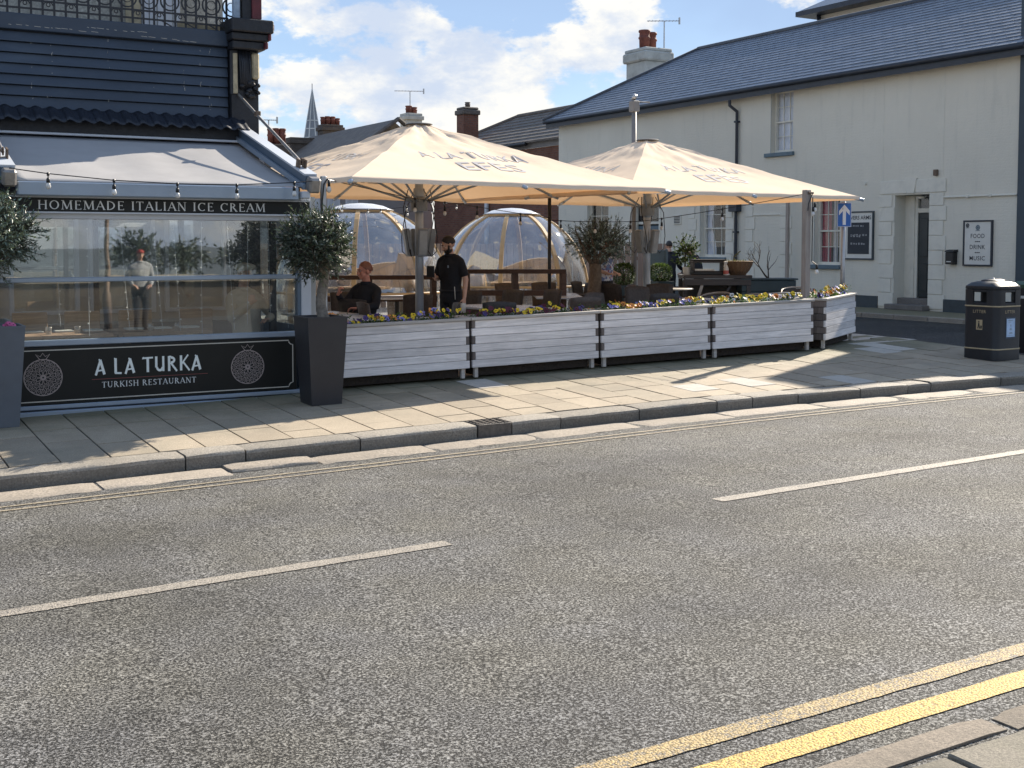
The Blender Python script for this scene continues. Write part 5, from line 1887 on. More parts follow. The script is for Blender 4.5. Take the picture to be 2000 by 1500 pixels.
def planter(label, x0, y0, L, rz, zg, depth=.50, rows=6, row_h=.098):
    p = thing('timber_planter', label, 'planter', (x0, y0, zg), rz, 'timber planters along the pavement')
    zb = .125
    ins = .045
    for r_ in range(rows):
        z0 = zb + r_ * row_h
        ev = r_ % 2 == 0
        for (ya, yb2) in ((0, .035), (depth - .035, depth)):
            e = 0.0 if ev else ins
            MB().cbox(e, L - e, ya, yb2, z0 + .002, z0 + row_h - .002, .004).build('plank', m_plank, p, False, False)
        for (xa, xb2) in ((0.0, .04), (L - .04, L)):
            e = 0.0 if not ev else .0355
            e2 = .0005 if not ev else .0355
            MB().cbox(xa + (0.002 if ev else 0.0), xb2 - (0.002 if ev else 0.0), e2, depth - e2, z0 + .003, z0 + row_h - .003, .005).build('end_plank', m_plank_end, p, False, False)
    zt = zb + rows * row_h
    for (xa, xb2, ya, yb2) in ((-.015, L + .015, -.02, .07), (-.015, L + .015, depth - .07, depth + .02), (-.015, .07, .071, depth - .071), (L - .07, L + .015, .071, depth - .071)):
        MB().cbox(xa, xb2, ya, yb2, zt + .001, zt + .036, .005).build('top_rail', m_railwood, p, False, False)
    for lx in (.045, L - .10):
        for ly in (.036, depth - .09):
            MB().cbox(lx, lx + .05, ly, ly + .05, 0, zb + .25, .004).build('leg', m_railwood, p, False, False)
    MB().box(.0405, L - .0405, .036, depth - .036, zb + .02, zt - .03).build('soil', m_soil, p, False, False)
    MB().box(.11, L - .11, .10, depth - .10, .015, zb + .019).build('shade_box', m_soil, p, False, False)  # added dark box; blocks sunlight and keeps the gap below the planks dark
    return p, zt


PL = [
    (5.26, 13.2, 1.825, 0.0, 'bleached timber planter of pansies beside the tall dark olive pot'),
    (7.125, 13.2, 1.88, 0.0, 'bleached timber planter with bright yellow pansies in front of the waiter'),
    (9.045, 13.19, 1.825, 0.0, 'bleached timber planter in the middle of the row, below the olive tree'),
    (10.91, 13.18, 1.88, 0.0, 'bleached timber planter holding the square lamp post at its end'),
    (13.04, 13.19, 1.55, 0.49, 'bleached timber planter turned at an angle at the street corner'),
]
for i, (x0, y0, L, rz, lab) in enumerate(PL):
    zg = G(x0 + L / 2, y0 + .1) + .0
    p, zt = planter(lab, x0, y0, L, rz, zg)
    p.rotation_euler = (0, -math.atan(.018) if rz == 0 else -.02, rz)
    MX = Matrix.Translation((x0, y0, zg)) @ Matrix.Rotation(rz, 4, 'Z')
    ps_ = thing('pansy_bed', ['mixed pansies in the planter beside the dark olive pot', 'yellow, white and maroon pansies in the planter before the waiter', 'purple, yellow and orange pansies in the middle planter', 'violet and yellow pansies in the planter with the lamp post', 'yellow and maroon pansies in the angled corner planter'][i], 'flowers', (x0, y0, zg), rz, 'pansies in the timber planters')
    ps_.rotation_euler = p.rotation_euler
    lv = MB()
    for k in range(1500):
        u, v = rp.uniform(.05, L - .05), rp.uniform(.06, .44)
        h = .05 + .13 * max(0, 0.5 + 0.8 * mnoise.noise(Vector((u * 4, v * 5, i * 7.0))))
        z = zt - .03 + rp.uniform(0, 1) * h
        a, tl = rp.uniform(0, 6.28), rp.uniform(-.3, 1.0)
        d = Vector((math.cos(a) * math.cos(tl), math.sin(a) * math.cos(tl), math.sin(tl)))
        s_ = d.cross(Vector((0, 0, 1))).normalized() * rp.uniform(.008, .015)
        l = rp.uniform(.03, .055)
        o_ = Vector((u, v, z))
        lv.add([o_, o_ + d * l * .5 + s_, o_ + d * l, o_ + d * l * .5 - s_], [(0, 1, 2, 3)])
    tag(lv.build('pansy_foliage', m_leafg, ps_, False, False), kind='stuff')
    pals = [['yellow', 'yellow', 'purple', 'yellow', 'violet', 'orange'], ['yellow', 'yellow', 'maroon', 'yellow', 'maroon', 'purple'], ['purple', 'purple', 'orange', 'yellow', 'violet', 'maroon'], ['violet', 'purple', 'yellow', 'yellow', 'white', 'orange'], ['yellow', 'yellow', 'orange', 'maroon', 'violet', 'yellow']][i]
    for k in range(84):
        u = rp.uniform(.06, L - .06)
        v = rp.choice((rp.uniform(.07, .2), rp.uniform(.07, .42)))
        c = pals[int((mnoise.noise(Vector((u * 2.6, v * 1.2, i * 5.0))) * .5 + .5) * 7.9 + rp.uniform(-.8, .8)) % 6]
        h = .035 + .13 * max(0, 0.5 + 0.8 * mnoise.noise(Vector((u * 4, v * 5, i * 7.0))))
        sc_ = rp.uniform(.8, 1.25)
        part('flower', PANSY[c], ps_, (u, v, zt - .02 + h), (R(rp.uniform(30, 80)), R(rp.uniform(-20, 20)), R(rp.uniform(-50, 50))), (sc_,) * 3)

# ---------------------------------------------------------------- posts, rails and string lights
m_postwood = mat_wood('grey_post', (0.40, 0.35, 0.31), (0.22, 0.19, 0.17), 2, 0.75, 0.05)
lp = thing('lamp_post', 'square weathered timber lamp post standing in the fourth planter', 'post', (12.95, 13.52, G(12.9, 13.5)))
zt_ = 2.71
MB().cbox(12.89, 12.99, 13.47, 13.57, .55, zt_, .008).build('post', m_postwood, lp)
MB().cbox(12.91, 13.01, 13.44, 13.469, zt_ - .06, zt_ - .03, .004).build('hook_plate', m_rust, lp)
MB().tube([(13.0, 13.46, 2.66), (12.96, 13.44, 2.62), (12.90, 13.44, 2.5), (12.9, 13.45, 2.4)], .008, 5).build('cable', m_black, lp)
MB().tube([(13.005, 13.46, 2.6), (13.005, 13.46, 1.65), (13.07, 13.44, 1.6)], .009, 5).build('cable', m_black, lp)
for (x, y, z) in ((13.03, 13.44, 2.52), (12.985, 13.43, 2.46), (13.085, 13.44, 1.6)):
    h = MB().tube([(x, y, z), (x, y, z - .07)], .018, 8).build('lamp_holder', m_black, lp, True)
    MB().lathe([(.012, -.07), (.024, -.09), (.03, -.115), (.02, -.135), (.005, -.142)], 10, (x, y, z)).build('bulb', m_clearbulb, h, True)
bp = thing('lamp_post', 'slim grey metal post beside the awning end with a lamp on it', 'post', (5.28, 13.45, G(5.28, 13.45)))
MB().cbox(5.25, 5.31, 13.42, 13.48, G(5.28, 13.4), 2.7, .006).build('post', m_metal, bp)
MB().tube([(5.32, 13.42, 2.67), (5.27, 13.40, 2.6), (5.25, 13.41, 2.4), (5.25, 13.41, 2.1)], .008, 5).build('cable', m_black, bp)
h = MB().tube([(5.335, 13.41, 2.66), (5.335, 13.41, 2.58)], .017, 8).build('lamp_holder', m_black, bp, True)
MB().lathe([(.012, -.0), (.024, -.02), (.03, -.05), (.02, -.07), (.005, -.078)], 10, (5.335, 13.41, 2.585)).build('bulb', m_clearbulb, h, True)
wp = thing('wooden_post', 'thin brown wooden post standing against the pub wall by the blind window', 'post', (21.9, 23.85, .38))
MB().cbox(21.9, 21.97, 23.55, 23.64, .375, 3.6, .006).build('post', m_postwood, wp)
dp = thing('dark_post', 'thin black steel post rising from the brown railing in front of the right dome', 'post', (10.63, 17.04, .3))
MB().tube([(10.63, 17.04, .3), (10.63, 17.04, 2.70)], .03, 8).build('post', m_black, dp, True)
m_browntimber = mat_wood('brown_timber', (0.10, 0.055, 0.035), (0.045, 0.025, 0.018), 0, 0.5, 0.1)
for lab, p0, p1 in (('dark brown timber railing in front of the right dome', (9.30, 17.55), (10.75, 16.72)), ('dark brown timber railing in front of the left dome', (7.0, 18.9), (9.0, 17.9))):
    zt = 1.46 if p0[0] > 9 else 1.36
    r = thing('timber_railing', lab, 'railing', (p0[0], p0[1], G(*p0)), 0, 'timber railings on the terrace')
    MB().bar((*p0, zt), (*p1, zt), .10, .07).build('top_rail', m_browntimber, r)
    MB().bar((*p0, zt - .35), (*p1, zt - .35), .05, .09).build('lower_rail', m_browntimber, r)
    for f in (.03, .5, .97):
        x, y = p0[0] + (p1[0] - p0[0]) * f, p0[1] + (p1[1] - p0[1]) * f
        MB().cbox(x - .045, x + .045, y - .045, y + .045, G(x, y), zt - .036, .006).build('post', m_browntimber, r)
festoon('festoon_lights', 'black festoon cable with clear bulbs running under the left parasol to the far post', [(5.33, 13.42, 2.66), (6.9, 14.6, 2.52), (8.3, 15.6, 2.47), (10.63, 17.04, 2.33)], [.4, .56, .74, .88], .12)
festoon('festoon_lights', 'black festoon cable with clear bulbs strung across to the square timber post', [(10.63, 17.04, 2.30), (11.6, 15.8, 2.27), (12.95, 13.5, 2.66)], [.10, .3, .46, .60, .76], .12, .02)
festoon('small_bulb_string', 'white cable of tiny round bulbs strung over the domes', [(8.4, 20.5, 2.55), (10.2, 20.0, 2.75), (12.0, 21.5, 3.1)], [.05, .14, .24, .36, .46, .58, .72, .85], .03, .10, .7, None, .03)
festoon('small_bulb_string', 'second string of tiny round bulbs hanging lower beside the waiter', [(8.6, 21.0, 2.30), (9.7, 20.5, 2.50), (10.9, 20.2, 2.72)], [.1, .3, .5, .7, .9], .03, .05, .7, None, .03)

# ---------------------------------------------------------------- clear dining domes
m_domewood = paint('dome_frame', (0.50, 0.34, 0.17), 0.5, 0.12, 5)
m_domeskin = mat_glass('dome_skin', (0.92, 0.94, 0.97), 0.22, 0.03, 0.13)
m_domecap = paint('dome_cap', (0.60, 0.62, 0.66), 0.25, 0.06, 3)


def dome(label, cx, cy, zg, R0, H, rot, r_top):
    d = thing('dining_dome', label, 'dome', (cx, cy, zg), rot, 'clear dining domes behind the terrace')
    K = 10
    prof = []
    for k in range(K + 1):
        a = k / K
        z = H * (1 - (1 - a) ** 1.0) 
        prof.append(z)
    def rad(z):
        f = max(0.0, (z - .35) / (H - .35 + .10))
        return R0 * (max(0.0, 1 - f ** 2.3)) ** .5 if z > .35 else R0 * (.97 + .03 * z / .35)
    zs_ = [0, .35, .7, 1.0, 1.25, 1.45, 1.62, 1.76, 1.87, 1.96, 2.03]
    zs_ = [z * H / 2.03 for z in zs_]
    NS = 8
    for k in range(NS):
        a0, a1 = 2 * PI * k / NS, 2 * PI * (k + 1) / NS
        P = [(rad(z) * math.cos(a0), rad(z) * math.sin(a0), z) for z in zs_]
        b = MB()
        tn = Vector((-math.sin(a0), math.cos(a0), 0)) * .04
        rings = []
        for p in P:
            v = Vector(p); o_ = Vector((math.cos(a0), math.sin(a0), .25)).normalized() * .03
            rings.append([v + tn + o_, v - tn + o_, v - tn - o_, v + tn - o_])
        b.loft(rings)
        b.build('rib', m_domewood, d, False, False)
        b = MB()
        rings = []
        for z in zs_:
            rings.append([((rad(z) - .005) * math.cos(a0 + (a1 - a0) * j / 6), (rad(z) - .005) * math.sin(a0 + (a1 - a0) * j / 6), z) for j in range(7)])
        b.loft(rings, False, False)
        b.build('panel', m_domeskin, d, True, False)
    rt = rad(H)
    MB().lathe([(rt + .03, -.02), (rt + .04, 0), (rt + .03, .018), (rt - .02, .018), (rt - .02, -.02)], 32, (0, 0, H)).build('top_ring', m_domewood, d, True, False)
    MB().lathe([(rt + .06, .022), (rt * .97, .045), (rt * .75, .10), (rt * .4, .14), (.02, .155)], 28, (0, 0, H)).build('top_cap', m_domecap, d, True, False)
    MB().lathe([(R0 * .97 + .05, 0), (R0 * .97 + .05, .12), (R0 * .97 - .03, .12), (R0 * .97 - .03, 0)], 32).build('base_ring', m_domewood, d, True, False)
    MB().lathe([(R0 + .03, .68), (R0 + .03, .72), (R0 - .01, .72), (R0 - .01, .68)], 32).build('middle_ring', m_domewood, d, True, False)
    return d


dome('clear dining dome with tan ribs behind the seated man, left of the waiter', 9.13, 21.35, .32, 1.68, 2.2, .30, .5)
dome('clear dining dome with tan ribs right of the waiter, behind the railing', 12.85, 22.1, .35, 1.62, 2.15, .12, .45)

# ---------------------------------------------------------------- tables and chairs
m_tabletop = paint('table_top', (0.56, 0.58, 0.61), 0.28, 0.06, 3)
m_rattan = paint('rattan', (0.050, 0.042, 0.038), 0.55, 0.35, 30, 0.006, 120)
m_rattan_brown = paint('rattan_brown', (0.10, 0.072, 0.055), 0.55, 0.3, 30, 0.006, 120)
m_tan = paint('tan_frame', (0.42, 0.25, 0.11), 0.5, 0.15, 8)


def table(label, x, y, w, d, rz, h=.74):
    t = thing('dining_table', label, 'table', (x, y, G(x, y)), rz, 'terrace tables')
    MB().cbox(-w / 2, w / 2, -d / 2, d / 2, h - .03, h, .006).build('top', m_tabletop, t, False, False)
    MB().lathe([(.04, .02), (.04, h - .03)], 10).build('pedestal', m_black, t, True, False)
    MB().cbox(-.28, .28, -.03, .03, 0, .03, .008).build('foot', m_black, t, False, False)
    MB().cbox(-.03, .03, -.28, -.031, 0, .03, .008).build('foot', m_black, t, False, False)
    MB().cbox(-.03, .03, .031, .28, 0, .03, .008).build('foot', m_black, t, False, False)
    return t


table('grey topped table beside the dark olive pot at the left end', 6.22, 14.45, .8, 1.2, 0)
table('long grey topped table in front of the waiter, behind the second planter', 8.65, 14.95, .9, 1.9, .06)
table('far grey topped table behind the left parasol mast', 8.55, 18.5, 1.1, .75, .2)
table('grey topped table in the middle of the terrace near the railing', 10.75, 17.0, .75, 1.7, -.5)
table('grey topped table behind the fourth planter', 11.75, 14.35, .8, 1.7, -.1)
table('grey topped table in the corner behind the square post', 13.75, 14.75, 1.1, .75, .35)
table('grey topped table where the seated man rests his arm', 6.05, 15.55, .8, .8, .1)


def make_chair(label, x, y, rz, m, arms=False):
    c = thing('rattan_chair', label, 'chair', (x, y, G(x, y)), rz, 'rattan chairs on the terrace')
    # seat faces local -Y, the back stands at +Y
    rows = []
    for k in range(7):
        f = k / 6
        z = .44 + .46 * f
        yb_ = .21 + .09 * f
        rows.append([(u * (.215 + .01 * f), yb_ + .03 * (1 - (u) ** 2), z - (.02 * u * u if k == 6 else 0)) for u in (-1, -.6, -.2, .2, .6, 1)])
    b = MB()
    b.loft([r + [(p[0], p[1] + .028, p[2]) for p in reversed(r)] for r in rows])
    b.build('backrest', m, c, True, False)
    MB().cbox(-.225, .225, -.23, .215, .40, .45, .012).build('seat', m, c, False, False)
    for (lx, ly, tx, ty) in ((-.20, -.205, -.205, -.22), (.20, -.205, .205, -.22), (-.20, .20, -.205, .25), (.20, .20, .205, .25)):
        MB().tube([(lx, ly, .405), (tx, ty, 0)], .018, 6).build('leg', m, c, True, False)
    if arms:
        for s_ in (-1, 1):
            MB().tube([(s_ * .22, .24, .68), (s_ * .25, .05, .66), (s_ * .24, -.2, .63), (s_ * .215, -.22, .42)], .02, 7).build('armrest', m, c, True, False)
    return c


chairs = [
    (6.75, 15.0, 1.5, 1, 0, 'dark rattan armchair turned sideways beside the left parasol mast'),
    (7.15, 14.35, -1.9, 0, 0, 'dark rattan chair behind the first planter, back to the street'),
    (6.85, 15.95, 2.2, 0, 1, 'dark rattan armchair the seated man sits in'),
    (7.3, 17.6, -.2, 0, 0, 'dark rattan chair beyond the seated man'),
    (7.95, 16.6, 2.9, 1, 0, 'brown rattan chair between the parasol mast and the waiter'),
    (8.05, 14.15, 2.6, 0, 0, 'dark rattan chair pushed against the planter in front of the waiter'),
    (8.75, 16.45, -.6, 0, 0, 'dark rattan chair right behind the waiter'),
    (9.35, 16.45, -1.3, 0, 0, 'dark rattan chair at the head of the long table'),
    (9.85, 16.15, -1.5, 0, 0, 'dark rattan chair between the long table and the railing'),
    (10.6, 18.2, -.2, 1, 0, 'brown rattan chair behind the railing, left one of the pair'),
    (11.2, 18.0, -.3, 1, 0, 'brown rattan chair behind the railing, right one of the pair'),
    (11.55, 17.6, -1.6, 0, 1, 'dark rattan armchair left of the olive trunk'),
    (11.6, 16.6, -1.9, 1, 0, 'brown rattan chair with its side to the middle table'),
    (12.0, 17.8, .6, 0, 1, 'dark rattan armchair beside the olive trunk'),
    (10.15, 14.6, .3, 0, 0, 'dark rattan chair behind the third planter below the olive tree'),
    (12.2, 16.2, -.8, 0, 0, 'dark rattan chair by the right parasol mast'),
    (10.75, 14.25, 2.8, 0, 0, 'dark rattan chair at the end of the third planter'),
    (11.55, 15.6, -.1, 0, 0, 'dark rattan chair at the far end of the fourth planter table'),
    (12.0, 16.95, 1.9, 0, 1, 'dark rattan armchair in front of the round bistro table'),
    (9.4, 14.3, 2.9, 1, 0, 'brown rattan chair at the near side of the long table'),
]
PROTO = {}
for (x, y, rz, br, ar, lab) in chairs:
    k = (br, ar)
    if k not in PROTO:
        PROTO[k] = make_chair(lab, x, y, rz, m_rattan_brown if br else m_rattan, bool(ar))
    else:
        dup(PROTO[k], (x, y, G(x, y)), rz, lab)


def loop_chair(label, x, y, rz):
    c = thing('metal_chair', label, 'chair', (x, y, G(x, y)), rz, 'metal rimmed chairs by the corner')
    P = [(.25 * math.cos(a), .02 + .25 * math.sin(a) * .8, .80 - .05 * (1 - math.sin(a))) for a in lin(R(-10), R(190), 13)]
    MB().tube([(.25, -.2, 0), (.25, -.18, .62)] + P + [(-.25, -.18, .62), (-.25, -.2, 0)], .014, 7).build('frame', m_steel, c, True, False)
    rows = []
    for z in (.5, .6, .7, .78):
        rows.append([(.235 * math.cos(a), .02 + .19 * math.sin(a), z - .05 * (1 - math.sin(a))) for a in lin(R(5), R(175), 11)])
    b = MB()
    b.loft([r + [(p[0] * .95, p[1] * .95, p[2]) for p in reversed(r)] for r in rows])
    b.build('backrest', m_rattan, c, True, False)
    MB().lathe([(.22, .42), (.23, .44), (.21, .46)], 14).build('seat', m_rattan, c, True, False)
    for s_ in (-1, 1):
        MB().tube([(s_ * .2, .16, .43), (s_ * .22, .22, 0)], .014, 6).build('leg', m_steel, c, True, False)
    return c


lc = loop_chair('metal rimmed chair behind the fourth planter, nearest the bistro table', 12.35, 14.9, -1.3)
dup(lc, (12.42, 14.2, G(12.4, 14.2)), -1.5, 'metal rimmed chair tucked behind the pansies beside the square post')
dup(lc, (13.15, 14.35, G(13.1, 14.3)), 2.6, 'metal rimmed chair left of the corner table, partly behind the square post')
dup(lc, (14.35, 15.2, G(14.3, 15.2)), -.9, 'metal rimmed chair at the far side of the corner table')

# round bistro table, serving bench and the things on it
bt = thing('bistro_table', 'small white topped bistro table between the two clipped bushes', 'table', (13.2, 17.1, G(13.2, 17.1)), .6)
MB().lathe([(.37, .735), (.385, .745), (.385, .755), (.37, .765), (.02, .765)], 28).build('top', m_offwhite, bt, 'auto', False)
for a in (0, PI / 2):
    for s_ in (-1, 1):
        MB().tube([(s_ * .26 * math.cos(a), s_ * .26 * math.sin(a), 0), (-s_ * .05 * math.cos(a), -s_ * .05 * math.sin(a), .74)], .012, 6).build('leg', m_black, bt, True, False)
m_greywood = mat_wood('dark_grey_wood', (0.085, 0.082, 0.085), (0.045, 0.043, 0.045), 0, 0.6, 0.1)
fb = thing('serving_bench', 'dark grey wooden serving bench with slanted legs in front of the pub windows', 'bench', (14.25, 17.2, G(14.2, 17.2)), -.50)
MB().cbox(-.62, .62, -.30, .30, .90, .96, .006).build('top', m_greywood, fb, False, False)
for k in range(4):
    MB().cbox(-.60, .60, -.30 + k * .001, -.275, .78 + 0 * k, .895, .005).build('apron', m_greywood, fb, False, False) if k == 0 else None
for (lx, tx) in ((-.58, -.58), (.56, .56)):
    for ly in (-.26, .24):
        MB().bar((lx, ly, .89), (tx, ly, 0), .07, .05).build('leg', m_greywood, fb, False, False)
MB().bar((-.25, -.27, .88), (-.50, -.27, .05), .05, .04).build('brace', m_steel, fb, False, False)
MB().bar((.30, -.2, .88), (.1, -.2, .5), .04, .04).build('brace', m_greywood, fb, False, False)
MB().box(-.57, .57, .2, .23, .1, .85).build('back_panel', m_dark_in, fb, False, False)
TBz = G(14.2, 17.2) + .96


def onbench(u, v):
    c, s_ = math.cos(-.50), math.sin(-.50)
    return (14.25 + u * c - v * s_, 17.2 + u * s_ + v * c, TBz)


x, y, z = onbench(-.12, .08)
gr = thing('serving_trays', 'stack of dark trays and pale plates on the serving bench', 'trays', (x, y, z), -.5)
MB().cbox(-.28, .28, -.2, .2, 0, .07, .01).build('tray', m_black, gr, False, False)
MB().cbox(-.26, .1, -.18, .12, .071, .10, .006).build('plates', m_offwhite, gr, False, False)
MB().cbox(-.30, .30, -.2, .2, .22, .25, .008).build('tray', m_greywood, gr, False, False)
MB().cbox(-.28, .32, -.2, .2, .252, .28, .008).build('tray', m_black, gr, False, False)
for s_ in (-1, 1):
    MB().cbox(s_ * .27 - .012, s_ * .27 + .012, -.19, .19, .0705, .2195, .003).build('side', m_greywood, gr, False, False)
x, y, z = onbench(-.50, .05)
cu = thing('napkin_tub', 'small pale tub at the left end of the serving bench', 'tub', (x, y, z))
MB().lathe([(.065, 0), (.075, .14), (.06, .14), (.055, .02)], 14).build('tub', m_offwhite, cu, 'auto', False)
x, y, z = onbench(.17, -.18)
sb = thing('spray_bottle', 'spray bottle with a white trigger and red label on the serving bench', 'bottle', (x, y, z))
MB().lathe([(.045, 0), (.048, .02), (.048, .12), (.03, .17), (.015, .19), (.015, .21)], 14).build('bottle', m_offwhite, sb, 'auto', False)
MB().lathe([(.0495, .02), (.0495, .085)], 14, cap=False).build('label_band', paint('label_red', (0.5, .12, .1), .5), sb, False, False)
b = MB(); b.cbox(-.05, .03, -.014, .014, .21, .25, .006); b.bar((-.03, 0, .21), (-.05, 0, .15), .012, .02)
b.build('trigger', m_offwhite, sb, False, False)
x, y, z = onbench(.42, 0)
bk = thing('flower_basket', 'wide woven basket of plants on the right end of the serving bench', 'basket', (x, y, z))
m_wicker = paint('wicker', (0.17, 0.105, 0.06), 0.8, 0.35, 40, 0.006, 90)
nn_ = 40
b = MB()
b.loft([[((r + (.008 if j % 2 else -.004)) * math.cos(2 * PI * j / nn_), (r + (.008 if j % 2 else -.004)) * math.sin(2 * PI * j / nn_), z_) for j in range(nn_)] for r, z_ in ((.13, 0), (.20, .08), (.245, .17), (.265, .235), (.245, .235), (.20, .16))])
b.build('basket', m_wicker, bk, False, False)
MB().lathe([(.255, .232), (.275, .24), (.255, .25)], 24).build('rim', m_wicker, bk, True, False)
tf = MB()
for k in range(260):
    a, r = rp.uniform(0, 6.28), .24 * math.sqrt(rp.random())
    o_ = Vector((r * math.cos(a), r * math.sin(a), .2))
    d = Vector((math.cos(a) * .5 + rp.uniform(-.4, .4), math.sin(a) * .5 + rp.uniform(-.4, .4), rp.uniform(.2, 1))).normalized() * rp.uniform(.06, .12)
    s_ = d.cross(Vector((0, 0, 1))).normalized() * .008
    tf.add([o_ + s_, o_ - s_, o_ + d], [(0, 1, 2)])
for k in range(3):
    P = [(-.05 - .02 * k, .02, .2), (-.08, .02, .34), (-.04 + .05 * k, .0, .33 + .05 * k)]
    tf.tube(P, .008, 5)
tag(tf.build('trailing_foliage', mat_leaf('dull_leaf', (0.12, 0.13, 0.06)), bk, False, False), kind='stuff')
# teal trough with bare branches
tr = thing('teal_trough', 'dark teal wooden trough at the right end of the serving bench', 'planter', (15.15, 16.65, G(15.1, 16.6)), -.5)
m_teal_dark = paint('teal_trough', (0.03, 0.055, 0.068), 0.6, 0.15, 4)
for k in range(4):
    z0 = .06 + k * .20
    MB().cbox(-.62, .36, -.22, .22, z0, z0 + .195, .006).build('board', m_teal_dark, tr, False, False)
MB().cbox(-.65, .39, -.25, .25, .861, .89, .006).build('rim', m_teal_dark, tr, False, False)
br_ = thing('bare_shrub', 'leafless forked shrub growing out of the teal trough', 'shrub', (15.05, 16.72, G(15.1, 16.6) + .88))
b = MB()
def branch(b, p, d, l, r, dep, rnd):
    P = [p]
    q = Vector(p)
    dd = Vector(d)
    for k in range(4):
        dd = (dd + Vector((rnd.uniform(-.2, .2), rnd.uniform(-.2, .2), rnd.uniform(-.05, .18)))).normalized()
        q = q + dd * l / 4
        P.append(q.copy())
    b.tube(P, [r * (1 - .12 * i) for i in range(5)], 5)
    if dep > 0:
        for k in range(3 if dep > 1 else 2):
            nd = (dd + Vector((rnd.uniform(-.9, .9), rnd.uniform(-.9, .9), rnd.uniform(-.1, .5)))).normalized()
            branch(b, P[rnd.choice((2, 3, 4))], nd, l * rnd.uniform(.55, .8), r * .55, dep - 1, rnd)
m_twig = paint('twig_bark', (0.06, 0.045, 0.035), 0.85, 0.3, 12, 0.002)
rb2 = random.Random(14)
br_.location = (15.08, 16.70, G(15.1, 16.6) + .88)
branch(b, Vector((0, 0, 0)), Vector((-.55, .3, .7)), .34, .018, 3, rb2)
branch(b, Vector((0, 0, 0)), Vector((.1, -.1, .95)), .30, .014, 2, rb2)
b.build('branches', m_twig, br_, True, False)
# low teal hoarding behind the right mast
tbx = thing('teal_screen', 'dark teal panel screen standing behind the right parasol mast', 'screen', (15.05, 20.05, G(15, 20)), -.6)
MB().cbox(-.16, .20, -.03, .03, .05, 1.36, .008).build('panel', m_teal, tbx, False, False)
for x in (-.19, .23):
    MB().cbox(x - .028, x + .028, -.05, .05, 0, 1.38, .006).build('post', m_teal, tbx, False, False)

# ---------------------------------------------------------------- one way sign
m_arrow = paint('arrow_white', (0.80, 0.84, 0.90), 0.4, 0.03, 5)
m_blue = paint('sign_blue', (0.02, 0.13, 0.48), 0.35, 0.05, 4)
ow = thing('one_way_sign', 'blue rectangular one way sign with a white arrow on a grey post', 'traffic sign', (15.25, 15.05, .36))
MB().tube([(15.27, 15.07, .3), (15.27, 15.07, 2.62)], .038, 12).build('post', m_metal, ow, True)
MB().tube([(15.27, 15.07, .3), (15.27, 15.07, 1.0)], .055, 12).build('post_base', m_metal, ow, True)
SR = Matrix.Translation((15.245, 15.03, 2.40)) @ Matrix.Rotation(-.62, 4, 'Z')
MB().cbox(-.118, .118, -.012, .0, -.205, .205, .004, SR).build('plate', m_blue, ow)
bb = MB()
fl = lambda dy: (lambda u, v: tuple(SR @ Vector((u, dy, v))))
bb.prism([(-.026, -.17), (.026, -.17), (.026, .02), (-.026, .02)], fl(-.0145), fl(-.0122))
bb.prism([(0, .17), (-.088, .065), (-.088, -.01), (-.026, .062), (.026, .062), (.088, -.01), (.088, .065)], fl(-.0146), fl(-.0123))
bb.prism([(-.026, .015), (.026, .015), (.026, .075), (-.026, .075)], fl(-.0147), fl(-.0124))
bb.build('arrow', m_arrow, ow)
bb = MB()
for (a0, a1, c0, c1) in ((-.114, .114, -.201, -.195), (-.114, .114, .195, .201), (-.114, -.108, -.195, .195), (.108, .114, -.195, .195)):
    bb.box(a0, a1, -.0142, -.0122, c0, c1, SR)
bb.build('border', m_bulbwhite, ow)
for z in (2.3, 2.5):
    MB().cbox(15.21, 15.32, 15.03, 15.12, z - .015, z + .015, .004).build('clip', m_metal, ow)

# ---------------------------------------------------------------- litter bin
m_bin = paint('bin_black', (0.012, 0.014, 0.018), 0.48, 0.2, 5, 0.0008, 200)
m_gold = paint('gold_band', (0.45, 0.36, 0.22), 0.5, 0.15, 8)
m_poster = paint('bin_poster', (0.42, 0.56, 0.75), 0.5, 0.12, 9)
BX, BY = 14.50, 11.43
BZ = G(BX, BY) - .005
lb = thing('litter_bin', 'black litter bin with gold bands and four side openings on the pavement corner', 'litter bin', (BX, BY, BZ), 0.03)


def rsq(h, c, z, n=5):
    """rounded square outline"""
    P = []
    for (sx, sy, a0) in ((1, 1, 0), (-1, 1, 90), (-1, -1, 180), (1, -1, 270)):
        for i in range(n):
            a = R(a0 + 90 * i / (n - 1))
            P.append((sx * (h - c) + c * math.cos(a), sy * (h - c) + c * math.sin(a), z))
    return P


b = MB().loft([rsq(.285, .09, .0), rsq(.285, .09, .14), rsq(.283, .09, .15), rsq(.283, .09, .74), rsq(.275, .09, .745)])
b.build('body', m_bin, lb, 'auto', False)
for z in (.155, .752):
    MB().loft([rsq(.288, .092, z - .009), rsq(.291, .094, z - .004), rsq(.291, .094, z + .005), rsq(.288, .092, z + .009)]).build('gold_band', m_gold, lb, False, False)
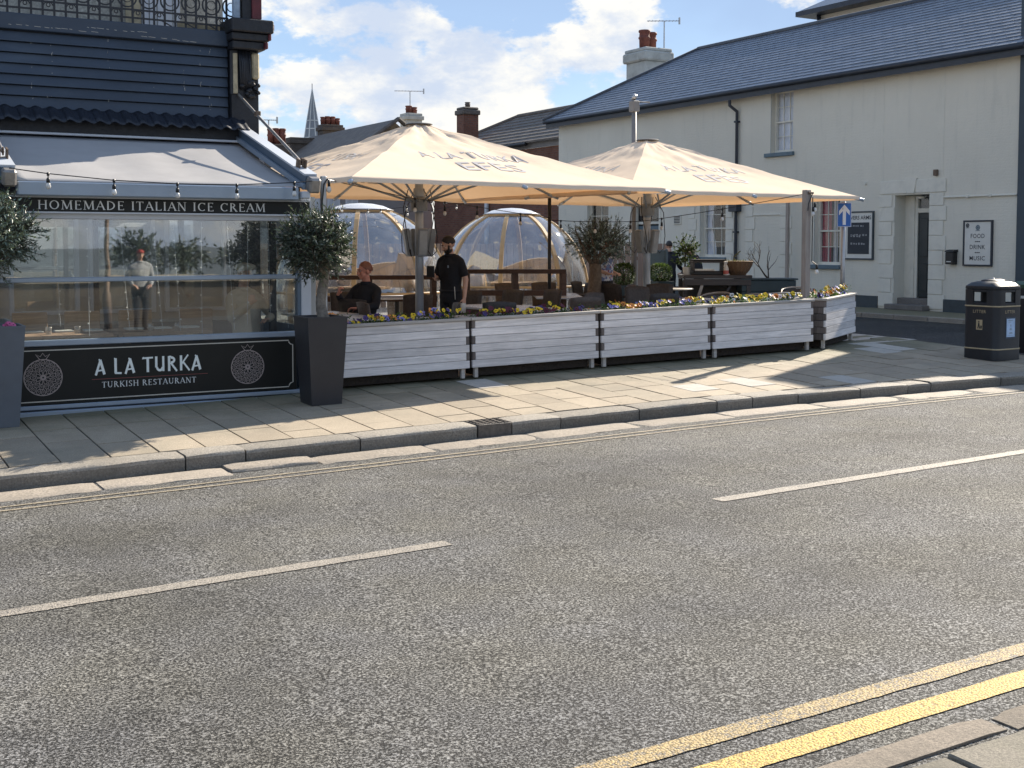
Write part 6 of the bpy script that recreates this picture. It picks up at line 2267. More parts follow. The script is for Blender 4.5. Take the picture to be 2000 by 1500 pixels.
# hood: four rounded corner pillars, a sill and a domed lid
for (sx, sy, a0) in ((1, 1, 0), (-1, 1, 90), (-1, -1, 180), (1, -1, 270)):
    ring = lambda z, g: [(sx * (.285 - .09 - g) + .09 * math.cos(R(a0 + q)) if False else sx * .195 + .09 * math.cos(R(a0 + q)), sy * .195 + .09 * math.sin(R(a0 + q)), z) for q in (0, 22, 45, 68, 90)]
    ex = Vector((math.cos(R(a0)), math.sin(R(a0)), 0)); ey = Vector((math.cos(R(a0 + 90)), math.sin(R(a0 + 90)), 0))
    def col(z):
        o_ = ring(z, 0)
        A, B = Vector(o_[0]), Vector(o_[-1])
        # extend along the faces towards the openings
        A2 = A - ey * .085; B2 = B - ex * .085
        i_ = [B2 - ey * .03, A2 - ex * .03]
        return [tuple(A2)] + o_ + [tuple(B2)] + [tuple(q) for q in i_]
    MB().loft([col(.762), col(.98)]).build('hood_pillar', m_bin, lb, 'auto', False)
MB().loft([rsq(.283, .09, .985), rsq(.287, .09, 1.0), rsq(.283, .09, 1.03), rsq(.23, .08, 1.075), rsq(.16, .07, 1.095)]).build('lid', m_bin, lb, 'auto', False)
MB().loft([rsq(.135, .06, 1.096), rsq(.13, .06, 1.11), rsq(.09, .05, 1.125)]).build('stubber_plate', m_bin, lb, 'auto', False)
MB().ell((0, 0, 1.128), (.025, .025, .012)).build('lock', m_metal, lb, True, False)
for k in range(4):
    a = k * PI / 2
    M = Matrix.Rotation(a, 4, 'Z')
    MB().cbox(-.11, .11, -.283, -.262, .763, .80, .008, M).build('sill', m_bin, lb, False, False)
    MB().cbox(-.11, .11, -.283, -.262, .945, .984, .008, M).build('brow', m_bin, lb, False, False)
for (nx, ny) in ((-1, 0), (0, -1)):
    ux = (0, -1, 0) if nx else (1, 0, 0)
    org = Vector((nx * .2835, ny * .2835, .655))
    o = print_text('lettering', 'LITTER', m_gold, None, org, ux, (0, 0, 1), (nx, ny, 0), .042, .21, .0, 1.1, .002)
    o.parent = lb
# litter figure emblem on the street side, poster on the road side
em = MB()
P3 = lambda u, v: (-.2855, -u, v)
def flat(poly, m_=0, lift=0.0):
    em.prism(poly, lambda u, v: (-.2835, -u, v), lambda u, v: (-.2858 - lift, -u, v))
flat([(-.05, .42), (.05, .42), (.05, .56), (-.05, .56)])
em.build('emblem_plate', m_gold, lb, False, False)
em = MB()
flat([(-.03, .435), (-.012, .435), (-.01, .475), (.0, .435), (.018, .435), (.006, .49), (.004, .515), (-.016, .515), (-.022, .48)], 0, .001)
flat([(-.016, .52), (.002, .52), (.004, .54), (-.014, .545)], 0, .0012)
flat([(.022, .435), (.042, .435), (.046, .48), (.018, .48)], 0, .0014)
em.build('litter_figure', m_bin, lb, False, False)
MB().cbox(-.095, .125, -.2875, -.2832, .30, .60, .002).build('poster_frame', m_navy, lb, False, False)
MB().box(-.075, .105, -.2895, -.2876, .325, .58).build('poster', m_poster, lb, False, False)
pb = MB()
for k, (u, v, w, h) in enumerate(((-.05, .55, .12, .012), (-.05, .53, .08, .006), (.0, .47, .03, .03), (-.01, .42, .05, .035), (-.03, .37, .09, .02), (-.05, .345, .12, .006))):
    pb.prism([(u, v), (u + w, v), (u + w * .8, v + h), (u + w * .2, v + h)], lambda a, c: (a, -.2896, c), lambda a, c: (a, -.2902 - .0001 * k, c))
pb.build('poster_print', m_rail_blue, lb, False, False)
l2 = thing('green_bin', 'dark second bin half out of frame behind the litter bin', 'litter bin', (15.66, 11.5, G(15.4, 11.5)), 0)
MB().loft([rsq(.28, .05, 0), rsq(.29, .05, .5), rsq(.30, .05, .95)]).build('body', m_bin, l2, 'auto', False)
MB().loft([rsq(.31, .05, .951), rsq(.315, .05, 1.0), rsq(.25, .05, 1.05)]).build('lid', paint('bin_green', (.03, .07, .04), .5), l2, 'auto', False)
MB().box(-.301, -.26, -.25, .25, .80, .84).build('band', m_offwhite, l2, False, False)
o = MB().tube([(15.2, 11.78, G(15.2, 11.8)), (15.2, 11.78, .75)], .03, 8).build('bollard', m_metal, None, True)
tag(o, 'short pale metal bollard standing behind the litter bin', 'bollard')

# vertical board fence behind the domes
fe = thing('timber_fence', 'pale vertical board fence standing behind the clear domes', 'fence', (12, 27, .4))
m_fence = mat_wood('fence_board', (0.36, 0.27, 0.21), (0.22, 0.16, 0.13), 2, 0.8, 0.15)
fb_me = MB().cbox(-.07, .07, -.011, .011, 0, 1.55, .004).mesh('board', m_fence)
for i in range(76):
    x = 7.2 + i * .148
    part('board', fb_me, fe, Vector((x, 28.6 - .42 * (x - 7.2), .36)) - Vector((12, 27, .4)), (0, 0, -.40))
for z in (.7, 1.55):
    MB().bar((7.1, 28.66, z), (18.4, 23.92, z), .04, .09).build('rail', m_fence, fe)
# laid tables inside the domes
for lab, x, y in (('round table laid for dinner inside the left dome', 9.13, 21.35), ('round table laid for dinner inside the right dome', 12.85, 22.1)):
    t = thing('dome_table', lab, 'table', (x, y, .35), 0, 'tables inside the domes')
    MB().lathe([(.45, .72), (.45, .75), (.02, .75)], 24).build('top', m_tan, t, 'auto', False)
    MB().lathe([(.2, 0), (.05, .05), (.05, .72)], 12).build('pedestal', m_tan, t, True, False)
    for k in range(4):
        a = k * PI / 2 + .4
        MB().lathe([(.028, .751), (.008, .76), (.008, .83), (.035, .88), (.032, .94)], 9, (.28 * math.cos(a), .28 * math.sin(a), 0)).build('wine_glass', m_clearpvc, t, True, False)
for lab, x, y, rz in (('tan tub chair at the left side inside the left dome', 8.35, 21.5, 1.4), ('tan tub chair at the right side inside the left dome', 9.9, 21.2, -1.7), ('tan tub chair at the left side inside the right dome', 12.1, 22.3, 1.4), ('tan tub chair at the right side inside the right dome', 13.6, 21.9, -1.7)):
    c = thing('tub_chair', lab, 'chair', (x, y, .36), rz, 'tub chairs inside the domes')
    MB().lathe([(.27, .1), (.29, .42), (.27, .45), (.02, .46)], 18).build('seat', m_tan, c, 'auto', False)
    rows = [[(r * math.cos(a), r * math.sin(a), z) for a in lin(R(-15), R(195), 14)] for r, z in ((.30, .40), (.34, .9))]
    b = MB()
    b.loft([r_ + [(p[0] * .86, p[1] * .86, p[2]) for p in reversed(r_)] for r_ in rows])
    b.build('backrest', m_tan, c, True, False)

# ---------------------------------------------------------------- pots, trees, bushes
m_pot = paint('pot_graphite', (0.028, 0.028, 0.032), 0.45, 0.12, 4, 0.001)
m_pot_grey = paint('pot_lead_grey', (0.10, 0.115, 0.135), 0.45, 0.12, 3, 0.001, dirt=(0.2, 0.21, 0.22), dirt_amt=0.15)
m_bark = mat_granite('olive_bark', (0.20, 0.175, 0.145), 0.9, 0.02, 0.0, 24)
m_bark2 = mat_granite('old_olive_bark', (0.17, 0.13, 0.095), 0.9, 0.02, 0.0, 20)
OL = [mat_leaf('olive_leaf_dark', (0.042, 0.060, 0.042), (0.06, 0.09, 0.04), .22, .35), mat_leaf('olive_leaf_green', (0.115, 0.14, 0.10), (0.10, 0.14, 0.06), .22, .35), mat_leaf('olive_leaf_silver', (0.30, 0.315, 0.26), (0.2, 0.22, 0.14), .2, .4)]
OLB = [mat_leaf('old_olive_dark', (0.13, 0.18, 0.15), (0.08, 0.11, 0.08), .10, .4), mat_leaf('old_olive_mid', (0.25, 0.33, 0.29), (0.12, 0.16, 0.12), .10, .4), mat_leaf('old_olive_silver', (0.46, 0.56, 0.52), (0.18, 0.22, 0.18), .10, .4)]


def leaf_quad(b, o, d, up, l, w, m):
    s_ = d.cross(up)
    if s_.length < 1e-4:
        s_ = d.cross(Vector((1, 0, 0)))
    s_ = s_.normalized() * w
    n = s_.cross(d).normalized() * (l * .12)
    b.mi = m
    b.add([o, o + d * (l * .35) + s_ + n * .5, o + d * l - n * .4, o + d * (l * .35) - s_ + n * .5], [(0, 1, 2), (0, 2, 3)])


def leafy_crown(c, rad, n_twig, per, seed, leaf=(.035, .06), wid=.006, lump=.35, tw=(.10, .2), flat=0.0):
    rnd = random.Random(seed)
    b, tb_ = MB(), MB()
    c = Vector(c)
    for k in range(n_twig):
        d = Vector((rnd.gauss(0, 1), rnd.gauss(0, 1), rnd.gauss(0, 1) + .15)).normalized()
        lumpy = 1 + lump * mnoise.noise(d * 2.2 + Vector((seed, 0, 0))) * 1.6
        rr_ = (rnd.random() ** .45) * lumpy
        o = c + Vector((d.x * rad[0], d.y * rad[1], d.z * rad[2])) * rr_ * .82
        td = (d * .8 + Vector((rnd.uniform(-.7, .7), rnd.uniform(-.7, .7), rnd.uniform(-.35, .8)))).normalized()
        L = rnd.uniform(*tw)
        tb_.tube([o - td * L * .3, o + td * L], [.0035, .0015], 4, False)
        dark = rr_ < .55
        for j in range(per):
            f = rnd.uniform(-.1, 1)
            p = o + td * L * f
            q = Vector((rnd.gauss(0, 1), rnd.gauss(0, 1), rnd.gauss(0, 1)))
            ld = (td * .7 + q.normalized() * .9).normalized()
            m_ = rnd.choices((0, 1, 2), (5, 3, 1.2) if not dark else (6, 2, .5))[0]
            leaf_quad(b, p, ld, q, rnd.uniform(*leaf), wid * rnd.uniform(.8, 1.25), m_)
    return b, tb_


def square_pot(label, cx, cy, zg, h, wb, wt, m, rz=0.0):
    p = thing('tall_planter', label, 'plant pot', (cx, cy, zg), rz)
    q = lambda w, z: [(-w, -w, z), (w, -w, z), (w, w, z), (-w, w, z)]
    b = MB()
    b.loft([q(wb / 2, 0), q(wt / 2, h), q(wt / 2 - .025, h), q(wt / 2 - .04, h - .10)])
    b.build('pot', m, p, False, False)
    bb = MB()
    bb.loft([[(sx * w_, sy * w_, z_) for sx, sy in ((-1, -1), (1, -1), (1, 1), (-1, 1))] for w_, z_ in ((wt / 2 + .004, h - .012), (wt / 2 + .004, h + .006), (wt / 2 - .022, h + .006), (wt / 2 - .022, h - .012))], False)
    bb.build('rim', m, p, False, False)
    n = 9
    sb_ = MB()
    w = wt / 2 - .043
    sb_.add([(-w + 2 * w * i / n, -w + 2 * w * j / n, h - .07 + .02 * mnoise.noise(Vector((i * .7, j * .7, cx)))) for i in range(n + 1) for j in range(n + 1)], [(i * (n + 1) + j, (i + 1) * (n + 1) + j, (i + 1) * (n + 1) + j + 1, i * (n + 1) + j + 1) for i in range(n) for j in range(n)])
    sb_.build('soil', m_soil, p, False, False)
    return p


zp = G(4.9, 12.55) - .004
square_pot('tall tapered graphite pot between the sign panel and the first planter', 4.885, 12.565, zp, .955, .345, .455, m_pot, .0)
zq = G(1.62, 12.9) - .004
square_pot('tall tapered lead grey pot at the left edge of the picture', 1.615, 12.90, zq, .99, .37, .50, m_pot_grey)


def tree(label, base, top, c, rad, seed, mats, bark, twigs, per, r0, r1, knots=0, **kw):
    t = thing('olive_tree', label, 'olive tree', base)
    base, top, c = Vector(base), Vector(top), Vector(c)
    b = MB()
    N = 14
    rings = []
    for k in range(N + 1):
        f = k / N
        p = base.lerp(top, f) + Vector((.035 * math.sin(f * 5 + seed), .03 * math.cos(f * 4 + seed), 0)) * (1 if 0 < k < N else .3)
        r = r0 + (r1 - r0) * f + (r0 * .5 * math.exp(-f * 9))
        rings.append([p + Vector((math.cos(2 * PI * j / 14), math.sin(2 * PI * j / 14), 0)) * r * (1 + (.10 + .12 * knots) * mnoise.noise(Vector((math.cos(2 * PI * j / 14) * 1.5, math.sin(2 * PI * j / 14) * 1.5, f * 6 + seed)))) for j in range(14)])
    b.loft(rings)
    b.build('trunk', bark, t, True)
    rnd = random.Random(seed)
    lb_ = MB()
    for k in range(11):
        a = 2 * PI * k / 11 + rnd.uniform(-.3, .3)
        e = c + Vector((math.cos(a) * rad[0] * rnd.uniform(.4, .8), math.sin(a) * rad[1] * rnd.uniform(.4, .8), rad[2] * rnd.uniform(-.5, .7)))
        mid = top.lerp(e, .5) + Vector((0, 0, -.03)) + Vector((rnd.uniform(-.05, .05), rnd.uniform(-.05, .05), 0))
        lb_.tube([top - Vector((0, 0, .05)), mid, e], [r1 * .55, r1 * .3, .004], 6)
    lb_.build('limbs', bark, t, True)
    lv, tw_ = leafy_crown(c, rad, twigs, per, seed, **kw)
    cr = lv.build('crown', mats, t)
    tag(tw_.build('twigs', m_twig, t), kind='stuff')
    return t


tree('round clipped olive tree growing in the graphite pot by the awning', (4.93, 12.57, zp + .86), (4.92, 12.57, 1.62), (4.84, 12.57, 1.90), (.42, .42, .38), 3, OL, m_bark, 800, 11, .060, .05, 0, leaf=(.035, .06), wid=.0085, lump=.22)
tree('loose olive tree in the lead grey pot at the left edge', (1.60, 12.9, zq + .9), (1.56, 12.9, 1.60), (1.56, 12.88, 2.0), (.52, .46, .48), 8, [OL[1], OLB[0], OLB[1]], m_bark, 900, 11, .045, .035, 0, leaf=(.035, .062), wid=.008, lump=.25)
xm, ym = 11.55, 17.15
tree('old olive tree with a thick twisted trunk in the middle of the terrace', (11.42, 17.0, G(11.4, 17)), (11.50, 17.0, 1.58), (11.62, 17.05, 1.93), (.58, .54, .38), 17, OLB, m_bark2, 500, 10, .14, .10, 1.2, leaf=(.035, .062), wid=.0085, lump=.45, tw=(.12, .24))
# pink flower at the foot of the left tree
fl_ = thing('primrose', 'small pink flower and green leaves at the foot of the left olive tree', 'flower', (1.72, 12.75, zq + .93))
b = MB()
for k in range(34):
    a = rp.uniform(0, 6.28)
    d = Vector((math.cos(a), math.sin(a), rp.uniform(.1, .8))).normalized()
    leaf_quad(b, Vector((rp.uniform(-.03, .07), rp.uniform(-.05, .05), 0)), d, Vector((0, 0, 1)), rp.uniform(.05, .085), .018, 0)
b.build('leaves', m_leafg, fl_, False, False)
m_pink = paint('petal_pink', (.62, .13, .30), .6, .2, 30)
pm = pansy_mesh(m_pink)
for k in range(5):
    part('flower', pm, fl_, (-.03 + .018 * k, -.03 + .01 * (k % 2), .06 + .012 * (k % 3)), (R(55), R(rp.uniform(-20, 20)), R(rp.uniform(-40, 40))), (.9,) * 3)


def bush(label, c, r, seed, group='clipped bushes by the pub'):
    t = thing('clipped_bush', label, 'bush', (c[0], c[1], G(c[0], c[1])), 0, group)
    mats = [mat_leaf('box_leaf_dark', (0.03, 0.05, 0.018)), mat_leaf('box_leaf', (0.055, 0.095, 0.025)), mat_leaf('box_leaf_light', (0.12, 0.18, 0.04))] if 'bx' not in MATC else MATC['bx']
    MATC['bx'] = mats
    b = MB()
    rnd = random.Random(seed)
    for k in range(2600):
        d = Vector((rnd.gauss(0, 1), rnd.gauss(0, 1), rnd.gauss(0, 1))).normalized()
        q = 1 / max(abs(d.x) ** 3 + abs(d.y) ** 3 + abs(d.z) ** 3, .3) ** (1 / 3)
        o = Vector(c) + Vector((d.x * r[0], d.y * r[1], d.z * r[2])) * q * rnd.uniform(.72, 1.0) * (1 + .12 * mnoise.noise(d * 3 + Vector((seed, 0, 0))))
        ld = (d + Vector((rnd.uniform(-.8, .8), rnd.uniform(-.8, .8), rnd.uniform(-.6, .9)))).normalized()
        leaf_quad(b, o, ld, Vector((0, 0, 1)), rnd.uniform(.025, .045), .010, rnd.choices((0, 1, 2), (3, 4, 1.5 if d.z > 0 else .5))[0])
    b.build('foliage', mats, t)
    MB().tube([(c[0], c[1], G(c[0], c[1])), (c[0], c[1], c[2])], .03, 7).build('stem', m_twig, t, True)
    cz = c[2] - r[2] * 1.05
    g = G(c[0], c[1])
    if cz - g > .2:
        MB().loft([[(c[0] + w * sx, c[1] + w * sy, z) for sx, sy in ((-1, -1), (1, -1), (1, 1), (-1, 1))] for w, z in ((.16, g), (.19, cz), (.17, cz), (.16, cz - .05))]).build('pot', m_teal_dark, t)


MATC = {}
bush('clipped round bush just right of the man in the patterned shirt', (12.88, 18.1, 1.36), (.19, .19, .19), 4)
bush('clipped round bush behind the bistro table', (14.05, 18.55, 1.37), (.20, .20, .16), 9)
st = thing('young_tree', 'slender leafy young tree in front of the two dark clad men', 'small tree', (14.42, 18.3, G(14.4, 18.3)))
MB().tube([(14.42, 18.3, G(14.4, 18.3)), (14.44, 18.3, 1.5), (14.46, 18.3, 1.95)], [.02, .016, .006], 7).build('trunk', m_twig, st, True)
lv, tw_ = leafy_crown((14.47, 18.3, 1.72), (.20, .2, .30), 110, 8, 6, leaf=(.04, .07), wid=.013, lump=.5)
lv.build('crown', MATC['bx'], st)
tag(tw_.build('twigs', m_twig, st), kind='stuff')

# ---------------------------------------------------------------- people
def skin_mat(name, col):
    return paint(name, col, 0.5, 0.10, 14, 0.0008, 200)


m_skin = skin_mat('skin', (0.56, 0.33, 0.235))
m_skin_red = skin_mat('skin_ruddy', (0.64, 0.28, 0.20))
m_hair_black = paint('hair_black', (0.012, 0.010, 0.010), 0.5, 0.4, 60, 0.004, 160)
m_hair_red = paint('hair_ginger', (0.27, 0.115, 0.075), 0.55, 0.3, 60, 0.004, 160)
m_hair_blond = paint('hair_blond', (0.42, 0.30, 0.16), 0.55, 0.3, 60, 0.004, 160)
m_cloth_black = paint('cloth_black', (0.010, 0.011, 0.015), 0.85, 0.3, 10, 0.004, 60)
m_cloth_dark = paint('cloth_dark', (0.018, 0.020, 0.026), 0.9, 0.3, 10, 0.004, 60)
m_denim = paint('denim', (0.045, 0.07, 0.11), 0.85, 0.25, 10, 0.003, 120)
m_trouser = paint('trouser_dark', (0.013, 0.014, 0.018), 0.85, 0.3, 10, 0.004, 60)
m_shoe = paint('shoe_black', (0.012, 0.012, 0.013), 0.4, 0.2, 10)
m_jumper = paint('jumper_grey', (0.36, 0.37, 0.37), 0.9, 0.1, 8, 0.005, 50)
m_cap_red = paint('cap_red', (0.42, 0.05, 0.035), 0.7, 0.1, 9)
m_coat_cream = paint('coat_cream', (0.48, 0.43, 0.34), 0.9, 0.1, 6, 0.006, 30)


def mat_floral():
    t = NT('shirt_floral')
    v = t.obj()
    vo = t.new('ShaderNodeTexVoronoi', {'Vector': v, 'Scale': 26.0})
    c = t.new('ShaderNodeSeparateColor', {'Color': vo.outputs['Color']}).outputs[0]
    a = t.mix(t.rng(c, .35, .45), (0.16, 0.22, 0.42), (0.62, 0.63, 0.68))
    a = t.mix(t.rng(c, .78, .82), a, (0.30, 0.10, 0.12))
    return t.done(t.pbr(a, .85))


m_floral = mat_floral()


def remeshed(b, name, mat, parent, voxel, smooth=2):
    """one continuous skin over the joined limb tubes"""
    me = b.mesh('tmp', mat)
    o = bpy.data.objects.new('tmp', me)
    COL.objects.link(o)
    md = o.modifiers.new('remesh', 'REMESH'); md.mode = 'VOXEL'; md.voxel_size = voxel
    if smooth:
        sm = o.modifiers.new('smooth', 'SMOOTH'); sm.iterations = smooth; sm.factor = .5
    dg = bpy.context.evaluated_depsgraph_get()
    m2 = bpy.data.meshes.new_from_object(o.evaluated_get(dg))
    bpy.data.objects.remove(o); bpy.data.meshes.remove(me)
    m2.name = name
    m2.materials.clear(); m2.materials.append(mat)
    m2.polygons.foreach_set('use_smooth', [True] * len(m2.polygons))
    r = bpy.data.objects.new(name, m2)
    COL.objects.link(r)
    r.parent = parent
    return r


def limb(b, pts, rad, n=12):
    """tapered limb with rounded ends and smooth bends"""
    P = [Vector(p) for p in pts]
    Q, Rr = [], []
    for i in range(len(P) - 1):
        for k in range(5):
            f = k / 5
            Q.append(P[i].lerp(P[i + 1], f)); Rr.append(rad[i] + (rad[i + 1] - rad[i]) * f)
    Q.append(P[-1]); Rr.append(rad[-1])
    b.tube(Q, Rr, n)
    b.ell(Q[0], (Rr[0],) * 3, None, 10, 6); b.ell(Q[-1], (Rr[-1],) * 3, None, 10, 6)
    for i in range(1, len(P) - 1):
        b.ell(P[i], (rad[i],) * 3, None, 10, 6)


def torso(b, pel, chest, neck, sw, grow=0.0, hips=.165, fwd=Vector((0, -1, 0))):
    """elliptical loft from the crotch up to the neck"""
    pel, chest, neck = Vector(pel), Vector(chest), Vector(neck)
    side = Vector((1, 0, 0)) if not isinstance(sw, tuple) else Vector(sw[1]).normalized()
    w = sw if not isinstance(sw, tuple) else sw[0]
    stations = [(pel + Vector((0, 0, -.10)), hips * .75, .09), (pel, hips, .115), (pel.lerp(chest, .35), hips * .92, .112), (pel.lerp(chest, .75), w * .90, .125), (chest, w * .95, .125), (chest.lerp(neck, .45), w * .93, .105), (chest.lerp(neck, .75), w * .55, .085), (neck, .062, .065)]
    rings = []
    f = side.cross(Vector((0, 0, 1)))
    for (c, a, d) in stations:
        rings.append([c + side * ((a + grow) * math.cos(2 * PI * j / 20)) + f * ((d + grow) * math.sin(2 * PI * j / 20)) for j in range(20)])
    b.loft(rings)


def hand(b, wrist, d, palm_n, curl=.5, s=1.0):
    """palm, four unequal fingers with knuckle bends and a thumb from the side of the palm"""
    d, n = Vector(d).normalized(), Vector(palm_n).normalized()
    side = d.cross(n).normalized()
    w = Vector(wrist)
    b.loft([[w + d * t * s + side * (a * math.cos(2 * PI * j / 10)) * s + n * (c * math.sin(2 * PI * j / 10)) * s for j in range(10)] for t, a, c in ((-.01, .026, .020), (.03, .036, .017), (.07, .042, .015), (.088, .040, .012))])
    for k, (off, L) in enumerate(((-.030, .068), (-.010, .078), (.011, .073), (.030, .058))):
        p = w + d * .08 * s + side * off * s
        a = curl * .5
        pts, dd = [p], d
        for q in range(3):
            dd = (d * math.cos(a) + n * math.sin(a)).normalized()
            p = p + dd * L * s / 3
            pts.append(p)
            a += curl * .75
        b.tube(pts, [.0095 * s, .009 * s, .0085 * s, .007 * s], 7)
        b.ell(pts[-1], (.007 * s,) * 3, None, 6, 4)
    tb = w + d * .025 * s - side * .03 * s
    b.tube([tb, tb + (d * .6 - side * .7 + n * .3).normalized() * .035 * s, tb + (d * .95 - side * .6 + n * .5).normalized() * .068 * s], [.013 * s, .011 * s, .008 * s], 7)


def head_shape(b, c, rot, s=1.0):
    """skull, jaw, nose, brow, lips and ears; rot turns a head that faces -Y"""
    M = rot.to_3x3()
    q = lambda v: Vector(c) + M @ (Vector(v) * s)
    b.ell(q((0, .012, .03)), (.076 * s, .096 * s, .092 * s), M, 18, 12)
    b.ell(q((0, -.028, -.045)), (.058 * s, .066 * s, .068 * s), M, 14, 10)
    b.ell(q((0, -.062, -.088)), (.030 * s, .024 * s, .022 * s), M, 10, 7)
    b.tube([q((0, -.088, .022)), q((0, -.104, -.008)), q((0, -.113, -.026)), q((0, -.094, -.036))], [.009 * s, .012 * s, .016 * s, .012 * s], 8)
    b.tube([q((-.045, -.075, .030)), q((0, -.090, .032)), q((.045, -.075, .030))], .010 * s, 7)
    b.tube([q((-.022, -.088, -.060)), q((0, -.095, -.059)), q((.022, -.088, -.060))], .008 * s, 7)
    for x in (-1, 1):
        b.ell(q((x * .078, .012, -.008)), (.010 * s, .022 * s, .033 * s), M, 8, 6)
        b.ell(q((x * .045, -.066, -.02)), (.02 * s, .016 * s, .018 * s), M, 8, 6)
    return q, M


def face_parts(q, M, parent, s, hairm, style, beard=None, off=None):
    m_eyew = EYE['w']
    for x in (-1, 1):
        e = MB().ell(q((x * .031, -.077, .010)), (.012 * s, .009 * s, .007 * s), M, 8, 6)
        e.mat(1).ell(q((x * .031, -.0855, .010)), (.005 * s, .003 * s, .005 * s), M, 8, 5)
        e.build('eye', [m_eyew, EYE['b']], parent, True, False)
        MB().tube([q((x * .014, -.094, .032)), q((x * .032, -.091, .037)), q((x * .05, -.078, .031))], .0045 * s, 5).build('eyebrow', hairm, parent, True, False)
    if style:
        h = MB()
        rows = []
        n, k = 26, 9
        for i in range(k + 1):
            el = PI / 2 - (i / k) * PI * .62
            ring = []
            for j in range(n):
                a = 2 * PI * j / n          # a = -90deg is the face side
                front = max(0, -math.sin(a))
                low = el
                lim = R(-20) * (1 - front) + R(38) * front if style == 'short' else R(-38) * (1 - front) + R(34) * front
                e_ = max(low, lim)
                rr_ = 1.045 + .03 * mnoise.noise(Vector((math.cos(a) * 3, math.sin(a) * 3, i * .8)))
                ring.append(q((.077 * rr_ * math.cos(e_) * math.cos(a), .014 + .098 * rr_ * math.cos(e_) * math.sin(a), .03 + .094 * rr_ * math.sin(e_) + (.006 if i < 4 else 0))))
            rows.append(ring)
        h.loft(rows)
        h.build('hair', hairm, parent, True, False)
    if beard is not None:
        bb = MB()
        bb.ell(q((0, -.035, -.072)), (.060 * s, .066 * s, .052 * s), M, 16, 8)
        bb.ell(q((0, -.088, -.045)), (.030 * s, .014 * s, .008 * s), M, 10, 6)
        for x in (-1, 1):
            bb.tube([q((x * .071, -.01, -.0)), q((x * .066, -.03, -.05)), q((x * .04, -.07, -.085))], [.012, .016, .02], 7)
        bb.build('beard', beard, parent, True, False)


EYE = {'w': paint('eye_white', (.6, .58, .55), .2, .02), 'b': paint('eye_dark', (.02, .012, .01), .15, .02)}


def person(label, loc, rz, pose, skin, top, legs, hair, style='short', beard=None, long_sleeve=False, scale=1.0, extra=None, shoe=None, voxel=.009):
    """pose: joints in a frame where the figure faces -Y, feet at z = 0"""
    p = thing('person', label, 'person', loc, rz)
    J = {k: Vector(v) for k, v in pose.items() if k not in ('head_rot', 'hand_l', 'hand_r', 'side')}
    side = Vector(pose.get('side', (1, 0, 0))).normalized()
    hr = pose.get('head_rot', Matrix())
    body = MB()
    torso(body, J['pelvis'], J['chest'], J['neck'], (.185, side))
    body.tube([J['neck'] - Vector((0, 0, .04)), J['neck'].lerp(J['head'], .55)], [.062, .055], 12)
    q, M = head_shape(body, J['head'], hr)
    for s_, sx in (('l', 1), ('r', -1)):
        limb(body, [J['sh_' + s_], J['el_' + s_], J['wr_' + s_]], [.050, .040, .027])
        hd = pose['hand_' + s_]
        hand(body, J['wr_' + s_], hd[0], hd[1], hd[2])
        limb(body, [J['hip_' + s_], J['kn_' + s_], J['an_' + s_]], [.082, .055, .038])
    remeshed(body, 'body', skin, p, voxel, 1)
    # shirt
    b = MB()
    torso(b, J['pelvis'] + Vector((0, 0, .01)), J['chest'], J['neck'] - Vector((0, 0, .025)), (.185, side), .016)
    for s_ in ('l', 'r'):
        if long_sleeve:
            limb(b, [J['sh_' + s_] + Vector((0, 0, -.01)), J['el_' + s_], J['el_' + s_].lerp(J['wr_' + s_], .93)], [.062, .056, .043])
        else:
            limb(b, [J['sh_' + s_] + Vector((0, 0, -.01)), J['sh_' + s_].lerp(J['el_' + s_], .66)], [.063, .066])
    for s_ in ('l', 'r'):
        nk = J['neck'] - Vector((0, 0, .05))
        b.tube([nk, nk.lerp(J['sh_' + s_], .6) + Vector((0, 0, .012)), J['sh_' + s_] + Vector((0, 0, -.01))], [.066, .068, .064], 12)
        b.ell(J['sh_' + s_].lerp(J['chest'], .35) - Vector((0, 0, .03)), (.085, .10, .10), None, 12, 8)
    remeshed(b, 'jumper' if long_sleeve else 'shirt', top, p, .011, 10)
    cb = MB()
    cn = J['neck'] - Vector((0, 0, .012))
    cb.loft([[cn + side * ((.075 + g) * math.cos(2 * PI * j / 18)) + side.cross(Vector((0, 0, 1))) * ((.075 + g) * math.sin(2 * PI * j / 18)) + Vector((0, 0, z)) for j in range(18)] for g, z in ((.012, -.02), (.004, .025), (-.004, .028), (.0, -.02))])
    cb.build('collar', top, p, True, False)
    # trousers and shoes
    b = MB()
    pv = J['pelvis']
    f = side.cross(Vector((0, 0, 1)))
    b.loft([[pv + Vector((0, 0, z)) + side * (a * math.cos(2 * PI * j / 18)) + f * (d * math.sin(2 * PI * j / 18)) for j in range(18)] for z, a, d in ((-.13, .15, .115), (-.04, .182, .132), (.05, .172, .128))])
    for s_ in ('l', 'r'):
        limb(b, [J['hip_' + s_], J['kn_' + s_], J['an_' + s_] + Vector((0, 0, .02))], [.098, .072, .062])
    remeshed(b, 'trousers', legs, p, .013, 3)
    for s_ in ('l', 'r'):
        a = J['an_' + s_]
        b = MB()
        t = pose.get('toe', Vector((0, -1, 0)))
        b.loft([[a + t * y + Vector((t.y, -t.x, 0)) * (-w * math.cos(2 * PI * j / 12)) + Vector((0, 0, -.045 + h * max(-.75, math.sin(2 * PI * j / 12)))) for j in range(12)] for y, w, h in ((-.08, .03, .045), (-.04, .04, .06), (.06, .045, .045), (.14, .045, .034), (.185, .025, .025))])
        b.build('shoe', shoe or m_shoe, p, True, False)
    face_parts(q, M, p, 1.0, hair, style, beard)
    if extra:
        extra(p, J, q, M)
    p.scale = (scale,) * 3
    return p


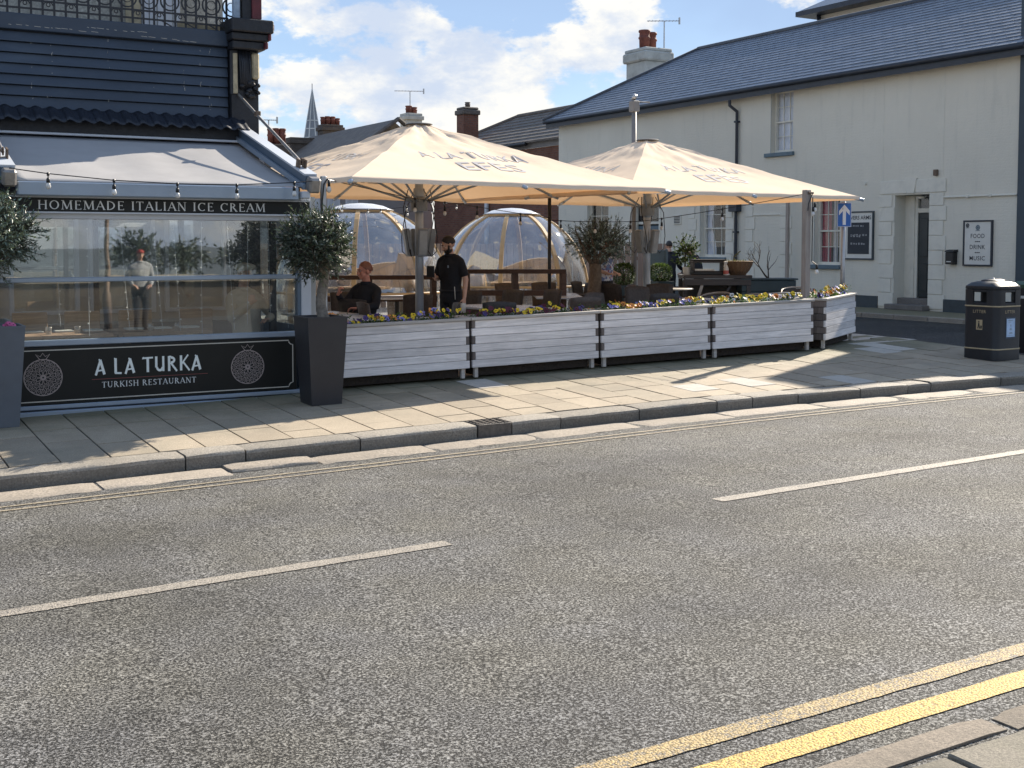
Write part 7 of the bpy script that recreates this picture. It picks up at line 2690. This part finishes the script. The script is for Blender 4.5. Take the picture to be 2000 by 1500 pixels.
def stand(**kw):
    d = dict(pelvis=(0, 0, .93), chest=(0, 0, 1.28), neck=(0, .005, 1.485), head=(0, -.02, 1.635),
             sh_l=(.178, 0, 1.395), sh_r=(-.178, 0, 1.395), el_l=(.235, .02, 1.13), el_r=(-.235, .02, 1.13), wr_l=(.245, -.06, .88), wr_r=(-.245, -.06, .88),
             hip_l=(.085, 0, .90), hip_r=(-.085, 0, .90), kn_l=(.095, -.01, .49), kn_r=(-.095, -.01, .49), an_l=(.10, .02, .09), an_r=(-.10, .02, .09),
             hand_l=((0, -.1, -1), (-1, 0, 0), .5), hand_r=((0, -.1, -1), (1, 0, 0), .5))
    d.update(kw)
    return d


# the waiter: in profile to the left, looking down at the pad in one hand, the other arm hanging
def waiter_extra(p, J, q, M):
    b = MB()
    w = J['wr_r']
    b.cbox(w.x - .02, w.x + .115, w.y - .16, w.y - .145, w.z + .0, w.z + .16, .003)
    b.build('order_pad', m_black, p, False, False)
    w = J['wr_l']
    MB().cbox(w.x - .015, w.x + .015, w.y - .07, w.y + .02, w.z - .21, w.z - .07, .004).build('folded_cloth', m_offwhite, p, False, False)
    MB().tube([(.14, -.09, 1.03), (.16, -.10, .85)], .006, 5).build('lanyard', m_offwhite, p, True, False)
    MB().cbox(.06, .085, -.152, -.149, 1.30, 1.335, .001).build('badge', m_rail_blue, p, False, False)
    MB().loft([[(.188 * math.cos(2 * PI * j / 24), .14 * math.sin(2 * PI * j / 24), z) for j in range(24)] for z in (.955, .985)]).build('belt', m_soot, p, True, False)


person('standing waiter with short dark hair and beard in black polo shirt reading a pad', (8.06, 15.60, G(8.06, 15.6)), R(-66),
       stand(head=(0, -.05, 1.625), neck=(0, -.005, 1.485), head_rot=Matrix.Rotation(R(-40), 4, 'Z') @ Matrix.Rotation(R(24), 4, 'X'),
             el_r=(-.225, -.03, 1.14), wr_r=(-.10, -.24, 1.17), hand_r=((.35, -.9, .15), (.9, .35, .2), .8),
             el_l=(.25, .03, 1.13), wr_l=(.27, -.03, .87), hand_l=((0, -.12, -1), (-1, 0, 0), .9)),
       m_skin, m_cloth_black, m_trouser, m_hair_black, 'short', m_hair_black, False, 1.0, waiter_extra)

# the seated man: leaning back, one hand raised near his chin, the other on his lap
sit = dict(pelvis=(0, .02, .52), chest=(0, .08, .86), neck=(0, .09, 1.075), head=(0, .055, 1.23),
           sh_l=(.18, .08, .975), sh_r=(-.18, .08, .975), el_l=(.27, -.08, .77), el_r=(-.27, -.06, .76), wr_l=(.08, -.24, .74), wr_r=(-.20, -.28, .92),
           hip_l=(.09, -.01, .50), hip_r=(-.09, -.01, .50), kn_l=(.13, -.45, .52), kn_r=(-.13, -.45, .52), an_l=(.14, -.45, .09), an_r=(-.14, -.42, .09),
           hand_l=((-.85, -.4, 0), (0, -.3, -1), .7), hand_r=((.3, -.1, .9), (.6, .7, 0), 1.2), head_rot=Matrix.Rotation(R(-34), 4, 'Z') @ Matrix.Rotation(R(6), 4, 'X'))
person('seated man with cropped ginger hair in a dark jumper and jeans', (6.80, 15.86, G(6.8, 15.86)), R(-58), sit, m_skin_red, m_cloth_dark, m_denim, m_hair_red, 'short', None, True, 1.04)

person('man in a blue and white floral shirt standing behind the old olive tree', (12.22, 17.72, G(12.2, 17.7)), R(35),
       stand(head=(0, -.06, 1.60), neck=(0, -.03, 1.46), el_r=(-.25, .06, 1.13), wr_r=(-.20, -.14, 1.06), el_l=(.25, .06, 1.13), wr_l=(.20, -.14, 1.06), hand_l=((-.6, -.6, 0), (0, 0, -1), .6), hand_r=((.6, -.6, 0), (0, 0, -1), .6)),
       m_skin, m_floral, m_trouser, m_hair_black, 'short', None, False, .97, None, None, .012)
person('man in a dark jacket with short hair standing outside the pub, back turned', (17.75, 23.1, .285), R(160),
       stand(el_r=(-.27, -.03, 1.14), wr_r=(-.40, -.22, 1.05), hand_r=((-.5, -.8, -.1), (0, 0, -1), .6)),
       m_skin, m_cloth_dark, m_trouser, m_hair_black, 'short', None, True, .96, None, None, .014)
person('stooping person in a dark jacket half hidden by the slender young tree', (18.2, 22.55, .285), R(215),
       stand(head=(0, -.22, 1.50), neck=(0, -.12, 1.40), chest=(0, -.07, 1.22), sh_l=(.185, -.10, 1.36), sh_r=(-.185, -.10, 1.36), el_l=(.25, -.16, 1.1), el_r=(-.25, -.16, 1.1), wr_l=(.2, -.36, .98), wr_r=(-.2, -.36, .98), hand_l=((0, -1, -.2), (0, 0, -1), .6), hand_r=((0, -1, -.2), (0, 0, -1), .6)),
       m_skin, m_cloth_dark, m_trouser, m_hair_black, 'short', None, True, .96, None, None, .014)


def hat_extra(p, J, q, M):
    MB().ell(q((0, .012, .085)), (.125, .135, .045), M, 18, 8).build('beret', m_coat_cream, p, True, False)


sit2 = dict(sit)
person('blond person in a cream coat and beret sitting behind the terrace glass', (4.72, 14.55, G(4.7, 14.4) - .02), R(20), sit2, m_skin, m_coat_cream, m_denim, m_hair_blond, 'long', None, True, 1.10, hat_extra, None, .013)
# inside the terrace: tables laid for service, wooden chairs
def in_table(label, x, y, w, d):
    t = thing('wooden_table', label, 'table', (x, y, .19), 0, 'wooden tables inside the glass terrace')
    for k in range(4):
        MB().cbox(-w / 2 + k * w / 4 + .002, -w / 2 + (k + 1) * w / 4 - .002, -d / 2, d / 2, .70, .735, .003).build('plank', m_int_wood, t, False, False)
    for sx in (-1, 1):
        for sy in (-1, 1):
            MB().box(sx * (w / 2 - .06) - .03, sx * (w / 2 - .06) + .03, sy * (d / 2 - .06) - .03, sy * (d / 2 - .06) + .03, 0, .70).build('leg', m_int_wood, t, False, False)
    for k in range(3):
        MB().cbox(-.36 + k * .32, -.16 + k * .32, .05, .22, .7355, .755, .004).build('napkin', m_offwhite, t, False, False)
    for k in range(2):
        MB().lathe([(.03, .736), (.033, .82), (.03, .82), (.025, .74)], 10, (-.15 + k * .3, -.2, 0)).build('glass', m_clearpvc, t, True, False)


in_table('wooden table inside the terrace glass, left one', 2.45, 14.2, 1.0, .8)
in_table('wooden table inside the terrace glass, middle one', 3.55, 14.2, 1.0, .8)


def in_chair(label, x, y, rz):
    c = thing('wooden_chair', label, 'chair', (x, y, .19), rz, 'wooden chairs inside the glass terrace')
    MB().cbox(-.2, .2, -.2, .2, .42, .46, .01).build('seat', m_int_wood, c, False, False)
    MB().cbox(-.2, .2, .17, .2, .62, .92, .01).build('backrest', m_int_wood, c, False, False)
    for sx in (-1, 1):
        MB().bar((sx * .18, -.18, .42), (sx * .18, -.18, 0), .04, .04).build('leg', m_int_wood, c, False, False)
        MB().bar((sx * .18, .18, .66), (sx * .18, .18, 0), .04, .035).build('leg', m_int_wood, c, False, False)
    return c


ic = in_chair('wooden chair at the left indoor table, far side', 2.3, 14.95, .1)
dup(ic, (2.85, 14.95, .19), -.1, 'wooden chair between the two indoor tables, far side')
dup(ic, (3.5, 14.95, .19), .05, 'wooden chair at the middle indoor table, far side')
dup(ic, (4.15, 14.85, .19), -.3, 'wooden chair near the cream coated person behind the glass')

# ---------------------------------------------------------------- across the road, seen only in the glass
m_seawall = mat_granite('sea_wall_stone', (0.36, 0.32, 0.25), 0.9, 0.006, 0.05, 20)
sw = thing('sea_wall', 'low stone sea wall with a pale coping, mirrored in the terrace glass', 'wall', (5, -4.3, 0))
MB().box(-12, 24, -4.6, -4.3, -.5, .95).build('wall', mat_brick('sea_wall_block', (0.13, 0.105, 0.075), (0.10, 0.08, 0.06), (0.07, 0.06, 0.055), bw=.5, bh=.2), sw)
MB().cbox(-12, 24, -4.7, -4.2, .951, 1.10, .02).build('coping', m_seawall, sw)


def cap_extra(p, J, q, M):
    MB().ell(q((0, .012, .065)), (.088, .108, .068), M, 16, 8).build('cap', m_cap_red, p, True, False)
    b = MB().ell(q((0, -.12, .055)), (.06, .065, .008), M, 12, 6)
    b.build('cap_peak', m_cap_red, p, True, False)


person('man in a red cap and grey jumper by the sea wall', (6.35, -.35, ROAD(6.3, 0) + .03), R(180), stand(wr_l=(.17, -.16, .98), wr_r=(-.17, -.16, .98), el_l=(.27, .05, 1.14), el_r=(-.27, .05, 1.14), hand_l=((-.6, -.5, -.3), (-.2, 0, -1), .8), hand_r=((.6, -.5, -.3), (.2, 0, -1), .8)), m_skin, m_jumper, m_trouser, m_hair_black, 'short', None, True, 1.0, cap_extra, None, .014)

hd = thing('windswept_tree', 'low dark tree beyond the sea wall, mirrored in the glass', 'tree', (9, -12, 0))
for k_, (x_, y_, z_, r_) in enumerate(((9.0, -12, 1.6, .7), (10.6, -12.5, 1.4, .6), (4.0, -14, 1.5, .7), (14.5, -13, 1.8, 1.0), (12.6, -12.3, 1.5, .7))):
    lv, tw_ = leafy_crown((x_, y_, z_), (r_ * 1.3, r_, r_ * .8), 160, 8, 50 + k_, leaf=(.10, .2), wid=.035, lump=.5, tw=(.2, .5))
    if k_ == 0:
        h_ = hd
    else:
        h_ = thing('windswept_tree', ['', 'low dark tree just right of the first one, mirrored in the glass', 'small dark tree far along the sea wall, mirrored in the glass', 'tallest dark tree beyond the sea wall, mirrored in the glass', 'dark tree between the two tallest ones, mirrored in the glass'][k_], 'tree', (x_, y_, 0))
    h_['group'] = 'trees beyond the sea wall'
    lv.build('crown', OL, h_)
    MB().tube([(x_, y_, -.5), (x_, y_, z_)], .09, 7).build('trunk', m_twig, h_)
lc_ = thing('lamp_column', 'dark street lamp column standing by the sea wall', 'street lamp', (5.9, -1.5, 0))
MB().lathe([(.09, 0), (.09, .8), (.06, .85), (.05, 5.2)], 10, (5.9, -1.5, -.02)).build('column', m_rust, lc_, True)
MB().ell((5.9, -1.5, 5.3), (.14, .14, .2)).build('lantern', m_bulbwhite, lc_, True)
